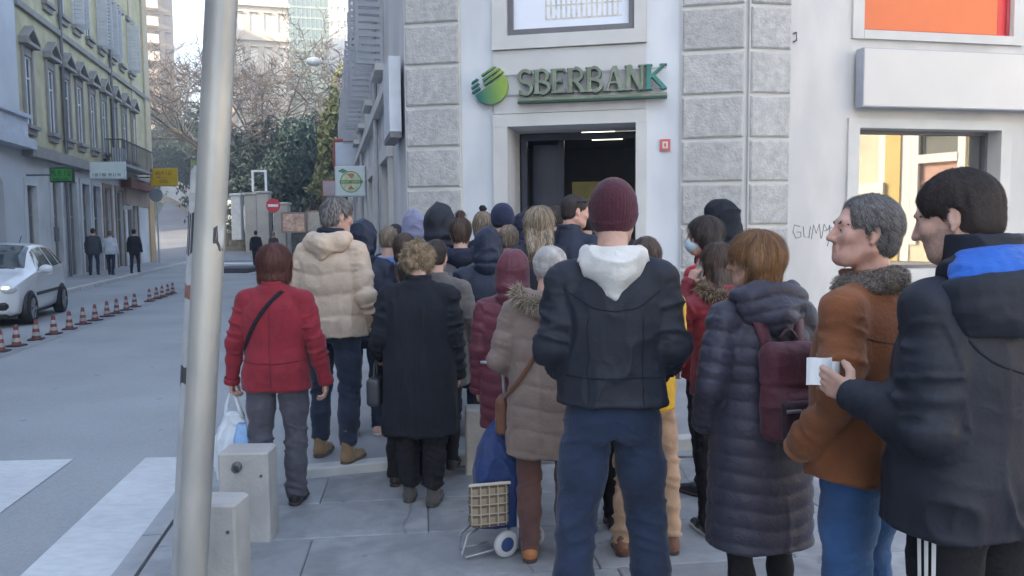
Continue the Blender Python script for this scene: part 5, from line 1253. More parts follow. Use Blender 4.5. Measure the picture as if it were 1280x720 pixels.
zA, zB = gx(160, 236)[1], gx(160, 226)[1]
m_ = MB(); WG.box(m_, s0_ + 1, s1_, zA, zB, .09, .5); rel(m_.build('board', pm('board_maroon', (.16, .055, .04), rough=.6, var=.15)), aw)
m_ = MB(); WG.box(m_, s0_ + 1, s1_, zB + .002, zB + .06, .085, .52); rel(m_.build('top_strip', metal_dark), aw)
s_ = gx(150, 300)[0]
bs = empty('street_name_plate', tuple(WG.P(s_, 2.5)), 0, 'small white plate on a dark post beside the walkers', 'sign')
p = at_depth(161, 259, 34.5); m_ = MB(); m_.tube([(0, 0, -float(0)), (0, 0, float(p[2]))], .06, 8); bs.location = (float(p[0]), 34.5, 0.09); m_.build('post', metal_dark, bs); m_ = MB(); m_.bbox(-.2, .2, -.08, -.062, float(p[2]) - .2, float(p[2]) - .02, c=.005); m_.build('plate', box_white, bs)
p = gnd(98, 345); bb_ = empty('waste_bin', (float(p[0]), float(p[1]) + .2, .09), 0, 'dark slim waste bin against the olive house', 'bin')
m_ = MB(); m_.bbox(-.16, .16, -.16, .16, 0, .95, c=.03); m_.build('body', metal_dark, bb_); m_ = MB(); m_.bbox(-.18, .18, -.18, .18, .955, 1.02, c=.02); m_.build('lid', st_b, bb_)
p = at_depth(195, 241, 41.5); tl = empty('round_mirror', (float(p[0]), 41.5, .09), 0, 'round grey disc sign seen from behind by the ochre pilaster', 'sign')
m_ = MB(); m_.tube([(0, .06, 0), (0, .06, float(p[2]))], .045, 8); m_.build('post', pipe_m, tl); m_ = MB(); m_.lathe([(0, -.03), (.33, -.03), (.36, .0), (.33, .03), (0, .03)], (0, 0, float(p[2]) - .2), (0, -1, 0), 20); m_.build('disc', pm('disc_grey', (.30, .33, .37), rough=.5), tl)

# =================================================================== CAR
paint = pm('car_white', (.62, .65, .68), rough=.30, var=.03, vscale=2, coat=.6); black_pl = pm('car_black', (.018, .018, .02), rough=.5); tyre_m = pm('tyre', (.02, .02, .022), rough=.85, var=.2); rim_m = pm('rim', (.34, .35, .37), rough=.35, metal=.7)
cgl = pm('car_glass', (.035, .05, .06), rough=.04, var=.2, spec=1.0)
def make_car():
    fx_ = float(gnd(43, 403)[0]); fy_ = float(gnd(43, 403)[1])
    root = empty('parked_car', (0, 0, -.03), 0, 'white compact hatchback with headlights on, driving up beside the cones', 'car'); root.name = 'white_car'
    # stations: y from the nose backwards; columns zb, hw, z_side, belt z, hw_belt, hw_top, z_top
    ST = np.array([
        [0.00, .30, .40, .45, .62, .40, .30, .66], [0.06, .24, .62, .44, .68, .60, .44, .74], [0.22, .20, .76, .46, .76, .74, .56, .84],
        [0.55, .18, .82, .48, .86, .80, .62, .93], [0.95, .18, .84, .50, .93, .82, .66, 1.00], [1.10, .18, .845, .50, .95, .825, .665, 1.06],
        [1.50, .18, .845, .50, .97, .83, .60, 1.36], [1.80, .18, .845, .50, .98, .83, .575, 1.49], [2.30, .18, .845, .50, 1.00, .83, .57, 1.52], [2.90, .18, .845, .50, 1.03, .83, .565, 1.50],
        [3.30, .20, .84, .50, 1.05, .82, .56, 1.44], [3.52, .22, .81, .50, 1.04, .79, .55, 1.30], [3.66, .28, .76, .52, .98, .74, .56, 1.08], [3.70, .34, .66, .52, .80, .62, .50, .90]])
    yy = np.concatenate([np.linspace(0, .25, 12)[:-1], np.linspace(.25, 1.0, 16)[:-1], np.linspace(1.0, 1.85, 20)[:-1], np.linspace(1.85, 3.3, 22)[:-1], np.linspace(3.3, 3.7, 14)])
    cols = [np.interp(yy, ST[:, 0], ST[:, c]) for c in range(1, 8)]
    def sm(a):
        for _ in range(3): a = np.concatenate([[a[0]], (a[:-2] + 2 * a[1:-1] + a[2:]) / 4, [a[-1]]])
        return a
    cols = [sm(c) for c in cols]
    rings = []
    for i in range(len(yy)):
        zb, hw, zs, zbelt, hb, ht, zt = [c[i] for c in cols]
        K = np.array([[0, zb], [hw * .8, zb], [hw * .96, zb + .06], [hw, zs], [hw * 1.0, zs + (zbelt - zs) * .6], [hb, zbelt], [hb * .97 + ht * .03, zbelt + (zt - zbelt) * .06], [hb * .45 + ht * .55, zbelt + (zt - zbelt) * .55], [ht, zt - .035 * min(1, (zt - zbelt) * 3)], [ht * .86, zt - .006], [ht * .5, zt + .012], [0, zt + .018]])
        t = np.arange(len(K)); tf = np.linspace(0, len(K) - 1, 45); 
        rings.append(np.stack([np.interp(tf, t, K[:, 0]), np.interp(tf, t, K[:, 1])], 1))
    Rg = np.array(rings); nr, nq = Rg.shape[:2]
    for _ in range(1): Rg[:, 1:-1] = (Rg[:, :-2] + 2 * Rg[:, 1:-1] + Rg[:, 2:]) / 4
    P = np.zeros((nr, 2 * nq - 1, 3)); P[:, :nq, 0] = -Rg[:, :, 0][:, ::-1] * 0 + Rg[:, :, 0]; P[:, :nq, 2] = Rg[:, :, 1]; P[:, nq:, 0] = -Rg[:, ::-1, 0][:, 1:]; P[:, nq:, 2] = Rg[:, ::-1, 1][:, 1:]; P[:, :, 1] = yy[:, None]
    m = P.shape[1]; I, J = np.meshgrid(np.arange(nr - 1), np.arange(m - 1), indexing='ij'); I = I.ravel(); J = J.ravel()
    Q = np.stack([I * m + J, I * m + J + 1, (I + 1) * m + J + 1, (I + 1) * m + J], 1)
    tf = np.linspace(0, 11, 45); jj = np.minimum(J, 2 * nq - 3 - J); tj = tf[np.minimum(jj, nq - 2)] + .125; ym = yy[I] + .01
    ws = (tj > 8.1) & (ym > 1.06 + 0 * tj) & (ym < 1.80); ws |= (tj > 9.2) & (ym > 1.02) & (ym < 1.8)
    A_front = 1.22 + np.clip((tj - 5.6) / 2.6, 0, 1) * .50
    side = (tj > 5.75) & (tj < 7.85) & (ym > A_front) & (ym < 3.25) & ~((ym > 2.36) & (ym < 2.43)) & ~((ym > 3.0) & (ym < 3.08))
    rear = (tj > 8.3) & (ym > 3.42) & (ym < 3.62)
    gl = ws | side | rear
    V = P.reshape(-1, 3)
    def sub(mask, name, mat, off=0):
        q = Q[mask]; u, inv = np.unique(q, return_inverse=True); o = np_mesh(name, V[u], inv.reshape(-1, 4).astype(np.int32), mat, root); fix_normals(o); return o
    sub(~gl, 'body', paint); sub(ws, 'windscreen', cgl); sub(side & (J < nq - 1), 'side_window', cgl); sub(side & (J >= nq - 1), 'side_window', cgl); sub(rear, 'rear_window', cgl)
    # end caps
    m_ = MB(); m_.poly([tuple(p) for p in P[0]][::-1]); m_.poly([tuple(p) for p in P[-1]]); m_.build('end_panel', paint, root)
    def surf(y, t, sgn=1, off=.006):
        i = np.interp(y, yy, np.arange(nr)); i0 = int(min(i, nr - 2)); f = i - i0; r_ = Rg[i0] * (1 - f) + Rg[i0 + 1] * f; k = np.interp(t, tf, np.arange(nq)); k0 = int(min(k, nq - 2)); g_ = k - k0; p = r_[k0] * (1 - g_) + r_[k0 + 1] * g_
        return np.array([sgn * (p[0] + off), y - off, p[1] + off])
    def patch(uv, name, mat, sgn=1, off=.008, n=5, parent=None):
        (y0, t0), (y1, t1), (y2, t2), (y3, t3) = uv; vs = []; m_ = MB()
        for a in np.linspace(0, 1, n):
            for b in np.linspace(0, 1, n):
                y = (y0 * (1 - a) + y1 * a) * (1 - b) + (y3 * (1 - a) + y2 * a) * b; t = (t0 * (1 - a) + t1 * a) * (1 - b) + (t3 * (1 - a) + t2 * a) * b; vs.append(surf(y, t, sgn, off))
        m_.add(vs, [(i * n + j, i * n + j + 1, (i + 1) * n + j + 1, (i + 1) * n + j) for i in range(n - 1) for j in range(n - 1)]); return m_.build(name, mat, parent or root, smooth=True)
    hl = pm('headlamp_glow', (.9, .9, .85), rough=.15, emit=(1.0, .88, .62), estr=1.6); hl2 = pm('headlamp_glass', (.5, .52, .54), rough=.1, coat=1)
    for sg_ in (1, -1):
        f_ = SDF(axis(-.25, .25, .02), axis(-.3, .3, .02), axis(-.2, .2, .02)); f_.ell((0, 0, 0), (.155, .24, .095), k=.001); V_, Q_ = f_.mesh(); h_ = np_mesh('headlight', V_ + [sg_ * .60, .27, .685], Q_, hl2, root)
        f_ = SDF(axis(-.15, .15, .015), axis(-.15, .15, .015), axis(-.15, .15, .015)); f_.ell((0, 0, 0), (.095, .08, .07), k=.001); V_, Q_ = f_.mesh(); np_mesh('bulb', V_ + [sg_ * .60, .12, .69], Q_, hl, h_)
        m_ = MB(); m_.bbox(sg_ * .48 - .16, sg_ * .48 + .16, .0, .14, .33, .47, c=.04); m_.build('fog_intake', black_pl, root)
        # mirror
        f_ = SDF(axis(-.2, .2, .02), axis(-.2, .2, .02), axis(-.2, .2, .02)); f_.ell((0, 0, 0), (.125, .09, .085), k=.001); f_.rc((-sg_ * .12, .0, -.06), (0, 0, -.03), .03, .03); V_, Q_ = f_.mesh(); np_mesh('wing_mirror', V_ + [sg_ * .97, 1.36, 1.02], Q_, paint, root)
        m_ = MB(); x_ = sg_ * .853; m_.box(min(x_, x_ + sg_ * .02), max(x_, x_ + sg_ * .02), 1.1, 2.9, .52, .58); m_.build('side_moulding', black_pl, root)
        m_ = MB(); m_.bbox(min(sg_ * .83, sg_ * .865), max(sg_ * .83, sg_ * .865), 2.15, 2.33, .86, .90, c=.008); m_.build('door_handle', paint, root)
        for y_ in (.70, 3.05):
            m_ = MB(); x_ = sg_ * .80
            m_.lathe([(.19, .08), (.20, .09), (.265, .10), (.295, .06), (.30, 0), (.295, -.08), (.2, -.1)], (x_, y_, .30), (sg_, 0, 0), 28); w_ = m_.build('wheel', tyre_m, root, smooth=True)
            m_ = MB()
            for k in range(5):
                a = k * 2 * math.pi / 5; c, s_n = math.cos(a), math.sin(a)
                m_.prism([np.array([x_ + sg_ * .085, y_ + c * .02 - s_n * .025, .30 + s_n * .02 + c * .025]), np.array([x_ + sg_ * .085, y_ + c * .19 - s_n * .035, .30 + s_n * .19 + c * .035]), np.array([x_ + sg_ * .085, y_ + c * .19 + s_n * .035, .30 + s_n * .19 - c * .035]), np.array([x_ + sg_ * .085, y_ + c * .02 + s_n * .025, .30 + s_n * .02 - c * .025])], (0, 0, 0), (sg_ * .012, 0, 0))
            m_.lathe([(.20, .085), (.185, .09), (.185, .06), (0, .05)], (x_, y_, .30), (sg_, 0, 0), 24); m_.build('rim', rim_m, w_)
            m_ = MB(); n = 16; aa = np.linspace(-.25, math.pi + .25, n)
            for a, b in zip(aa[:-1], aa[1:]):
                f1 = lambda t, r_, x: np.array([x, y_ + r_ * math.cos(t), .30 + r_ * math.sin(t)])
                xo = sg_ * .858; m_.quad(f1(a, .30, xo), f1(b, .30, xo), f1(b, .345, xo), f1(a, .345, xo)); m_.quad(f1(a, .345, xo), f1(b, .345, xo), f1(b, .345, sg_ * .80), f1(a, .345, sg_ * .80))
            m_.build('wheel_arch', black_pl, root)
    m_ = MB(); m_.bbox(-.40, .40, -.012, .12, .60, .665, c=.02); m_.build('upper_grille', black_pl, root)
    m_ = MB(); m_.bbox(-.34, .34, -.015, .12, .33, .45, c=.03); m_.build('lower_grille', black_pl, root)
    m_ = MB(); m_.bbox(-.26, .26, -.03, .0, .48, .585, c=.006); m_.build('number_plate', box_white, root)
    m_ = MB(); m_.lathe([(0, -.0), (.05, .0), (.05, .01), (0, .012)], (0, .0, .70), (0, -1, .1), 14); m_.build('badge', rim_m, root)
    m_ = MB(); m_.bbox(-.60, .60, .02, .3, .19, .25, c=.02); m_.build('bumper_lip', black_pl, root)
    m_ = MB(); m_.box(-.72, .72, .3, 3.4, .14, .22); m_.build('underside', black_pl, root)
    m_ = MB(); m_.tube([(0.1, 2.95, 1.50), (0.1, 3.15, 1.66)], .008, 5); m_.build('aerial', black_pl, root)
    for y_, z_ in ((.98, 1.02),):
        for x_ in (-.45, .12): m_ = MB(); m_.tube([(x_, 1.08, 1.055), (x_ + .45, 1.16, 1.10)], .01, 4); m_.build('wiper', black_pl, root)
    m_ = MB(); m_.bbox(-.1, .1, 1.62, 1.66, 1.28, 1.34, c=.01); m_.build('inner_mirror', black_pl, root)
    # front-left wheel (image right) at (fx_, fy_); nose towards the camera
    hd = nrm([-.30, 1.0, 0]); rzv = math.atan2(hd[1], hd[0]) - math.pi / 2
    root.rotation_euler = (0, 0, rzv); root.scale = (1, 1, 1)
    c, s = math.cos(rzv), math.sin(rzv); lx_, ly_ = .84, .70
    fx_ -= 0.05; root.location = (fx_ - (c * lx_ - s * ly_), fy_ - (s * lx_ + c * ly_), -.03)
make_car()

# =================================================================== PEOPLE
def cloth(name, col, rough=.85, **k): return pm(name, col, rough=rough, var=k.pop('var', .14), vscale=k.pop('vscale', 5), bump=k.pop('bump', .25), bscale=k.pop('bscale', 90), sheen=k.pop('sheen', .12), spec=k.pop('spec', .35), v2=k.pop('v2', .08), v2scale=k.pop('v2scale', 16), bump2=k.pop('bump2', .35), b2scale=k.pop('b2scale', 24), **k)
SKIN = pm('skin', (.50, .305, .235), rough=.55, var=.10, vscale=14, bump=.12, bscale=130, sub=.15, v2=.06, v2scale=45)
SKIN2 = pm('skin_ruddy', (.57, .325, .255), rough=.55, var=.14, vscale=14, bump=.15, bscale=130, sub=.15, v2=.08, v2scale=45)
EYEW = pm('eye_white', (.36, .33, .31), rough=.25); IRIS = pm('iris_dark', (.03, .022, .018), rough=.15)
LIP = pm('lip', (.36, .15, .12), rough=.5); BROW = pm('brow_hair', (.06, .045, .04), rough=.85)
def hair_mats(name, a, b, c=None):
    return [pm(name + '_base', a, rough=.62, var=.22, vscale=30, spec=.35, stretch=(1, 1, .15)), pm(name + '_light', b, rough=.55, var=.2, vscale=30, spec=.4, stretch=(1, 1, .15))]
H_BLACK = hair_mats('hair_black', (.018, .014, .013), (.032, .026, .024)); H_GREY = hair_mats('hair_grey', (.10, .09, .085), (.26, .245, .235)); H_AUB = hair_mats('hair_auburn', (.13, .07, .038), (.30, .15, .06))
H_BLOND = hair_mats('hair_blond', (.26, .185, .105), (.46, .35, .22)); H_DBLOND = hair_mats('hair_dark_blond', (.17, .125, .085), (.36, .29, .21)); H_RED = hair_mats('hair_red_brown', (.070, .026, .021), (.13, .045, .033)); H_BROWN = hair_mats('hair_brown', (.055, .036, .027), (.11, .07, .05)); H_DARKB = hair_mats('hair_dark_brown', (.028, .020, .018), (.05, .036, .03))

def rot_yp(yaw, pitch=0.0, roll=0.0):
    return np.array(Matrix.Rotation(yaw, 3, 'Z') @ Matrix.Rotation(pitch, 3, 'X') @ Matrix.Rotation(roll, 3, 'Y'))
NECK = np.array([0, -.005, 1.50])
HC = np.array([0, .03, 1.642])       # head centre for the base figure of 1.75 m
class Head:
    lined = False
    def __init__(self, yaw=0, pitch=0, roll=0): self.M = rot_yp(yaw, pitch, roll)
    def p(self, x, y, z): return NECK + self.M @ (np.array([x, y, z]) + HC - NECK)
    def inv(self, V): return (V - NECK) @ self.M - (HC - NECK)

def add_head(f, H, k=1.0):
    M = H.M; P = H.p
    f.ell(P(0, -.016, .026), (.077, .098, .090), M, k=.02)
    f.ell(P(0, .026, -.030), (.064, .066, .080), M, k=.03)
    f.rc(P(-.028, .050, -.088), P(.028, .050, -.088), .024, .024, k=.03); f.ell(P(0, .066, -.092), (.024, .020, .020), M, k=.02)
    f.rc(P(.056, -.012, -.058), P(.026, .052, -.094), .018, .016, k=.03); f.rc(P(-.056, -.012, -.058), P(-.026, .052, -.094), .018, .016, k=.03)
    f.ell(P(.040, .062, -.022), (.022, .020, .022), M, k=.02); f.ell(P(-.040, .062, -.022), (.022, .020, .022), M, k=.02)
    f.rc(P(-.036, .074, .024), P(.036, .074, .024), .013, .013, k=.018)
    f.ell(P(.032, .088, .001), (.019, .013, .011), M, k=.012, neg=True); f.ell(P(-.032, .088, .001), (.019, .013, .011), M, k=.012, neg=True)
    for q in (1, -1):
        f.ell(P(q * .031, .0725, .0), (.0150, .0130, .0125), M, k=.004); f.rc(P(q * .018, .086, .0005), P(q * .045, .081, .0015), .0020, .0016, k=.003, neg=True)
        f.rc(P(q * .017, .0845, .0062), P(q * .047, .079, .0055), .0032, .0026, k=.004); f.rc(P(q * .018, .0835, -.0065), P(q * .045, .0785, -.0055), .0028, .0024, k=.004)
    f.rc(P(0, .086, .012), P(0, .107, -.030), .0075, .0115, k=.010); f.ell(P(.0115, .093, -.034), (.008, .011, .008), M, k=.008); f.ell(P(-.0115, .093, -.034), (.008, .011, .008), M, k=.008)
    f.rc(P(-.017, .083, -.058), P(.017, .083, -.058), .0062, .0062, k=.007); f.rc(P(-.015, .081, -.069), P(.015, .081, -.069), .0068, .0068, k=.007)
    f.rc(P(-.022, .092, -.0635), P(.022, .092, -.0635), .0022, .0022, k=.004, neg=True)
    for s in (1, -1):
        Me = M @ rot_yp(s * -.24, .14); c = P(s * .0765, -.014, -.006)
        f.ell(c, (.0078, .0165, .029), Me, k=.006); f.ell(c + Me @ np.array([s * .0075, .003, .004]), (.0052, .0085, .016), Me, k=.004, neg=True); f.ell(P(s * .079, -.004, -.034), (.006, .008, .009), M, k=.004)
    if H.lined:
        for s in (1, -1):
            f.chain([P(s * .020, .098, -.036), P(s * .030, .086, -.052), P(s * .031, .078, -.072)], (.0016, .0020, .0010), k=.007, neg=True); f.chain([P(s * .050, .066, -.020), P(s * .052, .056, -.050)], (.001, .001), k=.006, neg=True)
        for z in (.042, .054): f.rc(P(-.03, .0865, z), P(.03, .0865, z), .0006, .0006, k=.004, neg=True)
    f.rc(P(0, -.030, -.055), NECK + np.array([0, -.02, -.03]), .052, .060, k=.03)

def hand(f, wrist, d, n, t, curl=.5, spread=1.0, thumb_in=.4):
    d, n = nrm(d), nrm(n); n = nrm(n - d * (n @ d)); t = nrm(t - d * (np.asarray(t) @ d)); w = np.asarray(wrist, float)
    offs = (.030, .010, -.010, -.028); Ls = ((.040, .024, .019), (.044, .028, .021), (.040, .026, .020), (.032, .019, .017))
    joints = []
    f.rc(w - d * .03, w + d * .02, .025, .024, k=.012)
    for o, l, i in zip(offs, Ls, range(4)):
        b = w + d * (.088 - abs(i - 1) * .004) + t * o * spread
        f.rc(w + d * .018 + t * o * .55, b, .0165, .0115, k=.010)
        c = curl * (1 + .12 * i); q = b; a = 0.0; pts = [b]
        for s, cc in zip(l, (c * .7, c * 1.0, c * .7)):
            a += cc; q = q + (d * math.cos(a) + n * math.sin(a)) * s; pts.append(q)
        f.chain(pts, (.0098, .0092, .0082, .0072), k=.0035); joints.append(pts)
    b = w + d * .028 + t * .024 + n * .006; q1 = b + (d * .62 + t * .62 + n * thumb_in) * .042; q2 = q1 + (d * .85 + t * .15 + n * thumb_in) * .030; q3 = q2 + (d * .9 - t * .05 + n * thumb_in) * .022
    f.chain([b, q1, q2, q3], (.0155, .0122, .0105, .0085), k=.006)
    return joints

ARMS = {'down': ((.235, -.025, 1.13), (.255, .045, .885)), 'pocket': ((.262, -.055, 1.13), (.205, .105, .945)), 'front': ((.245, -.03, 1.12), (.11, .23, 1.05)), 'wide': ((.27, -.05, 1.12), (.25, .07, .90)), 'close': ((.215, -.02, 1.13), (.222, .06, .885))}
def arm_pts(spec, s, w):
    if isinstance(spec, str): e, h = ARMS[spec]; e = np.array(e); h = np.array(h); e = e * [s, 1, 1]; h = h * [s, 1, 1]
    else: e, h = np.array(spec[0], float), np.array(spec[1], float)
    sh = np.array([s * .174 * w, -.008, 1.392]); e = e * [1 + (w - 1) * .8, 1, 1] if isinstance(spec, str) else e; h = h * [1 + (w - 1) * .8, 1, 1] if isinstance(spec, str) else h
    return sh, e, h
def segdist(V, a, b):
    ab = b - a; t = np.clip(((V - a) @ ab) / (ab @ ab), 0, 1); return np.linalg.norm(V - a - t[:, None] * ab, axis=1), t

def strand_ribbons(V, Q, N, n, length, width, flow, seed, lift=.0015, curl=0.0, mask=None):
    """thin tapering locks laid over a surface; flow(P) gives their running direction"""
    g = np.random.default_rng(seed); fi = np.arange(len(Q)) if mask is None else np.nonzero(mask)[0]
    if not len(fi): return np.zeros((0, 3)), np.zeros((0, 4), np.int32)
    ar = np.linalg.norm(np.cross(V[Q[fi, 2]] - V[Q[fi, 0]], V[Q[fi, 3]] - V[Q[fi, 1]]), axis=1); pk = g.choice(fi, n, p=ar / ar.sum()); u = g.random((n, 2))
    A_ = V[Q[pk, 0]] * (1 - u[:, :1]) + V[Q[pk, 1]] * u[:, :1]; B_ = V[Q[pk, 3]] * (1 - u[:, :1]) + V[Q[pk, 2]] * u[:, :1]; P = A_ * (1 - u[:, 1:]) + B_ * u[:, 1:]
    nn = N[Q[pk]].mean(1); nn /= np.linalg.norm(nn, axis=1)[:, None] + 1e-9
    d = flow(P) + g.normal(size=(n, 3)) * (.12 + curl * .8); d -= nn * (d * nn).sum(1)[:, None]; d /= np.linalg.norm(d, axis=1)[:, None] + 1e-9
    l = length * g.uniform(.6, 1.2, n)[:, None]; w = width * g.uniform(.6, 1.3, n)[:, None]; sd = np.cross(d, nn)
    rows = []
    K = 4
    for i in range(K + 1):
        t = i / K; off = lift * (.3 + 1.5 * math.sin(t * 2.6)) + (g.normal(size=(n, 1)) * .001 if i else 0)
        c = P + d * l * t + nn * off - nn * (l * t) ** 2 * 3.2 * (0 if curl > .5 else 1) + sd * np.sin(t * 6 * curl + u[:, :1] * 6) * .010 * curl
        ww = w * (1 - .75 * t) * .5; rows.append((c - sd * ww, c + sd * ww))
    VV = np.stack([x for r_ in rows for x in r_], 1).reshape(-1, 3); base = np.arange(n)[:, None] * (2 * (K + 1)); F = []
    for i in range(K): F.append(base + np.array([[2 * i, 2 * i + 1, 2 * i + 3, 2 * i + 2]]))
    return VV, np.stack(F, 1).reshape(-1, 4).astype(np.int32)

def fold_noise(P, amp, fz=9., fxy=5., seed=0):
    q = P * np.array([fxy, fxy, fz]); q = q + .7 * vnoise(q * .45 + 7.7, seed + 2)[:, None]; n = vnoise(q + 3.1, seed); m = vnoise(q * 2.1 + 9.7, seed + 1); b = vnoise(q * .55 + 5.3, seed + 3)
    return amp * ((1 - np.abs(n)) ** 4 * 1.5 - .45 + b * .55 + (1 - np.abs(m)) ** 3 * .45 - .2)

PEOPLE = {}
def person(key, label, px, Y, yaw, H, sp, base=None):
    """sp: clothing and pose of one figure; parts hang on an Empty at the feet."""
    z0 = base if base is not None else (BZ if Y > 5.35 else 0.0)
    X = float(at_depth(px, 400, Y)[0]); s = H / 1.75; w = sp.get('w', 1.0)
    root = empty('person', (X, Y, z0), R(yaw), label, 'person', sp.get('group', 'people queuing outside the bank'))
    res = sp.get('res', .011); seed = sum(ord(c) for c in key)
    Hd = Head(R(sp.get('hyaw', 0)), R(sp.get('hpitch', -4)), R(sp.get('hroll', 0)))
    Hd.lined = sp.get('lined', False)
    arms = {sd: arm_pts(sp.get('arms', ('down', 'down'))[0 if sd < 0 else 1], sd, w) for sd in (-1, 1)}
    st = sp.get('stance', .10); stg = sp.get('stagger', .02)
    feet = {-1: np.array([-st, -stg - .02, 0]), 1: np.array([st, stg - .02, 0])}
    knees = {sd: np.array([sd * .098 * w * .5 + feet[sd][0] * .5 + sd * .005, feet[sd][1] * .6 + .022, .49]) for sd in (-1, 1)}
    vis = sp.get('hands', ())          # sides whose hands show
    def emit_mesh(name, f, mat, parent=root, disp=None, sm=1, mats=None, extra=None):
        V, Q = f.mesh()
        if len(V) == 0: return None
        V = smooth_v(V, Q, sm, .5); N = vnormals(V, Q)
        if disp is not None: V = V + N * disp(V, N)[:, None]
        if extra is not None: return extra(V, Q, N)
        return np_mesh(name, V * s, Q, mat, parent, mats=mats)
    # ---------------------------------------------------------- body, one continuous skin
    hz_ = Hd.p(0, 0, 0); hr = sp.get('hres', .0075); br = max(.017, res * 1.6)
    zx = [(hz_[0] - .115, hz_[0] + .115, hr)]; zy = [(hz_[1] - .14, hz_[1] + .14, hr)]; zz = [(hz_[2] - .16, hz_[2] + .14, hr)]
    hd_ = {}
    for sd in (-1, 1):
        sh, e, h = arms[sd]; d = nrm(h - e)
        hs = sp.get('hand_' + ('l' if sd < 0 else 'r'))
        if hs: d_, n_, t_, cu = hs[:4]; th_ = hs[4] if len(hs) > 4 else .4
        elif sp.get('arms', ('down', 'down'))[0 if sd < 0 else 1] == 'pocket': d_ = np.array([-sd * .8, -.15, -.55]); n_ = np.array([0, -1, 0]); t_ = np.array([-sd, 0, 1]); cu = .3; th_ = .3
        else: d_ = d; n_ = np.array([-sd, .15, 0]); t_ = np.array([0, 1, .3]); cu = .45; th_ = .35
        hd_[sd] = (h + nrm(d_) * .012, nrm(d_), np.array(n_, float), np.array(t_, float), cu, th_)
        if sd in vis:
            c = h + nrm(d_) * .09; r_ = .0045
            for z_, q in ((zx, c[0]), (zy, c[1]), (zz, c[2])): z_.append((q - .10, q + .10, r_))
    allp = np.array([p for sd in (-1, 1) for p in arms[sd]] + [arms[sd][2] + hd_[sd][1] * .2 for sd in (-1, 1)])
    xl = max(.34, np.abs(allp[:, 0]).max() + .12); yl0 = min(-.24, allp[:, 1].min() - .12); yl1 = max(.28, allp[:, 1].max() + .14)
    f = SDF(axis(-xl, xl, br, zx), axis(yl0, yl1, br, zy), axis(-.02, max(1.80, hz_[2] + .15, allp[:, 2].max() + .1), br, zz))
    f.loft([(.84, .15 * w, .105, 0, 0), (.94, .16 * w, .11, 0, 0), (1.08, .135 * w, .095, 0, 0), (1.25, .155 * w, .11, 0, 0), (1.40, .15 * w, .095, 0, 0), (1.47, .07, .06, 0, -.01)], k=.03)
    for sd in (-1, 1):
        sh, e, h = arms[sd]; f.chain([np.array([sd * .06, -.01, 1.44]), sh * [.92, 1, 1] - [0, 0, .01], e, h], (.055, .055, .040, .027), k=.03)
        hand(f, *hd_[sd][:5], thumb_in=hd_[sd][5])
        f.chain([np.array([sd * .085 * w, 0, .88]), knees[sd], feet[sd] + [0, 0, .09]], (.085, .055, .038), k=.03)
        f.rc(feet[sd] + [0, -.03, .035], feet[sd] + [sd * .015, .14, .025], .033, .024, k=.02)
    add_head(f, Hd)
    skin = sp.get('skin', SKIN)
    def body_out(V, Q, N):
        L_ = Hd.inv(V); k_ = vnoise(V * 90, 3) * .006 + vnoise(V * 400, 5) * .006
        mi = ((L_[:, 2] + k_ < -.030 + np.clip(-.045 - np.abs(L_[:, 0]) * 0 + .0, -1, 0) * 0 - .25 * np.clip(L_[:, 1] - .02, 0, 1) * 0) & (L_[:, 2] > -.125) & (L_[:, 1] > -.004 + k_)).astype(int)
        mi = mi * (~((np.abs(L_[:, 0]) < .02) & (L_[:, 2] > -.052)))
        return np_mesh('body', V * s, Q, None, root, mats=[skin, sp['stubble']], midx=mi[Q[:, 0]])
    body = emit_mesh('body', f, skin, sm=0, extra=body_out if sp.get('stubble') else None)
    if sp.get('face'):
        for sd in (-1, 1):
            m_ = MB(); c = Hd.p(sd * .031, .0715, .0); fw = Hd.M @ np.array([sp.get('gaze', 0), 1, 0]); fw = nrm(fw)
            m_.lathe([(.0, .0140), (.004, .0137), (.0055, .0131), (.0062, .0125)], c * s, fw, 12)
            m_.lathe([(.0062, .0126), (.0088, .0112), (.0105, .0095)], c * s, fw, 12, mi=1); m_.build('eye', None, root, smooth=True, mats=[IRIS, EYEW])
            g_ = SDF(axis(hz_[0] - .13, hz_[0] + .13, .004), axis(hz_[1] - .13, hz_[1] + .13, .004), axis(hz_[2] - .02, hz_[2] + .08, .004))
            g_.chain([Hd.p(sd * .018, .0868, .021), Hd.p(sd * .034, .0848, .0255), Hd.p(sd * .052, .0668, .019)], (.0046, .0058, .0042), k=.004); emit_mesh('eyebrow', g_, sp.get('brow', BROW), sm=0)
        g_ = SDF(axis(hz_[0] - .13, hz_[0] + .13, .0035), axis(hz_[1] - .13, hz_[1] + .13, .0035), axis(hz_[2] - .12, hz_[2], .0035))
        g_.rc(Hd.p(-.016, .0842, -.0585), Hd.p(.016, .0842, -.0585), .0054, .0054, k=.003); g_.rc(Hd.p(-.014, .0822, -.069), Hd.p(.014, .0822, -.069), .0060, .0060, k=.003); emit_mesh('lips', g_, sp.get('lip', LIP), sm=0)
    # ---------------------------------------------------------- trousers
    tr = sp.get('trousers', dict(mat=None)); tm = tr['mat']; tr_r = tr.get('r', 1.0); hem = tr.get('hem', .055)
    f = SDF(axis(-.33, .33, res), axis(-.24, .24, res), axis(-.01, 1.06, res))
    f.loft([(.80, .155 * w, .115, 0, -.006), (.90, .172 * w, .128, 0, -.008), (.98, .165 * w, .118, 0, 0), (1.04, .150 * w, .105, 0, 0)], k=.03)
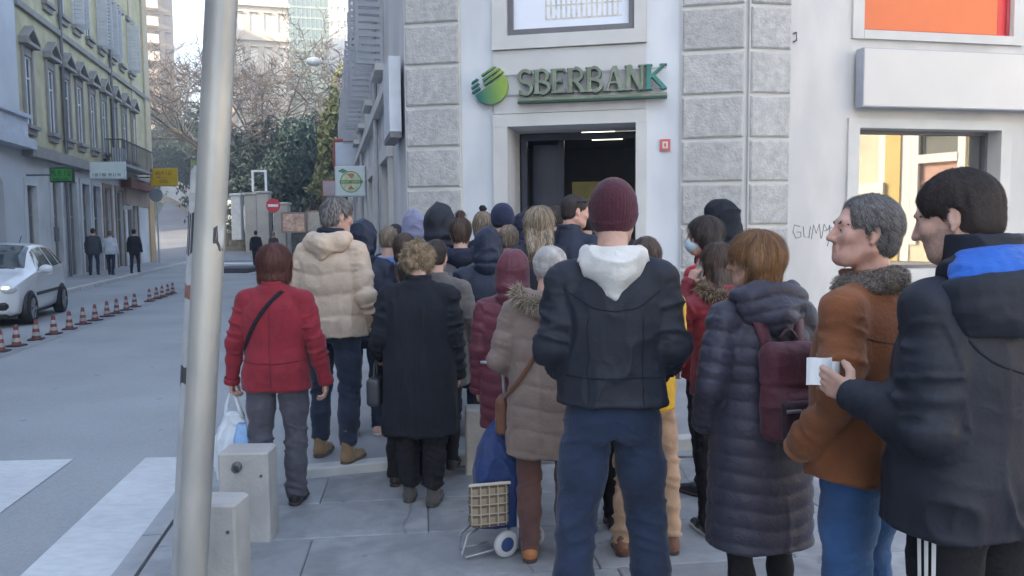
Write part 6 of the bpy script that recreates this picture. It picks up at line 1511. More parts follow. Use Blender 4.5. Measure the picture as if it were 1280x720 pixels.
    for sd in (-1, 1):
        bot = feet[sd] + np.array([0, -.012, hem + .02])
        f.chain([np.array([sd * .088 * w, -.008, .86]), (np.array([sd * .092 * w, 0, .86]) + knees[sd]) / 2 + [0, -.004, 0], knees[sd], (knees[sd] + bot) / 2 + [0, -.014, 0], bot],
                (.092 * w * (tr_r * .5 + .5), .080 * tr_r, .064 * tr_r, .062 * tr_r, tr.get('ankle', .054) * tr_r), k=.028)
    f.F = np.maximum(f.F, hem - f.z[None, None, :]).astype(np.float32)
    f.box((0, 0, .42), (.006, .3, .39), rnd=.004, k=.018, neg=True)
    ta = tr.get('wr', .006)
    def tdisp(V, N):
        z = V[:, 2]; wt = np.exp(-((z - .47) / .12) ** 2) * 1.0 + np.exp(-((z - .12) / .08) ** 2) * 1.3 + np.exp(-((z - .80) / .08) ** 2) * .7 + .28
        q = V.copy(); q[:, 2] += .35 * np.abs(V[:, 0]) + .2 * V[:, 1]
        return fold_noise(q, ta, 20, 6, seed) * wt
    emit_mesh('trousers', f, tm, disp=tdisp)
    # ---------------------------------------------------------- shoes
    sho = sp.get('shoes', dict(mat=None)); kind = sho.get('kind', 'shoe'); sr = max(.007, res * .8)
    for sd in (-1, 1):
        c = feet[sd]; f = SDF(axis(c[0] - .10, c[0] + .11, sr), axis(c[1] - .13, c[1] + .25, sr), axis(-.03, .30, sr)); o = sd * .02
        zb = .012; f.rc(c + [0, -.045, .040], c + [o * .4, .06, .036], .036, .040, k=.02); f.rc(c + [o * .4, .06, .034], c + [o, .145, .026], .040, .030, k=.02)
        top = {'shoe': .085, 'boot': .15, 'tall': .26, 'heel': .15}[kind]; f.rc(c + [0, -.035, .05], c + [0, -.022, top - .03], .040, .043 if kind != 'heel' else .036, k=.03)
        f.F = np.maximum(f.F, np.maximum(zb - f.z, f.z - top)[None, None, :]).astype(np.float32)
        sh_ = emit_mesh('shoe', f, sho['mat'], disp=lambda V, N: vnoise(V * 40, seed) * .0012)
        f = SDF(axis(c[0] - .10, c[0] + .11, sr), axis(c[1] - .13, c[1] + .25, sr), axis(-.03, .07, .006)); f.rc(c + [0, -.045, .012], c + [o * .4, .06, .012], .041, .044, k=.02); f.rc(c + [o * .4, .06, .012], c + [o, .148, .012], .044, .034, k=.02)
        f.F = np.maximum(f.F, np.maximum(.001 - f.z, f.z - .026)[None, None, :]).astype(np.float32)
        if kind == 'heel': f.box(c + [0, -.01, .012], (.05, .04, .012), rnd=.002, k=.01, neg=True)
        V, Q = f.mesh(); np_mesh('sole', V * s, Q, sho.get('sole', rub), sh_)
    # ---------------------------------------------------------- coat or jacket
    co = sp['coat']; hemz = co.get('hem', .80); l = co.get('loose', .02); fl = co.get('flare', .0); wl_ = co.get('waist', .0); th = co.get('sleeve', 1.0)
    fur = co.get('belly', 0)
    sl = [(hemz, (.178 + l) * w + fl, .130 + l * .8 + fl * .7, 0, -.004)]
    for z, a, b, cy in ((.92, .178 + l, .132 + l * .8, -.006), (1.08, .164 + l - wl_, .122 + l * .8 - wl_, .004), (1.25, .174 + l * .9, .124 + l * .8, .0), (1.36, .160 + l * .6, .114 + l * .6, -.008), (1.43, .108, .092, -.012), (1.485, .075, .074, -.012)):
        if z > hemz + .03: sl.append((z, a * w + fl * max(0, (1.0 - z)) * .8, b + fl * max(0, 1.0 - z) * .5 + (fur if .85 < z < 1.2 else 0), 0, cy + (fur * .6 if .85 < z < 1.2 else 0)))
    sub_res = co.get('res', res)
    amin, amax = allp.min(0) - .12, allp.max(0) + .12
    f = SDF(axis(min(-.36, amin[0]), max(.36, amax[0]), sub_res), axis(min(-.27, amin[1]), max(.27, amax[1]), sub_res), axis(min(hemz - .03, allp[:, 2].min() - .05), max(1.60, allp[:, 2].max() + .1), sub_res))
    f.loft(sl, k=.02, p=co.get('square', 2.5))
    cuffs = []
    for sd in (-1, 1):
        sh, e, h = arms[sd]; up = np.array([sd * .050, -.012, 1.452])
        f.rc(up, sh + [0, 0, .0], .048, .062 * th + .002, k=.035)
        f.chain([sh, (sh + e) / 2, e, (e + h) / 2, h], (.068 * th, .063 * th, .058 * th, .053 * th, .046 * th), k=co.get('blend', .018))
        cuffs.append((h, nrm(h - e)))
    if co.get('collar'):
        c = co['collar']; f.loft([(1.455, .085, .082, 0, -.012), (1.49, .080, .080, 0, -.006), (1.49 + c, .082 + c * .25, .083 + c * .25, 0, .004)], k=.02, p=2)
    for h, d in cuffs:   # open the cuffs
        pass
    if co.get('vent') : f.box((0, -.2, hemz + .10), (.004, .15, .13), rnd=.003, k=.006, neg=True)
    qh, qa, grid = co.get('quilt', 0), co.get('puff', .010), co.get('grid', 0)
    wr = co.get('wr', .006)
    def cdisp(V, N):
        dl, tl_ = np.full(len(V), 9.), np.zeros(len(V)); along = np.zeros(len(V))
        for sd in (-1, 1):
            sh, e, h = arms[sd]; acc = 0
            for a, b, r_ in ((sh, e, .062 * th), (e, h, .052 * th)):
                d, t = segdist(V, a, b); d = d - r_; bt = d < dl; L_ = np.linalg.norm(b - a); dl = np.where(bt, d, dl); along = np.where(bt, acc + t * L_, along); acc += L_
        tors = (np.sqrt((V[:, 0] / (.178 * w + l)) ** 2 + (V[:, 1] / .14) ** 2) - 1) * .14; arm = dl < tors - .004
        arm &= ~((V[:, 2] > 1.40) & (np.abs(V[:, 0]) < .15 * w))
        q = V.copy(); an = np.arctan2(V[:, 1], V[:, 0])
        d = np.where(arm, fold_noise(np.stack([V[:, 0] * .6, V[:, 1] * .6, along * 1.6], 1), wr, 12, 9, seed) * (1 + .8 * np.exp(-((along - .28) / .08) ** 2)), fold_noise(q, wr, 6 if hemz > .7 else 2.2, 8, seed + 3) * (.55 + .6 * np.exp(-((V[:, 2] - hemz - .08) / .10) ** 2)))
        if qh:
            ph = np.where(arm, along / (qh * .9), (V[:, 2] + .012 * np.sin(an * 3 + seed)) / qh) + vnoise(V * 5, seed) * .06
            pr = np.abs(np.sin(math.pi * ph)); pr = pr ** .55
            if grid:
                gp_ = np.where(arm, 1.0, np.abs(np.sin(an * grid)) ** .45 if not co.get('shift') else 1); pr = np.minimum(pr, gp_)
            d = d + qa * (pr - .75) + vnoise(V * np.array([26, 26, 40]), seed + 7) * qa * .22 * (1.15 - pr)
        hm = np.exp(-((V[:, 2] - hemz) / .012) ** 2) * co.get('hemroll', .003)
        return d + hm
    holder = {}
    def keep(V, Q, N):
        holder['V'], holder['Q'] = V, Q; return np_mesh(co.get('name', 'coat'), V * s, Q, co['mat'], root)
    coat = emit_mesh('coat', f, co['mat'], disp=cdisp, extra=keep)
    bvh = BVHTree.FromPolygons([tuple(v) for v in holder['V']], [tuple(int(i) for i in q) for q in holder['Q']])
    for sd, (h, d) in zip((-1, 1), cuffs):      # knitted / turned cuff rings
        m_ = MB(); m_.lathe([(.030 * th, .008), (.044 * th, .010), (.0475 * th, .002), (.0475 * th, -.022), (.044 * th, -.03)], (h + d * .036) * s * 1.0, d, 18)
        for i in range(len(m_.v)): pass
        m_.build('cuff', co.get('cuffmat', co['mat']), root, smooth=True)
    # ---------------------------------------------------------- extra shirt / hem band under the jacket
    if sp.get('under'):
        um, uz = sp['under']; f = SDF(axis(-.3, .3, res), axis(-.22, .22, res), axis(uz - .03, 1.1, res)); f.loft([(uz, .172 * w + l * .4, .132 + l * .4, 0, -.004), (.95, .176 * w, .13, 0, 0), (1.05, .15 * w, .11, 0, 0)], k=.02)
        emit_mesh('shirt', f, um, disp=lambda V, N: fold_noise(V, .004, 6, 8, seed))
    # ---------------------------------------------------------- hood
    hd = sp.get('hood')
    def hgrid(r_=None, ext=.0):
        r_ = r_ or min(.010, res); return SDF(axis(hz_[0] - .26, hz_[0] + .26, r_), axis(hz_[1] - .30, hz_[1] + .22, r_), axis(1.26, 1.90 + ext, r_))
    if hd:
        f = hgrid(ext=hd.get('peak', 0)); hw_ = hd.get('size', 1.0)
        if hd['state'] == 'up':
            M = Hd.M; P = Hd.p; pk_ = hd.get('peak', .0)
            f.ell(P(0, -.028, .020), (.108 * hw_, .130 * hw_, .128 * hw_), M, k=.03); f.rc(P(0, -.045, -.02), NECK + np.array([0, -.035, -.02]), .098 * hw_, .112 * hw_, k=.05)
            if pk_: f.rc(P(0, -.02, .07), P(0, -.035, .11 + pk_), .075, .028, k=.06)
            f.ell(P(0, .135, -.02), (.078, .085, .125), M, k=.03, neg=True); f.ell(P(0, .02, .0), (.092, .105, .11), M, k=.01, neg=True)
            f.ell(P(0, .10, -.01), (.082, .10, .12), M, k=.02, neg=True)
            def hdisp(V, N):
                L_ = Hd.inv(V); d = fold_noise(V, hd.get('wr', .010), 9, 9, seed + 11)
                seam = np.exp(-(L_[:, 0] / .006) ** 2) * .003 + np.exp(-((V[:, 2] - 1.492 + .10 * V[:, 1]) / .014) ** 2) * .014 - np.exp(-((V[:, 2] - 1.535 + .10 * V[:, 1]) / .022) ** 2) * .006
                if hd.get('quilt'): pr = np.abs(np.sin(math.pi * V[:, 2] / hd['quilt'])) ** .55; d = d + .008 * (pr - .7)
                return d - seam
        else:
            dx = hd.get('w', .15); dz = hd.get('drop', .10)
            f.ell((0, -.092, 1.462), (dx, .062, dz * .62), k=.03); f.rc((-dx * .72, -.03, 1.49), (0, -.125, 1.49 - dz * .4), .040, .050, k=.05); f.rc((dx * .72, -.03, 1.49), (0, -.125, 1.49 - dz * .4), .040, .050, k=.05)
            f.rc((0, -.118, 1.49 - dz * .5), (0, -.115, 1.49 - dz), .055, .030, k=.05)
            f.rc((-dx * .74, -.03, 1.49), (-.075, .075, 1.43), .036, .026, k=.03); f.rc((dx * .74, -.03, 1.49), (.075, .075, 1.43), .036, .026, k=.03)
            f.ell((0, -.03, 1.55), (.082, .082, .085), k=.03, neg=True); f.ell((0, -.085, 1.535), (.085, .03, .03), k=.02, neg=True)
            def hdisp(V, N):
                d = fold_noise(V, hd.get('wr', .007), 14, 7, seed + 11)
                if hd.get('quilt'): pr = np.abs(np.sin(math.pi * (V[:, 2] + .25 * np.abs(V[:, 0])) / hd['quilt'])) ** .55; d = d + .009 * (pr - .7)
                return d
        emit_mesh('hood', f, hd['mat'], disp=hdisp, sm=2)
        if hd.get('fur'):
            if hd['state'] == 'up':
                arc = [Hd.p(.098 * hw_ * math.sin(a), .085 - .03 * math.cos(a), .02 + .128 * hw_ * math.cos(a)) for a in np.linspace(-2.2, 2.2, 22)]
            else:
                dx = hd.get('w', .15); arc = [np.array([dx * 1.0 * math.sin(a), -.03 - .125 * math.cos(a) ** 1, 1.515 - .05 * math.cos(a)]) for a in np.linspace(-1.75, 1.75, 26)]
            g = np.random.default_rng(seed); nF = hd.get('nfur', 2600); arc = np.array(arc); t = g.uniform(0, len(arc) - 1.001, nF); i = t.astype(int); c = arc[i] + (arc[i + 1] - arc[i]) * (t - i)[:, None]; tg = arc[i + 1] - arc[i]; tg /= np.linalg.norm(tg, axis=1)[:, None]
            d = g.normal(size=(nF, 3)); d -= tg * (d * tg).sum(1)[:, None] * .7; d /= np.linalg.norm(d, axis=1)[:, None]; d[:, 2] -= .25
            b = c + d * .018; e = c + d * g.uniform(.035, .075, nF)[:, None] + g.normal(size=(nF, 3)) * .006; sd_ = np.cross(d, g.normal(size=(nF, 3))); sd_ /= np.linalg.norm(sd_, axis=1)[:, None] + 1e-9
            V = np.stack([b - sd_ * .0022, b + sd_ * .0022, (b + e) / 2 + sd_ * .0018 + d * .003, (b + e) / 2 - sd_ * .0018 + d * .003, e, e + sd_ * .0004], 1).reshape(-1, 3); k_ = np.arange(nF)[:, None] * 6
            F = np.concatenate([k_ + np.array([[0, 1, 2, 3]]), k_ + np.array([[3, 2, 5, 4]])]).astype(np.int32); o = np_mesh('fur_trim', V * s, F, None, root, smooth=False, mats=hd['fur'], midx=g.integers(0, 2, len(F))); o['kind'] = 'stuff'
            f = hgrid(.012); f.chain(list(arc), [.026] * len(arc), k=.01); emit_mesh('fur_roll', f, hd['fur'][0], disp=lambda V, N: vnoise(V * 60, 3) * .006)
    # ---------------------------------------------------------- hair
    ha = sp.get('hair'); P = Hd.p; M = Hd.M
    if ha:
        r_ = min(.0075, hr); f = SDF(axis(hz_[0] - .18, hz_[0] + .18, r_), axis(hz_[1] - .2, hz_[1] + .18, r_), axis(1.12 if ha['style'] in ('long', 'bob_long') else 1.42, 1.86, r_)); sty = ha['style']; lump = ha.get('lump', .003); th_ = ha.get('thick', 0)
        if sty in ('short', 'crop'):
            t = .006 + th_; f.ell(P(0, -.018, .030), (.078 + t, .100 + t, .090 + t), M, k=.01); f.ell(P(0, -.050, -.035), (.060 + t, .056 + t * .6, .052), M, k=.03)
            f.ell(P(0, .110, -.028), (.094, .070, .098), M, k=.010, neg=True); f.ell(P(.088, .022, -.050), (.032, .038, .052), M, k=.01, neg=True); f.ell(P(-.088, .022, -.050), (.032, .038, .052), M, k=.01, neg=True)
            for q in (1, -1): f.ell(P(q * .088, -.014, -.010), (.020, .022, .034), M, k=.006, neg=True); f.ell(P(q * .085, .052, -.012), (.030, .034, .040), M, k=.010, neg=True)
            if ha.get('recede'): f.ell(P(0, .118, .045), (.085, .062, .070), M, k=.02, neg=True)
            if sty == 'short' and ha.get('quiff'): f.ell(P(0, .055, .098), (.060, .045, .026), M, k=.03)
        elif sty == 'bun':
            f.ell(P(0, -.022, .028), (.088, .110, .102), M, k=.02); f.ell(P(0, -.055, -.04), (.066, .055, .05), M, k=.03); f.ell(P(0, .112, -.04), (.088, .075, .10), M, k=.015, neg=True); f.ell(P(0, -.045, .145), (.038, .038, .034), M, k=.012)
        else:
            wd = ha.get('w', 1.0); f.ell(P(0, -.020, .022), (.098 * wd, .118, .108), M, k=.02)
            low = {'bob': -.085, 'curly': -.030, 'long': -.10, 'bob_long': -.12}[sty]
            f.rc(P(-.035 * wd, -.035, -.01), P(-.045 * wd, -.040, low), .066, .050 * wd, k=.03); f.rc(P(.035 * wd, -.035, -.01), P(.045 * wd, -.040, low), .066, .050 * wd, k=.03); f.rc(P(0, -.055, -.0), P(0, -.062, low), .066, .056, k=.03)
            if sty == 'bob' or sty == 'bob_long':
                for q in (1, -1):
                    if ha.get('tuck') != q: f.rc(P(q * .078 * wd, .015, .0), P(q * .078 * wd, .012, low + .012), .026, .022, k=.02)
            if sty in ('long', 'bob_long'):
                ln = ha.get('len', .24)
                for q in (-.06, -.02, .02, .06): f.rc(P(q, -.065, -.06), np.array([q * 1.25, -.125, P(0, -.06, -.08)[2] - ln + abs(q) * .6]), .042, .020, k=.025)
                for q in (1, -1): f.rc(P(q * .08, -.01, .0), np.array([q * .095, -.04, P(0, 0, -.12)[2] - ln * .45]), .026, .016, k=.02)
            f.ell(P(0, .115, -.045), (.064, .085, .115), M, k=.015, neg=True)
            if ha.get('tuck'): q = ha['tuck']; f.ell(P(q * .085, .075, -.03), (.045, .070, .075), M, k=.015, neg=True); f.ell(P(q * .098, -.006, -.006), (.030, .024, .036), M, k=.01, neg=True)
        V, Q = f.mesh(); V = smooth_v(V, Q, 2, .5); N = vnormals(V, Q); L_ = Hd.inv(V)
        an = np.arctan2(L_[:, 0], L_[:, 1] + .02)
        if sty == 'curly': dsp = (np.abs(vnoise(V * 30, seed)) - .3) * .034 + vnoise(V * 75, seed + 2) * .008 + vnoise(V * 13, seed + 5) * .012
        else: dsp = vnoise(np.stack([an * 9, L_[:, 2] * 6, L_[:, 1] * 5], 1), seed) * lump + vnoise(np.stack([an * 24, L_[:, 2] * 9, L_[:, 1] * 8], 1), seed + 4) * lump * .6
        V = V + N * dsp[:, None]; N = vnormals(V, Q)
        crown = P(0, -.045, .12)
        def flow(Pt):
            d = Pt - crown; d = d / (np.linalg.norm(d, axis=1)[:, None] + 1e-6)
            if sty not in ('short', 'crop'): d[:, 2] -= 1.1
            elif ha.get('swept'): d += M @ np.array([0, -.9, -.2])
            return d
        ns = ha.get('n', 1500 if Y < 4 else 700); V2, F2 = strand_ribbons(V, Q, N, ns, ha.get('sl', {'short': .035, 'crop': .012, 'curly': .04}.get(sty, .075)), ha.get('sw', .0032 if Y < 4 else .005), flow, seed, lift=ha.get('lift', .003 if sty != 'crop' else .001), curl=1.0 if sty == 'curly' else ha.get('curl', 0))
        VV = np.concatenate([V, V2]); FF = np.concatenate([Q, F2 + len(V)]).astype(np.int32); mi = np.concatenate([np.zeros(len(Q), int), np.repeat(RNG.integers(0, len(ha['mat']), len(F2) // 4 + 1), 4)[:len(F2)]])
        hm_ = list(ha['mat'])
        if ha.get('fade'):
            hm_.append(ha['fade']); LL_ = Hd.inv(VV)[FF].mean(1); q_ = LL_[:, 2] + .35 * LL_[:, 1] + vnoise(VV[FF[:, 0]] * 220, 2) * .034 < -.004; mi = np.where(q_, 2, mi)
        np_mesh('hair', VV * s, FF, None, root, mats=hm_, midx=mi)
    # ---------------------------------------------------------- hat
    ht = sp.get('hat')
    if ht:
        r_ = min(.0075, hr); f = SDF(axis(hz_[0] - .17, hz_[0] + .17, r_), axis(hz_[1] - .2, hz_[1] + .18, r_), axis(1.50, 1.92, r_)); low = ht.get('low', -.035)
        f.ell(P(0, -.014, .030), (.090 * ht.get('w', 1), .112, .104 + ht.get('tall', 0)), M, k=.02); f.rc(P(0, -.025, .02), P(0, -.03, low + .05), .085, .080, k=.03)
        # cut below the brim plane, tilted up towards the brow
        X_, Y_, Z_ = f.x[:, None, None], f.y[None, :, None], f.z[None, None, :]; o_ = P(0, 0, low); nv = M @ nrm([0, -.42, 1.0]); pl_ = (X_ - o_[0]) * nv[0] + (Y_ - o_[1]) * nv[1] + (Z_ - o_[2]) * nv[2]
        f.F = np.maximum(f.F, -pl_).astype(np.float32)
        rib = ht.get('rib', 34)
        def tdsp(V, N):
            L_ = Hd.inv(V); an = np.arctan2(L_[:, 0], L_[:, 1] + .014); pl2 = (V - o_) @ nv
            return np.sin(an * rib) * .0016 * np.clip((.135 + ht.get('tall', 0) - L_[:, 2]) / .06, 0, 1) + .004 * (np.abs(pl2 - .028) < .026) + vnoise(V * 22, seed) * ht.get('lump', .002)
        emit_mesh('hat', f, ht['mat'], disp=tdsp)
        if ht.get('pom'):
            f = SDF(axis(hz_[0] - .1, hz_[0] + .1, r_), axis(hz_[1] - .12, hz_[1] + .08, r_), axis(1.7, 1.92, r_)); f.ell(P(0, -.02, .15), (.036, .036, .034), k=.01); emit_mesh('pompom', f, ht['mat'], disp=lambda V, N: vnoise(V * 60, 2) * .008)
    PEOPLE[key] = dict(root=root, s=s, bvh=bvh, head=Hd, arms=arms, hands=hd_, body=body, feet=feet, emit=emit_mesh)
    return PEOPLE[key]
def world_of(p, v):     # base-figure point -> world
    r_ = p['root']; a = r_.rotation_euler[2]; v = np.array(v) * p['s']; c, s_ = math.cos(a), math.sin(a)
    return np.array([r_.location[0] + v[0] * c - v[1] * s_, r_.location[1] + v[0] * s_ + v[1] * c, r_.location[2] + v[2]])
def thing_on(p, name, label, cat, at=(0, 0, 1.0), group=None):   # a carried thing: own Empty, same frame as the wearer
    o = empty(name, tuple(world_of(p, at)), p['root'].rotation_euler[2], label, cat, group); o['_'] = 0; del o['_']
    return o, np.array(at, float)
def strap_mb(p, pts, width, off=.006, thick=.004, n=28, drape=True):
    """flat band running over the coat through the given base-figure points"""
    pts = np.array(pts, float); t = np.linspace(0, len(pts) - 1, n); P = np.stack([np.interp(t, np.arange(len(pts)), pts[:, c]) for c in range(3)], 1); Q = []; Ns = []
    for q in P:
        h = p['bvh'].find_nearest(Vector(q)) if drape else (None,)
        if drape and h[0] is not None: nn = np.array(h[1]); o = q - np.array(h[0]); nn = nn if nn @ np.array([q[0], q[1], .2]) > 0 else -nn; Q.append(np.array(h[0]) + nn * off); Ns.append(nn)
        else: Q.append(q); Ns.append(nrm([q[0], q[1], 0]))
    Q = np.array(Q); Ns = np.array(Ns)
    for _ in range(3): Q[1:-1] = (Q[:-2] + 2 * Q[1:-1] + Q[2:]) / 4; Ns[1:-1] = (Ns[:-2] + 2 * Ns[1:-1] + Ns[2:]) / 4
    m_ = MB(); rings = []
    for i in range(n):
        tg = nrm(Q[min(i + 1, n - 1)] - Q[max(i - 1, 0)]); sd = nrm(np.cross(tg, Ns[i])) * width / 2; up = nrm(Ns[i]) * thick
        rings.append([Q[i] - sd, Q[i] + sd, Q[i] + sd + up, Q[i] - sd + up])
    vs = [v * p['s'] for r_ in rings for v in r_]; fs = [(i * 4 + k, i * 4 + (k + 1) % 4, i * 4 + 4 + (k + 1) % 4, i * 4 + 4 + k) for i in range(n - 1) for k in range(4)] + [(3, 2, 1, 0), tuple((n - 1) * 4 + k for k in range(4))]
    m_.add(vs, fs); return m_
def put(m_, name, mat, th, p, smooth=True):
    root, at = th; o = m_.build(name, mat, root, smooth=smooth); o.location = -Vector(at * p['s']); return o

# ------------------------------------------------------------------ the queue, nearest first
blk = cloth('wool_black', (.0105, .0120, .019), sheen=.0); blk2 = cloth('nylon_black', (.0125, .0150, .0245), sheen=.0, rough=.62, bump2=.18, bump=.1); navy = cloth('cotton_navy', (.016, .021, .044), sheen=.0); navy2 = cloth('nylon_navy', (.014, .020, .042), sheen=.0, rough=.55)
jean_d = cloth('denim_dark', (.016, .027, .058), bscale=220, v2=.18, v2scale=7, var=.22); jean_b = cloth('denim_blue', (.030, .085, .21), bscale=220, v2=.2, v2scale=7, var=.22); jean_n = cloth('denim_navy', (.022, .030, .055), bscale=220, v2=.15, var=.2)
trs_blk = cloth('trouser_black', (.009, .009, .012), sheen=.0); trs_gry = cloth('trouser_grey', (.085, .080, .098), v2=.12)
shoe_b = cloth('shoe_black', (.015, .014, .015), rough=.5, bump=.1); shoe_t = cloth('leather_tan', (.33, .13, .045), rough=.5); boot_t = cloth('suede_tan', (.26, .165, .09), rough=.9); boot_g = cloth('boot_grey', (.065, .060, .058), rough=.7); shoe_p = cloth('shoe_pink', (.52, .33, .29), rough=.6)
sole_w = pm('sole_white', (.5, .48, .46), rough=.7); leath_br = cloth('leather_brown', (.13, .055, .03), rough=.45)
def tro(m, **k): return dict(mat=m, **k)

# black hooded jacket, right edge
p1 = person('jacket_blue_hood', 'man in black hooded jacket with bright blue hood lining, holding folded papers', 1222, 2.28, 24, 1.85, dict(res=.0085, hres=.005, w=1.12, face=True, skin=SKIN, brow=BROW,
    arms=(((-.236, -.050, 1.085), (-.245, .165, 1.125)), 'front'), hands=(-1,), hand_l=((-.25, 1, .34), (1, .25, 0), (-.10, -.25, 1.0), .42, .75), hyaw=26, hpitch=-14,
    stubble=pm('skin_stubble', (.39, .245, .195), rough=.7, var=.25, vscale=160, bump=.3, bscale=400), hair=dict(style='crop', mat=H_DARKB, thick=.003, n=15000, sl=.017, sw=.0016, swept=True, fade=pm('hair_fade', (.052, .038, .033), rough=.75, var=.3, vscale=200, bump=.3, bscale=400)), trousers=tro(trs_blk, r=1.12), shoes=dict(mat=shoe_b, sole=sole_w),
    coat=dict(mat=blk2, hem=.80, loose=.050, collar=.06, sleeve=1.04, wr=.0075, blend=.05, name='jacket'),
    hood=dict(state='down', mat=blk2, w=.165, drop=.15)))
# high stand collar and the blue lining showing along the hood
pz = p1
f = SDF(axis(-.24, .24, .007), axis(-.24, .2, .007), axis(1.40, 1.64, .007)); f.loft([(1.45, .112, .098, 0, -.02), (1.52, .108, .100, 0, -.012), (1.588, .104, .102, 0, -.004)], k=.01, p=2); f.loft([(1.47, .085, .078, 0, -.008), (1.60, .094, .090, 0, -.002), (1.66, .094, .090, 0, -.002)], k=.006, p=2, neg=True)
pz['emit']('collar', f, blk2, disp=lambda V, N: fold_noise(V, .004, 8, 10, 4))
blue = cloth('lining_blue', (.012, .10, .44), rough=.55)
f = SDF(axis(-.24, .24, .007), axis(-.26, .1, .007), axis(1.36, 1.62, .007))
for rr_, yy_, zz_, tk in ((.114, -.016, 1.548, .014), (.132, -.026, 1.540, .016), (.150, -.036, 1.528, .016), (.168, -.046, 1.512, .016), (.186, -.056, 1.492, .014)):
    arc = [np.array([rr_ * math.sin(a), yy_ - rr_ * .62 * math.cos(a), zz_ - .028 * (1 - math.cos(a))]) for a in np.linspace(-1.5, 1.5, 15)]; f.chain(arc, [tk] * 15, k=.015)
pz['emit']('hood_lining', f, blue, disp=lambda V, N: fold_noise(V, .005, 9, 8, 9))
f = SDF(axis(-.27, .27, .007), axis(-.30, .14, .007), axis(1.33, 1.60, .007))
for rr_, yy_, zz_, tk in ((.196, -.058, 1.482, .012), (.198, -.060, 1.455, .014), (.196, -.062, 1.42, .016), (.186, -.064, 1.385, .016), (.168, -.066, 1.355, .016)):
    arc = [np.array([rr_ * math.sin(a), yy_ - rr_ * .66 * math.cos(a), zz_ - .030 * (1 - math.cos(a))]) for a in np.linspace(-1.65, 1.65, 17)]; f.chain(arc, [tk] * 17, k=.03)
pz['emit']('hood_edge', f, blk2, disp=lambda V, N: fold_noise(V, .006, 9, 8, 19))
# shoulder seam line and three stripes down the left trouser leg
str_w = pm('stripe_white', (.68, .68, .68), rough=.7)
for k in (-1, 0, 1):
    m_ = MB(); kn = np.array([-.100 - .05, .006, .49]); 
    for q in range(12):
        z0, z1 = .84 - q * .062, .84 - (q + 1) * .062; a0 = R(196 + k * 9.5); fx_ = lambda z: np.array([-.096 - .005 * (z < .5), -.004, z])
        rd = lambda z: .098 if z > .8 else .080 + .018 * max(0, (z - .47) / .33)
        A_, B_ = R(192 + k * 8.5 - 2.4), R(192 + k * 8.5 + 2.4); e = .012
        pt_ = lambda z, a: (fx_(z) + np.array([math.cos(a), math.sin(a) * 1.1, 0]) * (rd(z) * 1.12 + e)) * pz['s']
        m_.quad(pt_(z1, A_), pt_(z1, B_), pt_(z0, B_), pt_(z0, A_))
    o = m_.build('stripe', str_w, pz['root'], smooth=True)
# papers in his hand
hw_ = world_of(p1, p1['hands'][-1][0] + p1['hands'][-1][1] * .10)
pap = empty('folded_papers', tuple(hw_), R(18), 'white folded papers held up by the man in the black hooded jacket', 'papers')
paper = pm('paper_white', (.74, .78, .82), rough=.7, var=.03)
def sheet(w, h, ox, oy, oz, tilt, name):
    m_ = MB(); n = 6; vs = []; 
    for i in range(n + 1):
        x = -w / 2 + w * i / n; y = .006 * math.sin(i * 1.2) + .012 * abs(i - n / 2) / n
        for z in (-h / 2, h / 2):
            for d in (0, .0016): vs.append((ox + x, oy + y + d, oz + z + x * tilt))
    fs = []
    for i in range(n):
        a = i * 4; b = a + 4; fs += [(a, b, b + 2, a + 2), (a + 1, a + 3, b + 3, b + 1), (a + 2, b + 2, b + 3, a + 3), (a, a + 1, b + 1, b)]
    fs += [(0, 2, 3, 1), (n * 4, n * 4 + 1, n * 4 + 3, n * 4 + 2)]; m_.add(vs, fs); m_.build(name, paper, pap, smooth=False)
sheet(.098, .085, .002, .022, .026, -.05, 'sheet'); sheet(.085, .066, .065, .040, .018, -.12, 'sheet')

# suede jacket
suede = cloth('suede_brown', (.185, .068, .028), rough=.95, sheen=.10, var=.22, v2=.12, v2scale=9); suede_l = cloth('suede_light', (.30, .13, .06), rough=.95, sheen=.10)
p2 = person('suede_jacket', 'grey-haired man in brown suede jacket with fur collar and blue jeans, looking left', 1082, 2.74, 42, 1.785, dict(res=.009, hres=.0048, w=1.04, face=True, lined=True, skin=SKIN2, hyaw=44, hpitch=6, gaze=0,
    brow=pm('brow_grey', (.09, .075, .065), rough=.9), arms=('pocket', 'pocket'), hair=dict(style='short', mat=H_GREY, thick=.0035, n=13000, sl=.024, sw=.0016, lump=.0035, recede=True, swept=True, lift=.0015),
    trousers=tro(jean_b, r=1.12, wr=.007), shoes=dict(mat=leath_br), coat=dict(mat=suede, hem=.845, loose=.034, collar=.03, sleeve=1.10, wr=.008, hemroll=.010, cuffmat=suede_l, name='jacket')))
fur_g = [pm('fur_grey_base', (.13, .11, .095), rough=.95), pm('fur_grey_tip', (.30, .26, .22), rough=.95)]
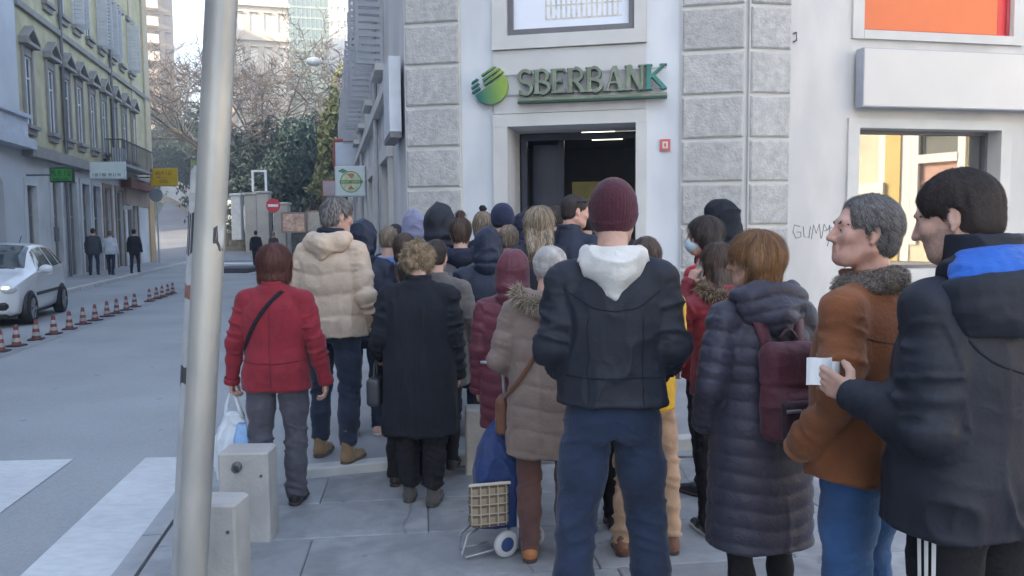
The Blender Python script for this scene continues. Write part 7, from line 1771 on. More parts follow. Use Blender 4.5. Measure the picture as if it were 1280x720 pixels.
def fur_collar(p, mats, r=.030, rad=(.098, .092), zc=1.50, n=3200, ln=.022, name='fur_collar', up=.05):
    s = p['s']; arc = [np.array([rad[0] * math.sin(a), -.008 - rad[1] * math.cos(a), zc + .012 - .035 * (1 - math.cos(a)) * .6]) for a in np.linspace(-2.5, 2.5, 26)]
    f = SDF(axis(-.2, .2, .008), axis(-.2, .2, .008), axis(zc - .14, zc + .14, .008)); f.chain(arc, [r] * 26, k=.01); f.chain([a + [0, 0, up] for a in arc], [r * .8] * 26, k=.03)
    V, Q = f.mesh(); V = smooth_v(V, Q, 1); N = vnormals(V, Q); V = V + N * (vnoise(V * 55, 3) * .005 + vnoise(V * 20, 5) * .006)[:, None]
    def flow(P): d = np.zeros_like(P); d[:, 2] = -.8; d[:, 1] = -.2; return d
    V2, F2 = strand_ribbons(V, Q, N, n, ln, .0035, flow, 7, lift=.005, curl=.9)
    VV = np.concatenate([V, V2]); FF = np.concatenate([Q, F2 + len(V)]).astype(np.int32); mi = np.concatenate([np.zeros(len(Q), int), RNG.integers(0, 2, len(F2))]); np_mesh(name, VV * s, FF, None, p['root'], mats=mats, midx=mi)
fur_collar(p2, fur_g, zc=1.466, up=.020, r=.021, rad=(.090, .086))

# long navy puffer with backpack
puf_n = cloth('puffer_navy', (.038, .037, .058), rough=.5, sheen=.05)
p3 = person('long_puffer', 'auburn-haired woman in long dark navy quilted coat with a burgundy backpack', 952, 3.25, 14, 1.67, dict(res=.0085, hres=.006, w=1.02, face=True, hyaw=42, hpitch=-3,
    arms=('pocket', 'pocket'), hair=dict(style='bob', mat=H_AUB, n=10000, sl=.085, sw=.0019, lump=.0028, w=.97, tuck=-1), trousers=tro(trs_blk, r=.86, wr=.003), shoes=dict(mat=shoe_b, kind='tall'),
    coat=dict(mat=puf_n, hem=.42, loose=.036, flare=.014, waist=.006, quilt=.075, puff=.0085, sleeve=1.12, wr=.004, collar=.03), hood=dict(state='down', mat=puf_n, w=.165, drop=.19, quilt=.058, wr=.004)))
burg = cloth('backpack_burgundy', (.085, .022, .034), rough=.6, bscale=160); burg_d = cloth('backpack_dark', (.045, .018, .026), rough=.6)
bp = thing_on(p3, 'backpack', 'burgundy backpack on the back of the woman in the long quilted coat', 'backpack', (0, -.2, .95)); s3 = p3['s']
f = SDF(axis(-.2, .2, .009), axis(-.40, -.1, .009), axis(.86, 1.36, .009)); f.box((0, -.218, 1.115), (.128, .058, .205), rnd=.055, k=.02); f.box((0, -.250, 1.02), (.105, .055, .105), rnd=.045, k=.015)
V, Q = f.mesh(); V = smooth_v(V, Q, 2); N = vnormals(V, Q); V = V + N * (fold_noise(V, .006, 8, 8, 3) - .004 * np.exp(-((V[:, 2] - 1.145) / .008) ** 2))[:, None]; o = np_mesh('bag_body', V * s3, Q, burg, bp[0]); o.location = -Vector(bp[1] * s3)
f = SDF(axis(-.14, .14, .009), axis(-.40, -.25, .007), axis(.88, 1.16, .009)); f.box((0, -.300, 1.015), (.088, .022, .085), rnd=.02, k=.01); V, Q = f.mesh(); V = smooth_v(V, Q, 2); N = vnormals(V, Q); V = V + N * fold_noise(V, .004, 9, 9, 5)[:, None]; o = np_mesh('front_pocket', V * s3, Q, burg_d, bp[0]); o.location = -Vector(bp[1] * s3)
for sg_ in (-1, 1):
    put(strap_mb(p3, [(sg_ * .075, -.20, 1.27), (sg_ * .085, -.17, 1.36), (sg_ * .105, -.09, 1.44), (sg_ * .110, .02, 1.45), (sg_ * .105, .11, 1.36), (sg_ * .10, .15, 1.24)], .050, off=.012, thick=.010), 'shoulder_strap', burg, bp, p3)
m_ = MB(); m_.tube([np.array([x, -.20 - .0, 1.33 + .035 * math.sin((x + .035) / .07 * math.pi)]) * s3 for x in np.linspace(-.035, .035, 9)], .008, 6); put(m_, 'grab_handle', burg_d, bp, p3)
m_ = MB(); m_.tube([np.array([.10 * math.cos(a), -.258, 1.19 + .10 * math.sin(a)]) * s3 for a in np.linspace(.3, math.pi - .3, 14)], .004, 5); put(m_, 'zip', blk, bp, p3)
m_ = MB(); m_.bbox(-.085 * s3, -.02 * s3, -.334 * s3, -.325 * s3, 1.055 * s3, 1.068 * s3, c=.002); put(m_, 'zip_flap', pm('zip_grey', (.2, .2, .2), rough=.4), bp, p3)
m_ = MB(); hh = p3['head']
for sg_ in (-1, 1): m_.tube([hh.p(sg_ * .030, .092, .006) * s3, hh.p(sg_ * .064, .078, .008) * s3, hh.p(sg_ * .080, .0, .008) * s3], .0022, 5)
for sg_ in (-1, 1): m_.tube([hh.p(sg_ * (.032 + .020 * math.cos(a)), .094, .002 + .016 * math.sin(a)) * s3 for a in np.linspace(0, 6.283, 13)], .0018, 5)
m_.build('spectacles', metal_dark, p3['root'])

# tall man, burgundy beanie, white hood
hood_w = cloth('sweat_white', (.60, .585, .555), rough=.95, var=.05)
p4 = person('white_hood', 'tall man in burgundy beanie and black jacket with a white hood hanging out', 765, 3.2, -2, 1.875, dict(res=.0082, hres=.006, w=.97, hyaw=-12, hpitch=-5, stance=.165, stagger=.05,
    arms=(((-.222, -.055, 1.15), (-.170, .085, 1.03)), ((.216, -.055, 1.15), (.170, .085, 1.03))), hat=dict(mat=cloth('knit_burgundy', (.062, .014, .024), bscale=180, bump=.5), low=-.055, tall=.004, rib=46, w=.94), trousers=tro(jean_d, r=1.17, wr=.0065, hem=.05), shoes=dict(mat=leath_br),
    coat=dict(mat=blk2, hem=.940, loose=.036, sleeve=1.12, wr=.009, name='jacket', hemroll=.006), hood=dict(state='down', mat=hood_w, w=.118, drop=.14, wr=.010)))
m_ = strap_mb(p4, [(-.20, -.12, 1.05), (-.1, -.16, 1.05), (0, -.17, 1.05), (.1, -.16, 1.05), (.20, -.12, 1.05)], .006, off=.001, thick=.002); m_.build('back_seam', blk, p4['root'], smooth=True)

# taupe quilted coat, grey knit hat, fur hood
taupe = cloth('puffer_taupe', (.200, .150, .128), rough=.65, sheen=.06); fur_t = [pm('fur_taupe_base', (.20, .16, .12), rough=.95), pm('fur_taupe_tip', (.46, .40, .31), rough=.95)]
p5 = person('taupe_coat', 'older woman in taupe quilted coat with fur hood, light grey knit hat and brown trousers', 684, 4.05, -6, 1.60, dict(res=.010, w=1.08, hyaw=-18, hpitch=-10, arms=(((-.270, -.03, 1.13), (-.165, .17, 1.02)), 'close'), hands=(-1,), hand_l=((.15, .8, -.6), (.2, -.5, -1), (1, 0, .1), .9, .4),
    hat=dict(mat=cloth('knit_grey', (.36, .345, .33), bscale=120, bump=.8, var=.25, vscale=30), low=-.03, lump=.007, rib=26), trousers=tro(cloth('trouser_brown', (.105, .052, .047)), r=1.05), shoes=dict(mat=shoe_t),
    coat=dict(mat=taupe, hem=.60, loose=.034, flare=.008, quilt=.125, puff=.010, grid=3.5, sleeve=1.10, wr=.004), hood=dict(state='down', mat=taupe, w=.155, drop=.15, fur=fur_t, nfur=3600)))
ds = thing_on(p5, 'shoulder_bag', 'brown strap bag carried by the woman in the taupe coat', 'bag', (-.2, .1, .85))
put(strap_mb(p5, [(.12, -.05, 1.46), (.05, -.14, 1.34), (-.04, -.17, 1.20), (-.13, -.16, 1.06), (-.21, -.08, .94), (-.235, .03, .90)], .024, off=.010, thick=.005), 'strap', leath_br, ds, p5)
f = SDF(axis(-.34, -.14, .01), axis(-.03, .2, .01), axis(.66, .95, .01)); f.box((-.262, .07, .80), (.035, .095, .105), rnd=.025); V, Q = f.mesh(); o = np_mesh('bag_body', V * p5['s'], Q, leath_br, ds[0]); o.location = -Vector(ds[1] * p5['s'])

# shopping trolley
tx = float(gnd(634, 703)[0]); tr = empty('shopping_trolley', (tx - .07, 4.12, 0), R(14), 'blue shopping trolley with a checked beige front pocket on small wheels', 'trolley')
tblue = cloth('trolley_blue', (.014, .035, .13), rough=.55); tube_m = pm('tube_steel', (.35, .36, .38), rough=.35, metal=.6)
f = SDF(axis(-.22, .22, .009), axis(-.2, .25, .009), axis(.08, .75, .009)); f.loft([(.14, .135, .095, .03, .03), (.40, .130, .095, .035, .04), (.56, .110, .080, .04, .05), (.64, .060, .05, .05, .06), (.70, .025, .025, .055, .065)], p=3.2); V, Q = f.mesh(); V = smooth_v(V, Q, 1); N = vnormals(V, Q); V = V + N * (fold_noise(V, .009, 4, 11, 2) * np.clip((V[:, 2] - .1) / .3, .3, 1))[:, None]; np_mesh('bag', V, Q, tblue, tr)
mck = bpy.data.materials.new('check_beige'); mck.use_nodes = True; nt = mck.node_tree; nd = nt.nodes; tcn = nd.new('ShaderNodeTexCoord'); sp_ = nd.new('ShaderNodeSeparateXYZ'); nt.links.new(tcn.outputs['Object'], sp_.inputs[0])
def stripes(out, sc, th):
    a = nd.new('ShaderNodeMath'); a.operation = 'MULTIPLY'; a.inputs[1].default_value = sc; nt.links.new(sp_.outputs[out], a.inputs[0]); b = nd.new('ShaderNodeMath'); b.operation = 'FRACT'; nt.links.new(a.outputs[0], b.inputs[0]); c = nd.new('ShaderNodeMath'); c.operation = 'GREATER_THAN'; c.inputs[1].default_value = th; nt.links.new(b.outputs[0], c.inputs[0]); return c.outputs[0]
def mixc(fac, a, col):
    x = nd.new('ShaderNodeMix'); x.data_type = 'RGBA'; nt.links.new(fac, x.inputs[0]); 
    if isinstance(a, tuple): x.inputs[6].default_value = (*a, 1)
    else: nt.links.new(a, x.inputs[6])
    x.inputs[7].default_value = (*col, 1); return x.outputs[2]
c1 = mixc(stripes(0, 22, .6), (.27, .22, .155), (.15, .115, .08)); c1 = mixc(stripes(2, 20, .62), c1, (.10, .075, .055)); c1 = mixc(stripes(0, 22, .88), c1, (.38, .34, .27)); c1 = mixc(stripes(2, 20, .88), c1, (.38, .34, .28)); nt.links.new(c1, nd['Principled BSDF'].inputs['Base Color']); nd['Principled BSDF'].inputs['Roughness'].default_value = .85
f = SDF(axis(-.2, .2, .008), axis(-.2, .05, .008), axis(.10, .50, .008)); f.box((-.045, -.085, .285), (.105, .035, .115), rnd=.028); V, Q = f.mesh(); V = smooth_v(V, Q, 1); N = vnormals(V, Q); V = V + N * fold_noise(V, .004, 8, 8, 4)[:, None]; np_mesh('check_pocket', V, Q, mck, tr)
m_ = MB(); m_.bbox(-.155, .065, -.126, -.112, .395, .410, c=.004); m_.build('pocket_binding', pm('binding_cream', (.5, .46, .38), rough=.8), tr)
m_ = MB(); m_.tube([(-.09, -.02, .14), (-.15, -.05, .12), (-.185, -.07, .03), (-.165, -.075, .012), (-.03, -.07, .035), (.03, -.05, .05)], .007, 8); m_.tube([(-.10, .06, .14), (-.17, .04, .10), (-.18, .03, .02), (-.03, .03, .04)], .006, 8); m_.build('frame', tube_m, tr, smooth=True)
m_ = MB(); m_.tube([(.10, .08, .06), (.10, .10, .5), (.09, .14, .92), (.05, .15, .98), (-.03, .15, .985)], .009, 8); m_.tube([(.11, -.09, .04), (.112, -.085, .24)], .010, 8); m_.build('handle', tube_m, tr, smooth=True)
whl_w = pm('wheel_grey', (.45, .46, .47), rough=.6); hubb = pm('hub_blue', (.03, .06, .17), rough=.5)
for x_ in (.045, .20):
    m_ = MB(); m_.lathe([(.038, -.014), (.062, -.016), (.070, -.008), (.070, .008), (.062, .016), (.038, .014)], (x_, -.09 + (x_ > .1) * .05, .070), (.30, -1, 0), 26); w_ = m_.build('wheel', whl_w, tr, smooth=True)
    m_ = MB(); m_.lathe([(0, .012), (.030, .014), (.042, .010), (.042, -.01), (0, -.012)], (x_, -.09 + (x_ > .1) * .05, .070), (.30, -1, 0), 22); m_.build('hub', hubb, w_, smooth=True)
m_ = MB(); m_.tube([(.045, -.07, .07), (.20, -.03, .07)], .008, 8); m_.build('axle', tube_m, tr)

# burgundy puffer, hood up
puf_b = cloth('puffer_burgundy', (.105, .022, .036), rough=.5, sheen=.05)
p6 = person('burgundy_puffer', 'woman in burgundy puffer coat with its hood up beside the shopping trolley', 641, 4.62, 4, 1.555, dict(res=.011, w=1.04, hyaw=-10, arms=('close', 'close'), trousers=tro(navy, r=1.0), shoes=dict(mat=shoe_b), coat=dict(mat=puf_b, hem=.63, loose=.032, flare=.004, quilt=.085, puff=.011, sleeve=1.10, wr=.003), hood=dict(state='up', mat=puf_b, size=.98, wr=.007)))

# black coat, curly blonde
p7 = person('black_coat', 'curly blonde woman in long black coat and grey ankle boots', 524, 4.92, -3, 1.62, dict(res=.010, w=1.13, hyaw=12, hpitch=-12, arms=(((-.262, -.035, 1.12), (-.30, .125, 1.00)), 'close'), hands=(-1,), hand_l=((-.25, .8, -.35), (.3, 0, -1), (1, .1, .3), .8, .4), stance=.085, stagger=-.04,
    hair=dict(style='curly', mat=H_BLOND + [pm('hair_blond_root', (.12, .08, .05), rough=.7)], n=5200, sl=.038, sw=.0028), trousers=tro(trs_blk, r=1.22, wr=.008, ankle=.056, hem=.12), shoes=dict(mat=boot_g, kind='tall', sole=pm('sole_dark', (.06, .055, .05), rough=.8)), coat=dict(mat=blk, hem=.475, loose=.040, flare=.002, sleeve=1.18, wr=.013, collar=.045)))
hb = thing_on(p7, 'handbag', 'black leather handbag at the left hip of the curly blonde woman', 'handbag', (-.3, .0, .75))
f = SDF(axis(-.42, -.18, .009), axis(-.12, .14, .009), axis(.62, .92, .009)); f.box((-.305, .0, .755), (.048, .09, .095), rnd=.028); V, Q = f.mesh(); V = smooth_v(V, Q, 1); o = np_mesh('bag_body', V * p7['s'], Q, pm('leather_black', (.03, .032, .04), rough=.4, bump=.2), hb[0]); o.location = -Vector(hb[1] * p7['s'])
hp_ = p7['hands'][-1][0] + p7['hands'][-1][1] * .08
for q in (-.05, .05):
    m_ = MB(); m_.tube([(np.array([-.305, q, .845])) * p7['s'], (np.array([-.315, q * .7 + .06, .93])) * p7['s'], (hp_ + [0, q * .2, .012]) * p7['s']], .006, 6); put(m_, 'handle', MATS['leather_black'], hb, p7)
m_ = MB(); m_.lathe([(.036, -.008), (.040, -.006), (.040, .006), (.036, .008)], (p7['arms'][-1][2] + [0, .005, -.002]) * p7['s'], (-.1, .2, -1), 18); put(m_, 'bracelet', pm('silver', (.7, .7, .68), rough=.2, metal=.9), hb, p7)

# red jacket woman with bag
red = cloth('wool_red', (.235, .018, .030), var=.12, v2=.08)
p8 = person('red_jacket', 'woman with reddish brown hair in red jacket and grey trousers by the kerb', 344, 4.88, 1, 1.605, dict(res=.0095, hres=.0065, w=1.10, hyaw=4, arms=(((-.262, -.03, 1.12), (-.305, .02, .875)), ((.275, -.03, 1.11), (.315, .03, .865))), hands=(-1, 1), hand_l=((-.10, .12, -1), (1, .1, 0), (0, 1, .1), .9, .3), hand_r=((.05, .10, -1), (-1, -.15, 0), (0, 1, .1), .55, .3),
    hair=dict(style='bob', mat=H_RED, n=5000, sl=.075, sw=.0030, lump=.006, w=1.12), stance=.10, stagger=.05, trousers=tro(trs_gry, r=1.16, wr=.009), shoes=dict(mat=shoe_b, kind='shoe'), coat=dict(mat=red, hem=.800, loose=.026, waist=.010, sleeve=1.04, wr=.009, collar=.03, name='jacket', hemroll=.004)))
cb = thing_on(p8, 'crossbody_bag', 'black crossbody bag worn over the red jacket, its strap crossing the back', 'bag', (-.1, .2, .95))
put(strap_mb(p8, [(.085, .05, 1.46), (.055, -.09, 1.44), (-.02, -.15, 1.36), (-.10, -.16, 1.25), (-.165, -.14, 1.15), (-.205, -.04, 1.05), (-.16, .12, .98)], .026, off=.006, thick=.005), 'strap', blk, cb, p8)
f = SDF(axis(-.25, .05, .01), axis(.1, .3, .01), axis(.8, 1.1, .01)); f.box((-.1, .195, .93), (.10, .035, .075), rnd=.025); V, Q = f.mesh(); o = np_mesh('bag_body', V * p8['s'], Q, blk, cb[0]); o.location = -Vector(cb[1] * p8['s'])
# plastic carrier bag hanging from her left hand
hw2 = world_of(p8, p8['hands'][-1][0] + p8['hands'][-1][1] * .085)
pb = empty('carrier_bag', tuple(hw2), 0, 'white and blue plastic carrier bag hanging from the left hand of the woman in red', 'bag')
plast = pm('plastic_white', (.66, .70, .74), rough=.35, var=.06, vscale=6, spec=.5); plast_b = pm('plastic_blue', (.25, .42, .68), rough=.35, var=.15, vscale=8)
f = SDF(axis(-.24, .26, .009), axis(-.16, .16, .009), axis(-.62, .04, .009)); f.loft([(-.56, .105, .055, -.015, 0), (-.45, .125, .065, -.01, 0), (-.30, .110, .058, .0, 0), (-.20, .080, .042, .01, 0), (-.14, .055, .03, .012, 0)], k=.02, p=2.6)
V, Q = f.mesh(); V = smooth_v(V, Q, 1); N = vnormals(V, Q); V = V + N * (fold_noise(V, .017, 4.5, 13, 6) + fold_noise(V, .006, 12, 26, 8))[:, None]; o = np_mesh('bag_body', V, Q, plast, pb)
f = SDF(axis(-.1, .26, .009), axis(-.16, .12, .009), axis(-.45, -.1, .009)); f.loft([(-.42, .055, .03, .075, -.050), (-.30, .060, .036, .07, -.042), (-.20, .03, .02, .06, -.03)], p=2.4); V, Q = f.mesh(); N = vnormals(V, Q); V = V + N * fold_noise(V, .010, 9, 16, 6)[:, None]; np_mesh('blue_print', V, Q, plast_b, pb)
for q in (-1, 1):
    m_ = MB(); m_.tube([(q * .052 + .01, 0, -.17), (q * .036, .0, -.09), (q * .014, 0, -.02), (0, 0, .012)], [.018, .012, .007, .005], 7); m_.build('handle', plast, pb, smooth=True)

# beige puffer man
puf_t = cloth('puffer_beige', (.53, .415, .315), rough=.7, sheen=.06, var=.06)
p9 = person('beige_puffer', 'tall grey-haired man in beige hooded puffer jacket, dark jeans and tan boots', 417, 5.68, -14, 1.86, dict(res=.0105, hres=.0075, w=1.06, hyaw=-36, hpitch=-8, arms=(((-.26, -.03, 1.12), (-.20, .12, .94)), ((.265, -.05, 1.125), (.245, .09, .915))), hair=dict(style='short', mat=H_GREY, thick=.006, n=1800), stance=.13, stagger=-.06,
    trousers=tro(jean_n, r=1.06, wr=.008, ankle=.058, hem=.115), shoes=dict(mat=boot_t, kind='tall', sole=pm('sole_brown', (.10, .07, .05), rough=.8)), coat=dict(mat=puf_t, hem=.845, loose=.036, quilt=.14, puff=.014, sleeve=1.16, wr=.009, collar=.02, name='jacket', hemroll=.008), hood=dict(state='down', mat=puf_t, w=.165, drop=.13, wr=.010)))
f = SDF(axis(-.2, .2, .01), axis(-.2, .2, .01), axis(1.44, 1.62, .01)); f.loft([(1.47, .096, .090, 0, -.012), (1.555, .088, .090, 0, .0)], p=2); p9['emit']('scarf', f, navy, disp=lambda V, N: fold_noise(V, .006, 10, 9, 2))

# phone woman, red quilted jacket, fur hood
red_q = cloth('puffer_red', (.20, .018, .030), rough=.55); fur_b = [pm('fur_brown_base', (.14, .10, .065), rough=.95), pm('fur_brown_tip', (.36, .29, .20), rough=.95)]
p10 = person('phone_woman', 'brown-haired woman in red quilted jacket with fur hood holding a phone to her ear', 903, 4.38, 10, 1.60, dict(res=.0105, hres=.006, w=.98, hyaw=26, hpitch=-6, face=True, arms=(((-.285, .075, 1.30), (-.185, .085, 1.50)), 'close'), hands=(-1,), hand_l=((.42, -.12, 1), (.9, -.1, -.3), (.25, -1, 0), .75, .5), hair=dict(style='long', mat=H_BROWN, n=2600, len=.10, sl=.08, sw=.0035),
    trousers=tro(trs_blk, r=1.02), shoes=dict(mat=shoe_b, sole=sole_w), coat=dict(mat=red_q, hem=.845, loose=.018, quilt=.06, puff=.006, sleeve=1.0, wr=.004, name='jacket'), under=(cloth('shirt_grey', (.25, .24, .24)), .80), hood=dict(state='down', mat=red_q, w=.14, drop=.12, fur=fur_b, nfur=3000)))
hj = world_of(p10, p10['hands'][-1][0] + p10['hands'][-1][1] * .085 + np.array([.030, -.004, .0])); ph = empty('phone', tuple(hj), p10['root'].rotation_euler[2], 'pale mobile phone held to the ear of the woman in the red quilted jacket', 'phone')
m_ = MB(); m_.bbox(-.005, .005, -.034, .034, -.068, .068, c=.003); o = m_.build('case', pm('phone_case', (.5, .5, .5), rough=.4), ph); o.rotation_euler = (.25, .08, .15); m_ = MB(); m_.box(.0052, .0056, -.031, .031, -.062, .062); o = m_.build('screen', pm('phone_screen', (.02, .02, .025), rough=.1), ph); o.rotation_euler = (.25, .08, .15)

# yellow jacket, beige trousers (behind the tall man)
yel = cloth('jacket_yellow', (.62, .36, .012), rough=.6)
person('yellow_jacket', 'person in yellow jacket and beige trousers mostly hidden behind the tall man', 809, 4.12, -5, 1.64, dict(res=.013, w=.80, stance=.14, hyaw=10, arms=(((-.165, -.01, 1.13), (-.07, .20, 1.05)), ((.165, -.01, 1.13), (.07, .20, 1.05))), hair=dict(style='short', mat=H_BROWN, n=600), trousers=tro(cloth('trouser_beige', (.40, .265, .175), v2=.12), r=.92, wr=.012), shoes=dict(mat=leath_br, kind='heel'), coat=dict(mat=yel, hem=.82, loose=.02, wr=.006, name='jacket')))
person('dark_boots', 'person in dark trousers and black boots seen between the tall man\'s legs', 745, 4.45, 8, 1.60, dict(res=.014, hair=dict(style='bob', mat=H_DARKB, n=300), trousers=tro(trs_blk), shoes=dict(mat=shoe_b, kind='heel'), coat=dict(mat=navy, hem=.75)))
# red jacket with mask, dark hair
p11 = person('mask_woman', 'dark-haired woman in red jacket wearing a pale blue face mask', 886, 5.05, 42, 1.755, dict(res=.012, hyaw=38, arms=('close', 'close'), hair=dict(style='long', mat=H_DARKB, n=1200, len=.16), trousers=tro(trs_blk), shoes=dict(mat=shoe_b), coat=dict(mat=cloth('coat_scarlet', (.30, .022, .026)), hem=.75, loose=.02, wr=.007, collar=.04, name='jacket')))
hh = p11['head']; c = hh.p(0, .06, -.055); f = SDF(axis(c[0] - .12, c[0] + .12, .006), axis(c[1] - .12, c[1] + .12, .006), axis(c[2] - .09, c[2] + .09, .006)); f.ell(hh.p(0, .052, -.052), (.064, .064, .056), hh.M, k=.01); f.box(hh.p(0, -.02, -.05), (.11, .052, .1), hh.M, k=.01, neg=True); p11['emit']('face_mask', f, pm('mask_blue', (.45, .60, .68), rough=.8))
person('black_hood_wall', 'tall person in black coat with raised hood next to the right stone quoins', 903, 5.75, 30, 1.80, dict(res=.013, trousers=tro(trs_blk), shoes=dict(mat=shoe_b), coat=dict(mat=blk, hem=.7, wr=.007), hood=dict(state='up', mat=blk, size=1.06)))
person('hidden_dark', 'person in black trousers and shoes standing just in front of the curly blonde woman', 511, 5.28, 0, 1.50, dict(res=.014, hair=dict(style='short', mat=H_DARKB, n=300), trousers=tro(trs_blk, r=1.1), shoes=dict(mat=shoe_b), coat=dict(mat=blk, hem=.8), stance=.12), base=0.0)
person('grey_coat', 'person in grey wool coat half hidden behind the curly blonde woman', 546, 5.42, -4, 1.56, dict(res=.013, w=1.16, hair=dict(style='short', mat=H_DARKB, n=300), trousers=tro(trs_blk), shoes=dict(mat=shoe_b), coat=dict(mat=cloth('wool_grey', (.115, .105, .10), v2=.14), hem=.66, loose=.035, wr=.009, collar=.03)))
person('navy_hood', 'person in long navy coat with a pointed navy hood up', 611, 5.70, 2, 1.63, dict(res=.012, w=1.1, trousers=tro(navy), shoes=dict(mat=shoe_b), coat=dict(mat=navy2, hem=.56, loose=.034, wr=.010, sleeve=1.1), hood=dict(state='up', mat=navy2, size=.98, wr=.009)))
person('navy_hood_jeans', 'person in black hooded coat, dark jeans and pinkish trainers right of the beige puffer', 455, 6.35, 0, 1.69, dict(res=.013, trousers=tro(jean_n, r=1.0), shoes=dict(mat=shoe_p, sole=sole_w), coat=dict(mat=navy2, hem=.74, loose=.04, wr=.009, sleeve=1.1), hood=dict(state='up', mat=navy2, size=1.0)))
sky_j = cloth('jacket_sky', (.12, .24, .56), rough=.6)
person('sky_jacket', 'light-haired person in bright blue jacket deep in the crowd', 487, 6.9, 12, 1.66, dict(res=.014, hyaw=-10, hair=dict(style='short', mat=H_DBLOND, n=500), trousers=tro(jean_d), shoes=dict(mat=shoe_b), coat=dict(mat=sky_j, hem=.8, loose=.02, wr=.008, name='jacket')))
person('brown_bob', 'brown-haired person in dark brown coat just left of the curly blonde hair', 507, 6.45, -5, 1.60, dict(res=.014, hair=dict(style='bob', mat=H_BROWN, n=500), trousers=tro(trs_blk), shoes=dict(mat=shoe_b), coat=dict(mat=cloth('coat_brown', (.045, .030, .028)), hem=.7, wr=.008)))
person('black_cap', 'person in black knit hat standing far back by the street corner', 497, 8.1, 15, 1.68, dict(res=.016, hat=dict(mat=blk), hair=dict(style='short', mat=H_DBLOND, n=300), trousers=tro(trs_blk), shoes=dict(mat=shoe_b), coat=dict(mat=blk, hem=.8)))
lav = cloth('sweat_lavender', (.20, .21, .31), rough=.95)
person('lavender_hood', 'person with a lavender-grey hood up in front of the left quoins', 519, 7.4, -4, 1.80, dict(res=.013, trousers=tro(trs_blk), shoes=dict(mat=shoe_b), coat=dict(mat=navy, hem=.8), hood=dict(state='up', mat=lav, size=.92)))
person('peaked_hood', 'tall person in black coat with a large peaked black hood', 551, 6.75, 0, 1.80, dict(res=.012, w=1.08, trousers=tro(trs_blk), shoes=dict(mat=shoe_b), coat=dict(mat=navy2, hem=.7, loose=.036, wr=.010), hood=dict(state='up', mat=blk2, size=1.20, peak=.025)))
greyj = cloth('puffer_grey', (.11, .115, .13), rough=.6)
person('top_bun', 'dark-haired woman with a top bun and grey puffer jacket', 577, 6.3, 3, 1.72, dict(res=.013, hair=dict(style='bun', mat=H_BROWN, n=900), trousers=tro(trs_blk), shoes=dict(mat=shoe_b), coat=dict(mat=greyj, hem=.78, loose=.03, quilt=.12, puff=.010, name='jacket'), hood=dict(state='down', mat=navy, w=.15, drop=.12)))
person('black_pom', 'person in black knit hat with pompom near the left door post', 605, 8.0, 0, 1.80, dict(res=.015, hat=dict(mat=blk, pom=True), hair=dict(style='bob', mat=H_DBLOND, n=400), trousers=tro(trs_blk), shoes=dict(mat=shoe_b), coat=dict(mat=blk, hem=.75)))
person('navy_beanie', 'person in round navy beanie below the left door post', 629, 7.3, -3, 1.84, dict(res=.014, hat=dict(mat=cloth('knit_navy', (.014, .020, .055), bscale=160, bump=.4), w=1.15, tall=.015, low=-.05), hair=dict(style='short', mat=H_DARKB, n=300), trousers=tro(trs_blk), shoes=dict(mat=shoe_b), coat=dict(mat=navy, hem=.8)))
person('small_blond', 'shorter dark blonde person in dark coat in front of the navy beanie', 637, 6.65, 10, 1.655, dict(res=.014, hair=dict(style='short', mat=H_DBLOND, n=700, thick=.004), trousers=tro(trs_blk), shoes=dict(mat=shoe_b), coat=dict(mat=blk, hem=.8, collar=.04)))
person('long_blond', 'woman with long loose blonde hair and dark jacket left of the doorway', 674, 6.35, 6, 1.80, dict(res=.013, hyaw=-8, hair=dict(style='long', mat=H_DBLOND, n=2600, len=.16, sl=.11, sw=.006, w=1.12, lump=.008), trousers=tro(jean_n), shoes=dict(mat=shoe_b), coat=dict(mat=blk2, hem=.78, loose=.03, wr=.009, name='jacket')))
p12 = person('sunglasses_man', 'man with sunglasses pushed up on short dark hair, navy jacket, face turned right', 712, 6.5, -20, 1.90, dict(res=.013, hres=.0075, hyaw=-52, hpitch=-8, skin=SKIN2, hair=dict(style='crop', mat=H_DARKB, n=900), trousers=tro(trs_blk), shoes=dict(mat=shoe_b), coat=dict(mat=navy2, hem=.8, loose=.03, wr=.009, collar=.05, name='jacket')))
hh = p12['head']; m_ = MB(); m_.tube([hh.p(-.086, -.03, .065) * p12['s'], hh.p(-.082, .05, .085) * p12['s'], hh.p(0, .082, .092) * p12['s'], hh.p(.082, .05, .085) * p12['s'], hh.p(.086, -.03, .065) * p12['s']], .007, 6); m_.build('sunglasses', pm('lens_dark', (.015, .015, .018), rough=.1), p12['root'], smooth=True)
person('doorway_left', 'person with dark hair at the left side of the dark doorway', 679, 8.6, 0, 1.84, dict(res=.016, hair=dict(style='short', mat=H_BLACK, n=400), trousers=tro(trs_blk), shoes=dict(mat=shoe_b), coat=dict(mat=blk, hem=.8)))
person('doorway_mid', 'person with short black hair in the middle of the doorway', 735, 8.8, -6, 1.80, dict(res=.016, hair=dict(style='short', mat=H_BLACK, n=400), trousers=tro(trs_blk), shoes=dict(mat=shoe_b), coat=dict(mat=blk, hem=.8)))
person('doorway_grey', 'grey-haired person in dark coat in the doorway beside the burgundy beanie', 753, 7.3, 5, 1.86, dict(res=.016, hair=dict(style='short', mat=H_GREY, n=600), trousers=tro(trs_blk), shoes=dict(mat=shoe_b), coat=dict(mat=blk, hem=.8, collar=.05)))
person('doorway_dark', 'tall dark-haired person in black coat just left of the man with sunglasses', 695, 8.0, 4, 1.85, dict(res=.016, hair=dict(style='short', mat=H_DARKB, n=400), trousers=tro(trs_blk), shoes=dict(mat=shoe_b), coat=dict(mat=blk, hem=.8, collar=.04)))
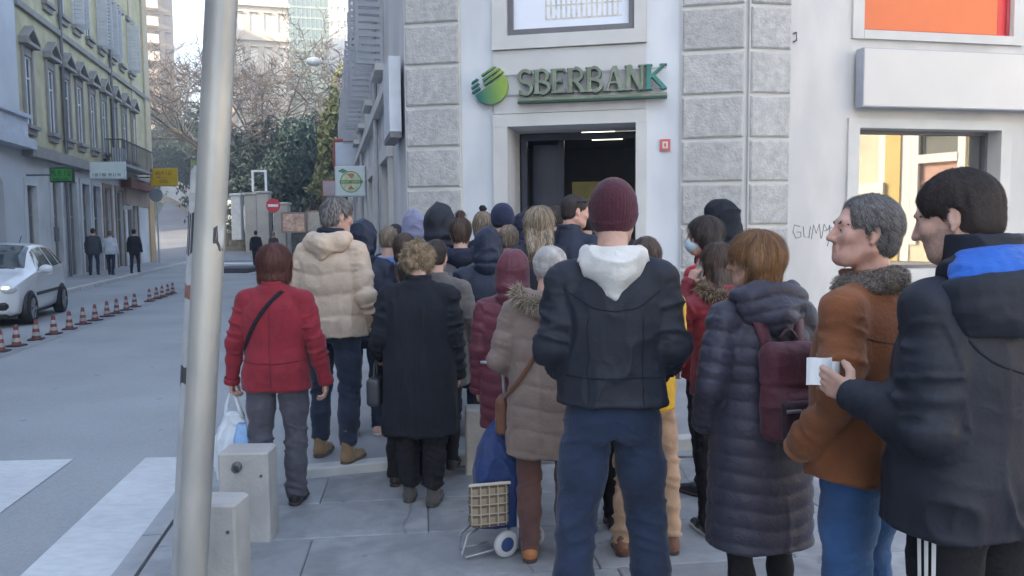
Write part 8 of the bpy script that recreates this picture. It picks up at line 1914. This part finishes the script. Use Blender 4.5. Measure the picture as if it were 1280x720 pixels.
person('doorway_hood', 'person in dark hood standing under the left door post behind the long blonde hair', 657, 7.7, -4, 1.76, dict(res=.016, trousers=tro(trs_blk), shoes=dict(mat=shoe_b), coat=dict(mat=navy, hem=.8), hood=dict(state='up', mat=navy)))
person('doorway_beanie', 'person in charcoal beanie at the right side of the doorway', 776, 8.4, 0, 1.80, dict(res=.016, hat=dict(mat=cloth('knit_charcoal', (.03, .03, .033))), trousers=tro(trs_blk), shoes=dict(mat=shoe_b), coat=dict(mat=blk, hem=.8)))
# walkers on the far pavement
GW = 'passers-by on the far pavement'
person('walker_dark', 'passer-by in dark grey hooded coat walking along the olive house', 121, 30.4, 12, 1.76, dict(res=.024, hres=.014, group=GW, w=1.1, hair=dict(style='short', mat=H_BLACK, n=60, sw=.01), trousers=tro(jean_n), shoes=dict(mat=shoe_b), coat=dict(mat=cloth('coat_slate', (.045, .050, .060)), hem=.75, loose=.04), stagger=.12), base=.09)
person('walker_white', 'passer-by in white jacket and dark trousers walking between two dark-clad walkers', 142, 30.4, 8, 1.66, dict(res=.024, hres=.014, group=GW, w=1.05, hair=dict(style='short', mat=H_GREY, n=60, sw=.01), trousers=tro(navy), shoes=dict(mat=shoe_b), coat=dict(mat=cloth('jacket_white', (.50, .53, .58)), hem=.82, loose=.04), stagger=-.12), base=.09)
person('walker_black', 'passer-by in all black clothes near the ochre corner pilaster', 172, 31.6, 10, 1.72, dict(res=.024, hres=.014, group=GW, hair=dict(style='short', mat=H_BLACK, n=60, sw=.01), trousers=tro(navy), shoes=dict(mat=shoe_b), coat=dict(mat=blk, hem=.72, loose=.03), stagger=.14), base=.09)
person('junction_dark', 'distant person in black at the junction below the no entry sign', 323, 37.5, 20, 1.74, dict(res=.026, hres=.015, group=GW, hair=dict(style='short', mat=H_BLACK, n=60, sw=.01), trousers=tro(trs_blk), shoes=dict(mat=shoe_b), coat=dict(mat=blk, hem=.75), stagger=.1), base=-.03)
person('junction_bright', 'distant person in a brown coat with light hair at the junction', 345, 39.0, 0, 1.66, dict(res=.026, hres=.015, group=GW, hair=dict(style='short', mat=H_BLOND, n=60, sw=.01), trousers=tro(trs_blk), shoes=dict(mat=shoe_b), coat=dict(mat=MATS['coat_brown'], hem=.75), stagger=.1), base=-.03)

# seams, hem stitching, back yokes
def seam(p, pts, name='seam', mat=None, width=.006, off=.0005): m_ = strap_mb(p, pts, width, off=off, thick=.0018, n=36); return m_.build(name, mat or blk, p['root'], smooth=True)
seam(p8, [(-.22, -.03, 1.0), (-.13, -.16, .995), (0, -.18, .99), (.13, -.16, .995), (.22, -.03, 1.0)], mat=cloth('seam_red', (.10, .010, .016)))
seam(p8, [(0, -.16, 1.42), (0, -.17, 1.2), (0, -.17, 1.0), (0, -.18, .83)], mat=MATS['seam_red'], width=.004)
seam(p4, [(-.17, -.08, 1.36), (-.08, -.16, 1.30), (0, -.16, 1.29), (.08, -.16, 1.30), (.17, -.08, 1.36)], width=.005)
for q in (-1, 1): seam(p4, [(q * .105, -.16, 1.27), (q * .11, -.17, 1.1), (q * .105, -.17, .96)], width=.004)
for q in (-1, 1): seam(p7, [(q * .07, -.16, 1.38), (q * .085, -.17, 1.1), (q * .10, -.17, .80), (q * .11, -.17, .52)], width=.004)
seam(p7, [(0, -.15, 1.44), (0, -.17, 1.2), (0, -.18, .8), (0, -.18, .5)], width=.004)
sm_ = cloth('seam_suede', (.10, .034, .013)); 
seam(p2, [(-.21, .02, 1.33), (-.15, -.12, 1.30), (0, -.17, 1.28), (.15, -.12, 1.30)], mat=sm_); seam(p2, [(0, -.17, 1.28), (0, -.18, 1.1), (0, -.18, .87)], mat=sm_, width=.005)
seam(p1, [(-.19, .0, 1.34), (-.13, -.14, 1.26), (0, -.19, 1.22), (.13, -.14, 1.26), (.2, 0, 1.34)], width=.007)

# ------------------------------------------------------------------ air
m_ = MB(); m_.box(-175, 125, -60, 425, -1.06, 82)
hz_o = m_.build('haze', None); hz_o.data.materials.clear()
mh = bpy.data.materials.new('air'); mh.use_nodes = True; nt = mh.node_tree; nt.nodes.remove(nt.nodes['Principled BSDF']); pv = nt.nodes.new('ShaderNodeVolumePrincipled')
pv.inputs['Color'].default_value = (.86, .92, 1.0, 1); pv.inputs['Density'].default_value = .0023; pv.inputs['Anisotropy'].default_value = .2
nt.links.new(pv.outputs[0], nt.nodes['Material Output'].inputs['Volume']); hz_o.data.materials.append(mh); hz_o['kind'] = 'stuff'
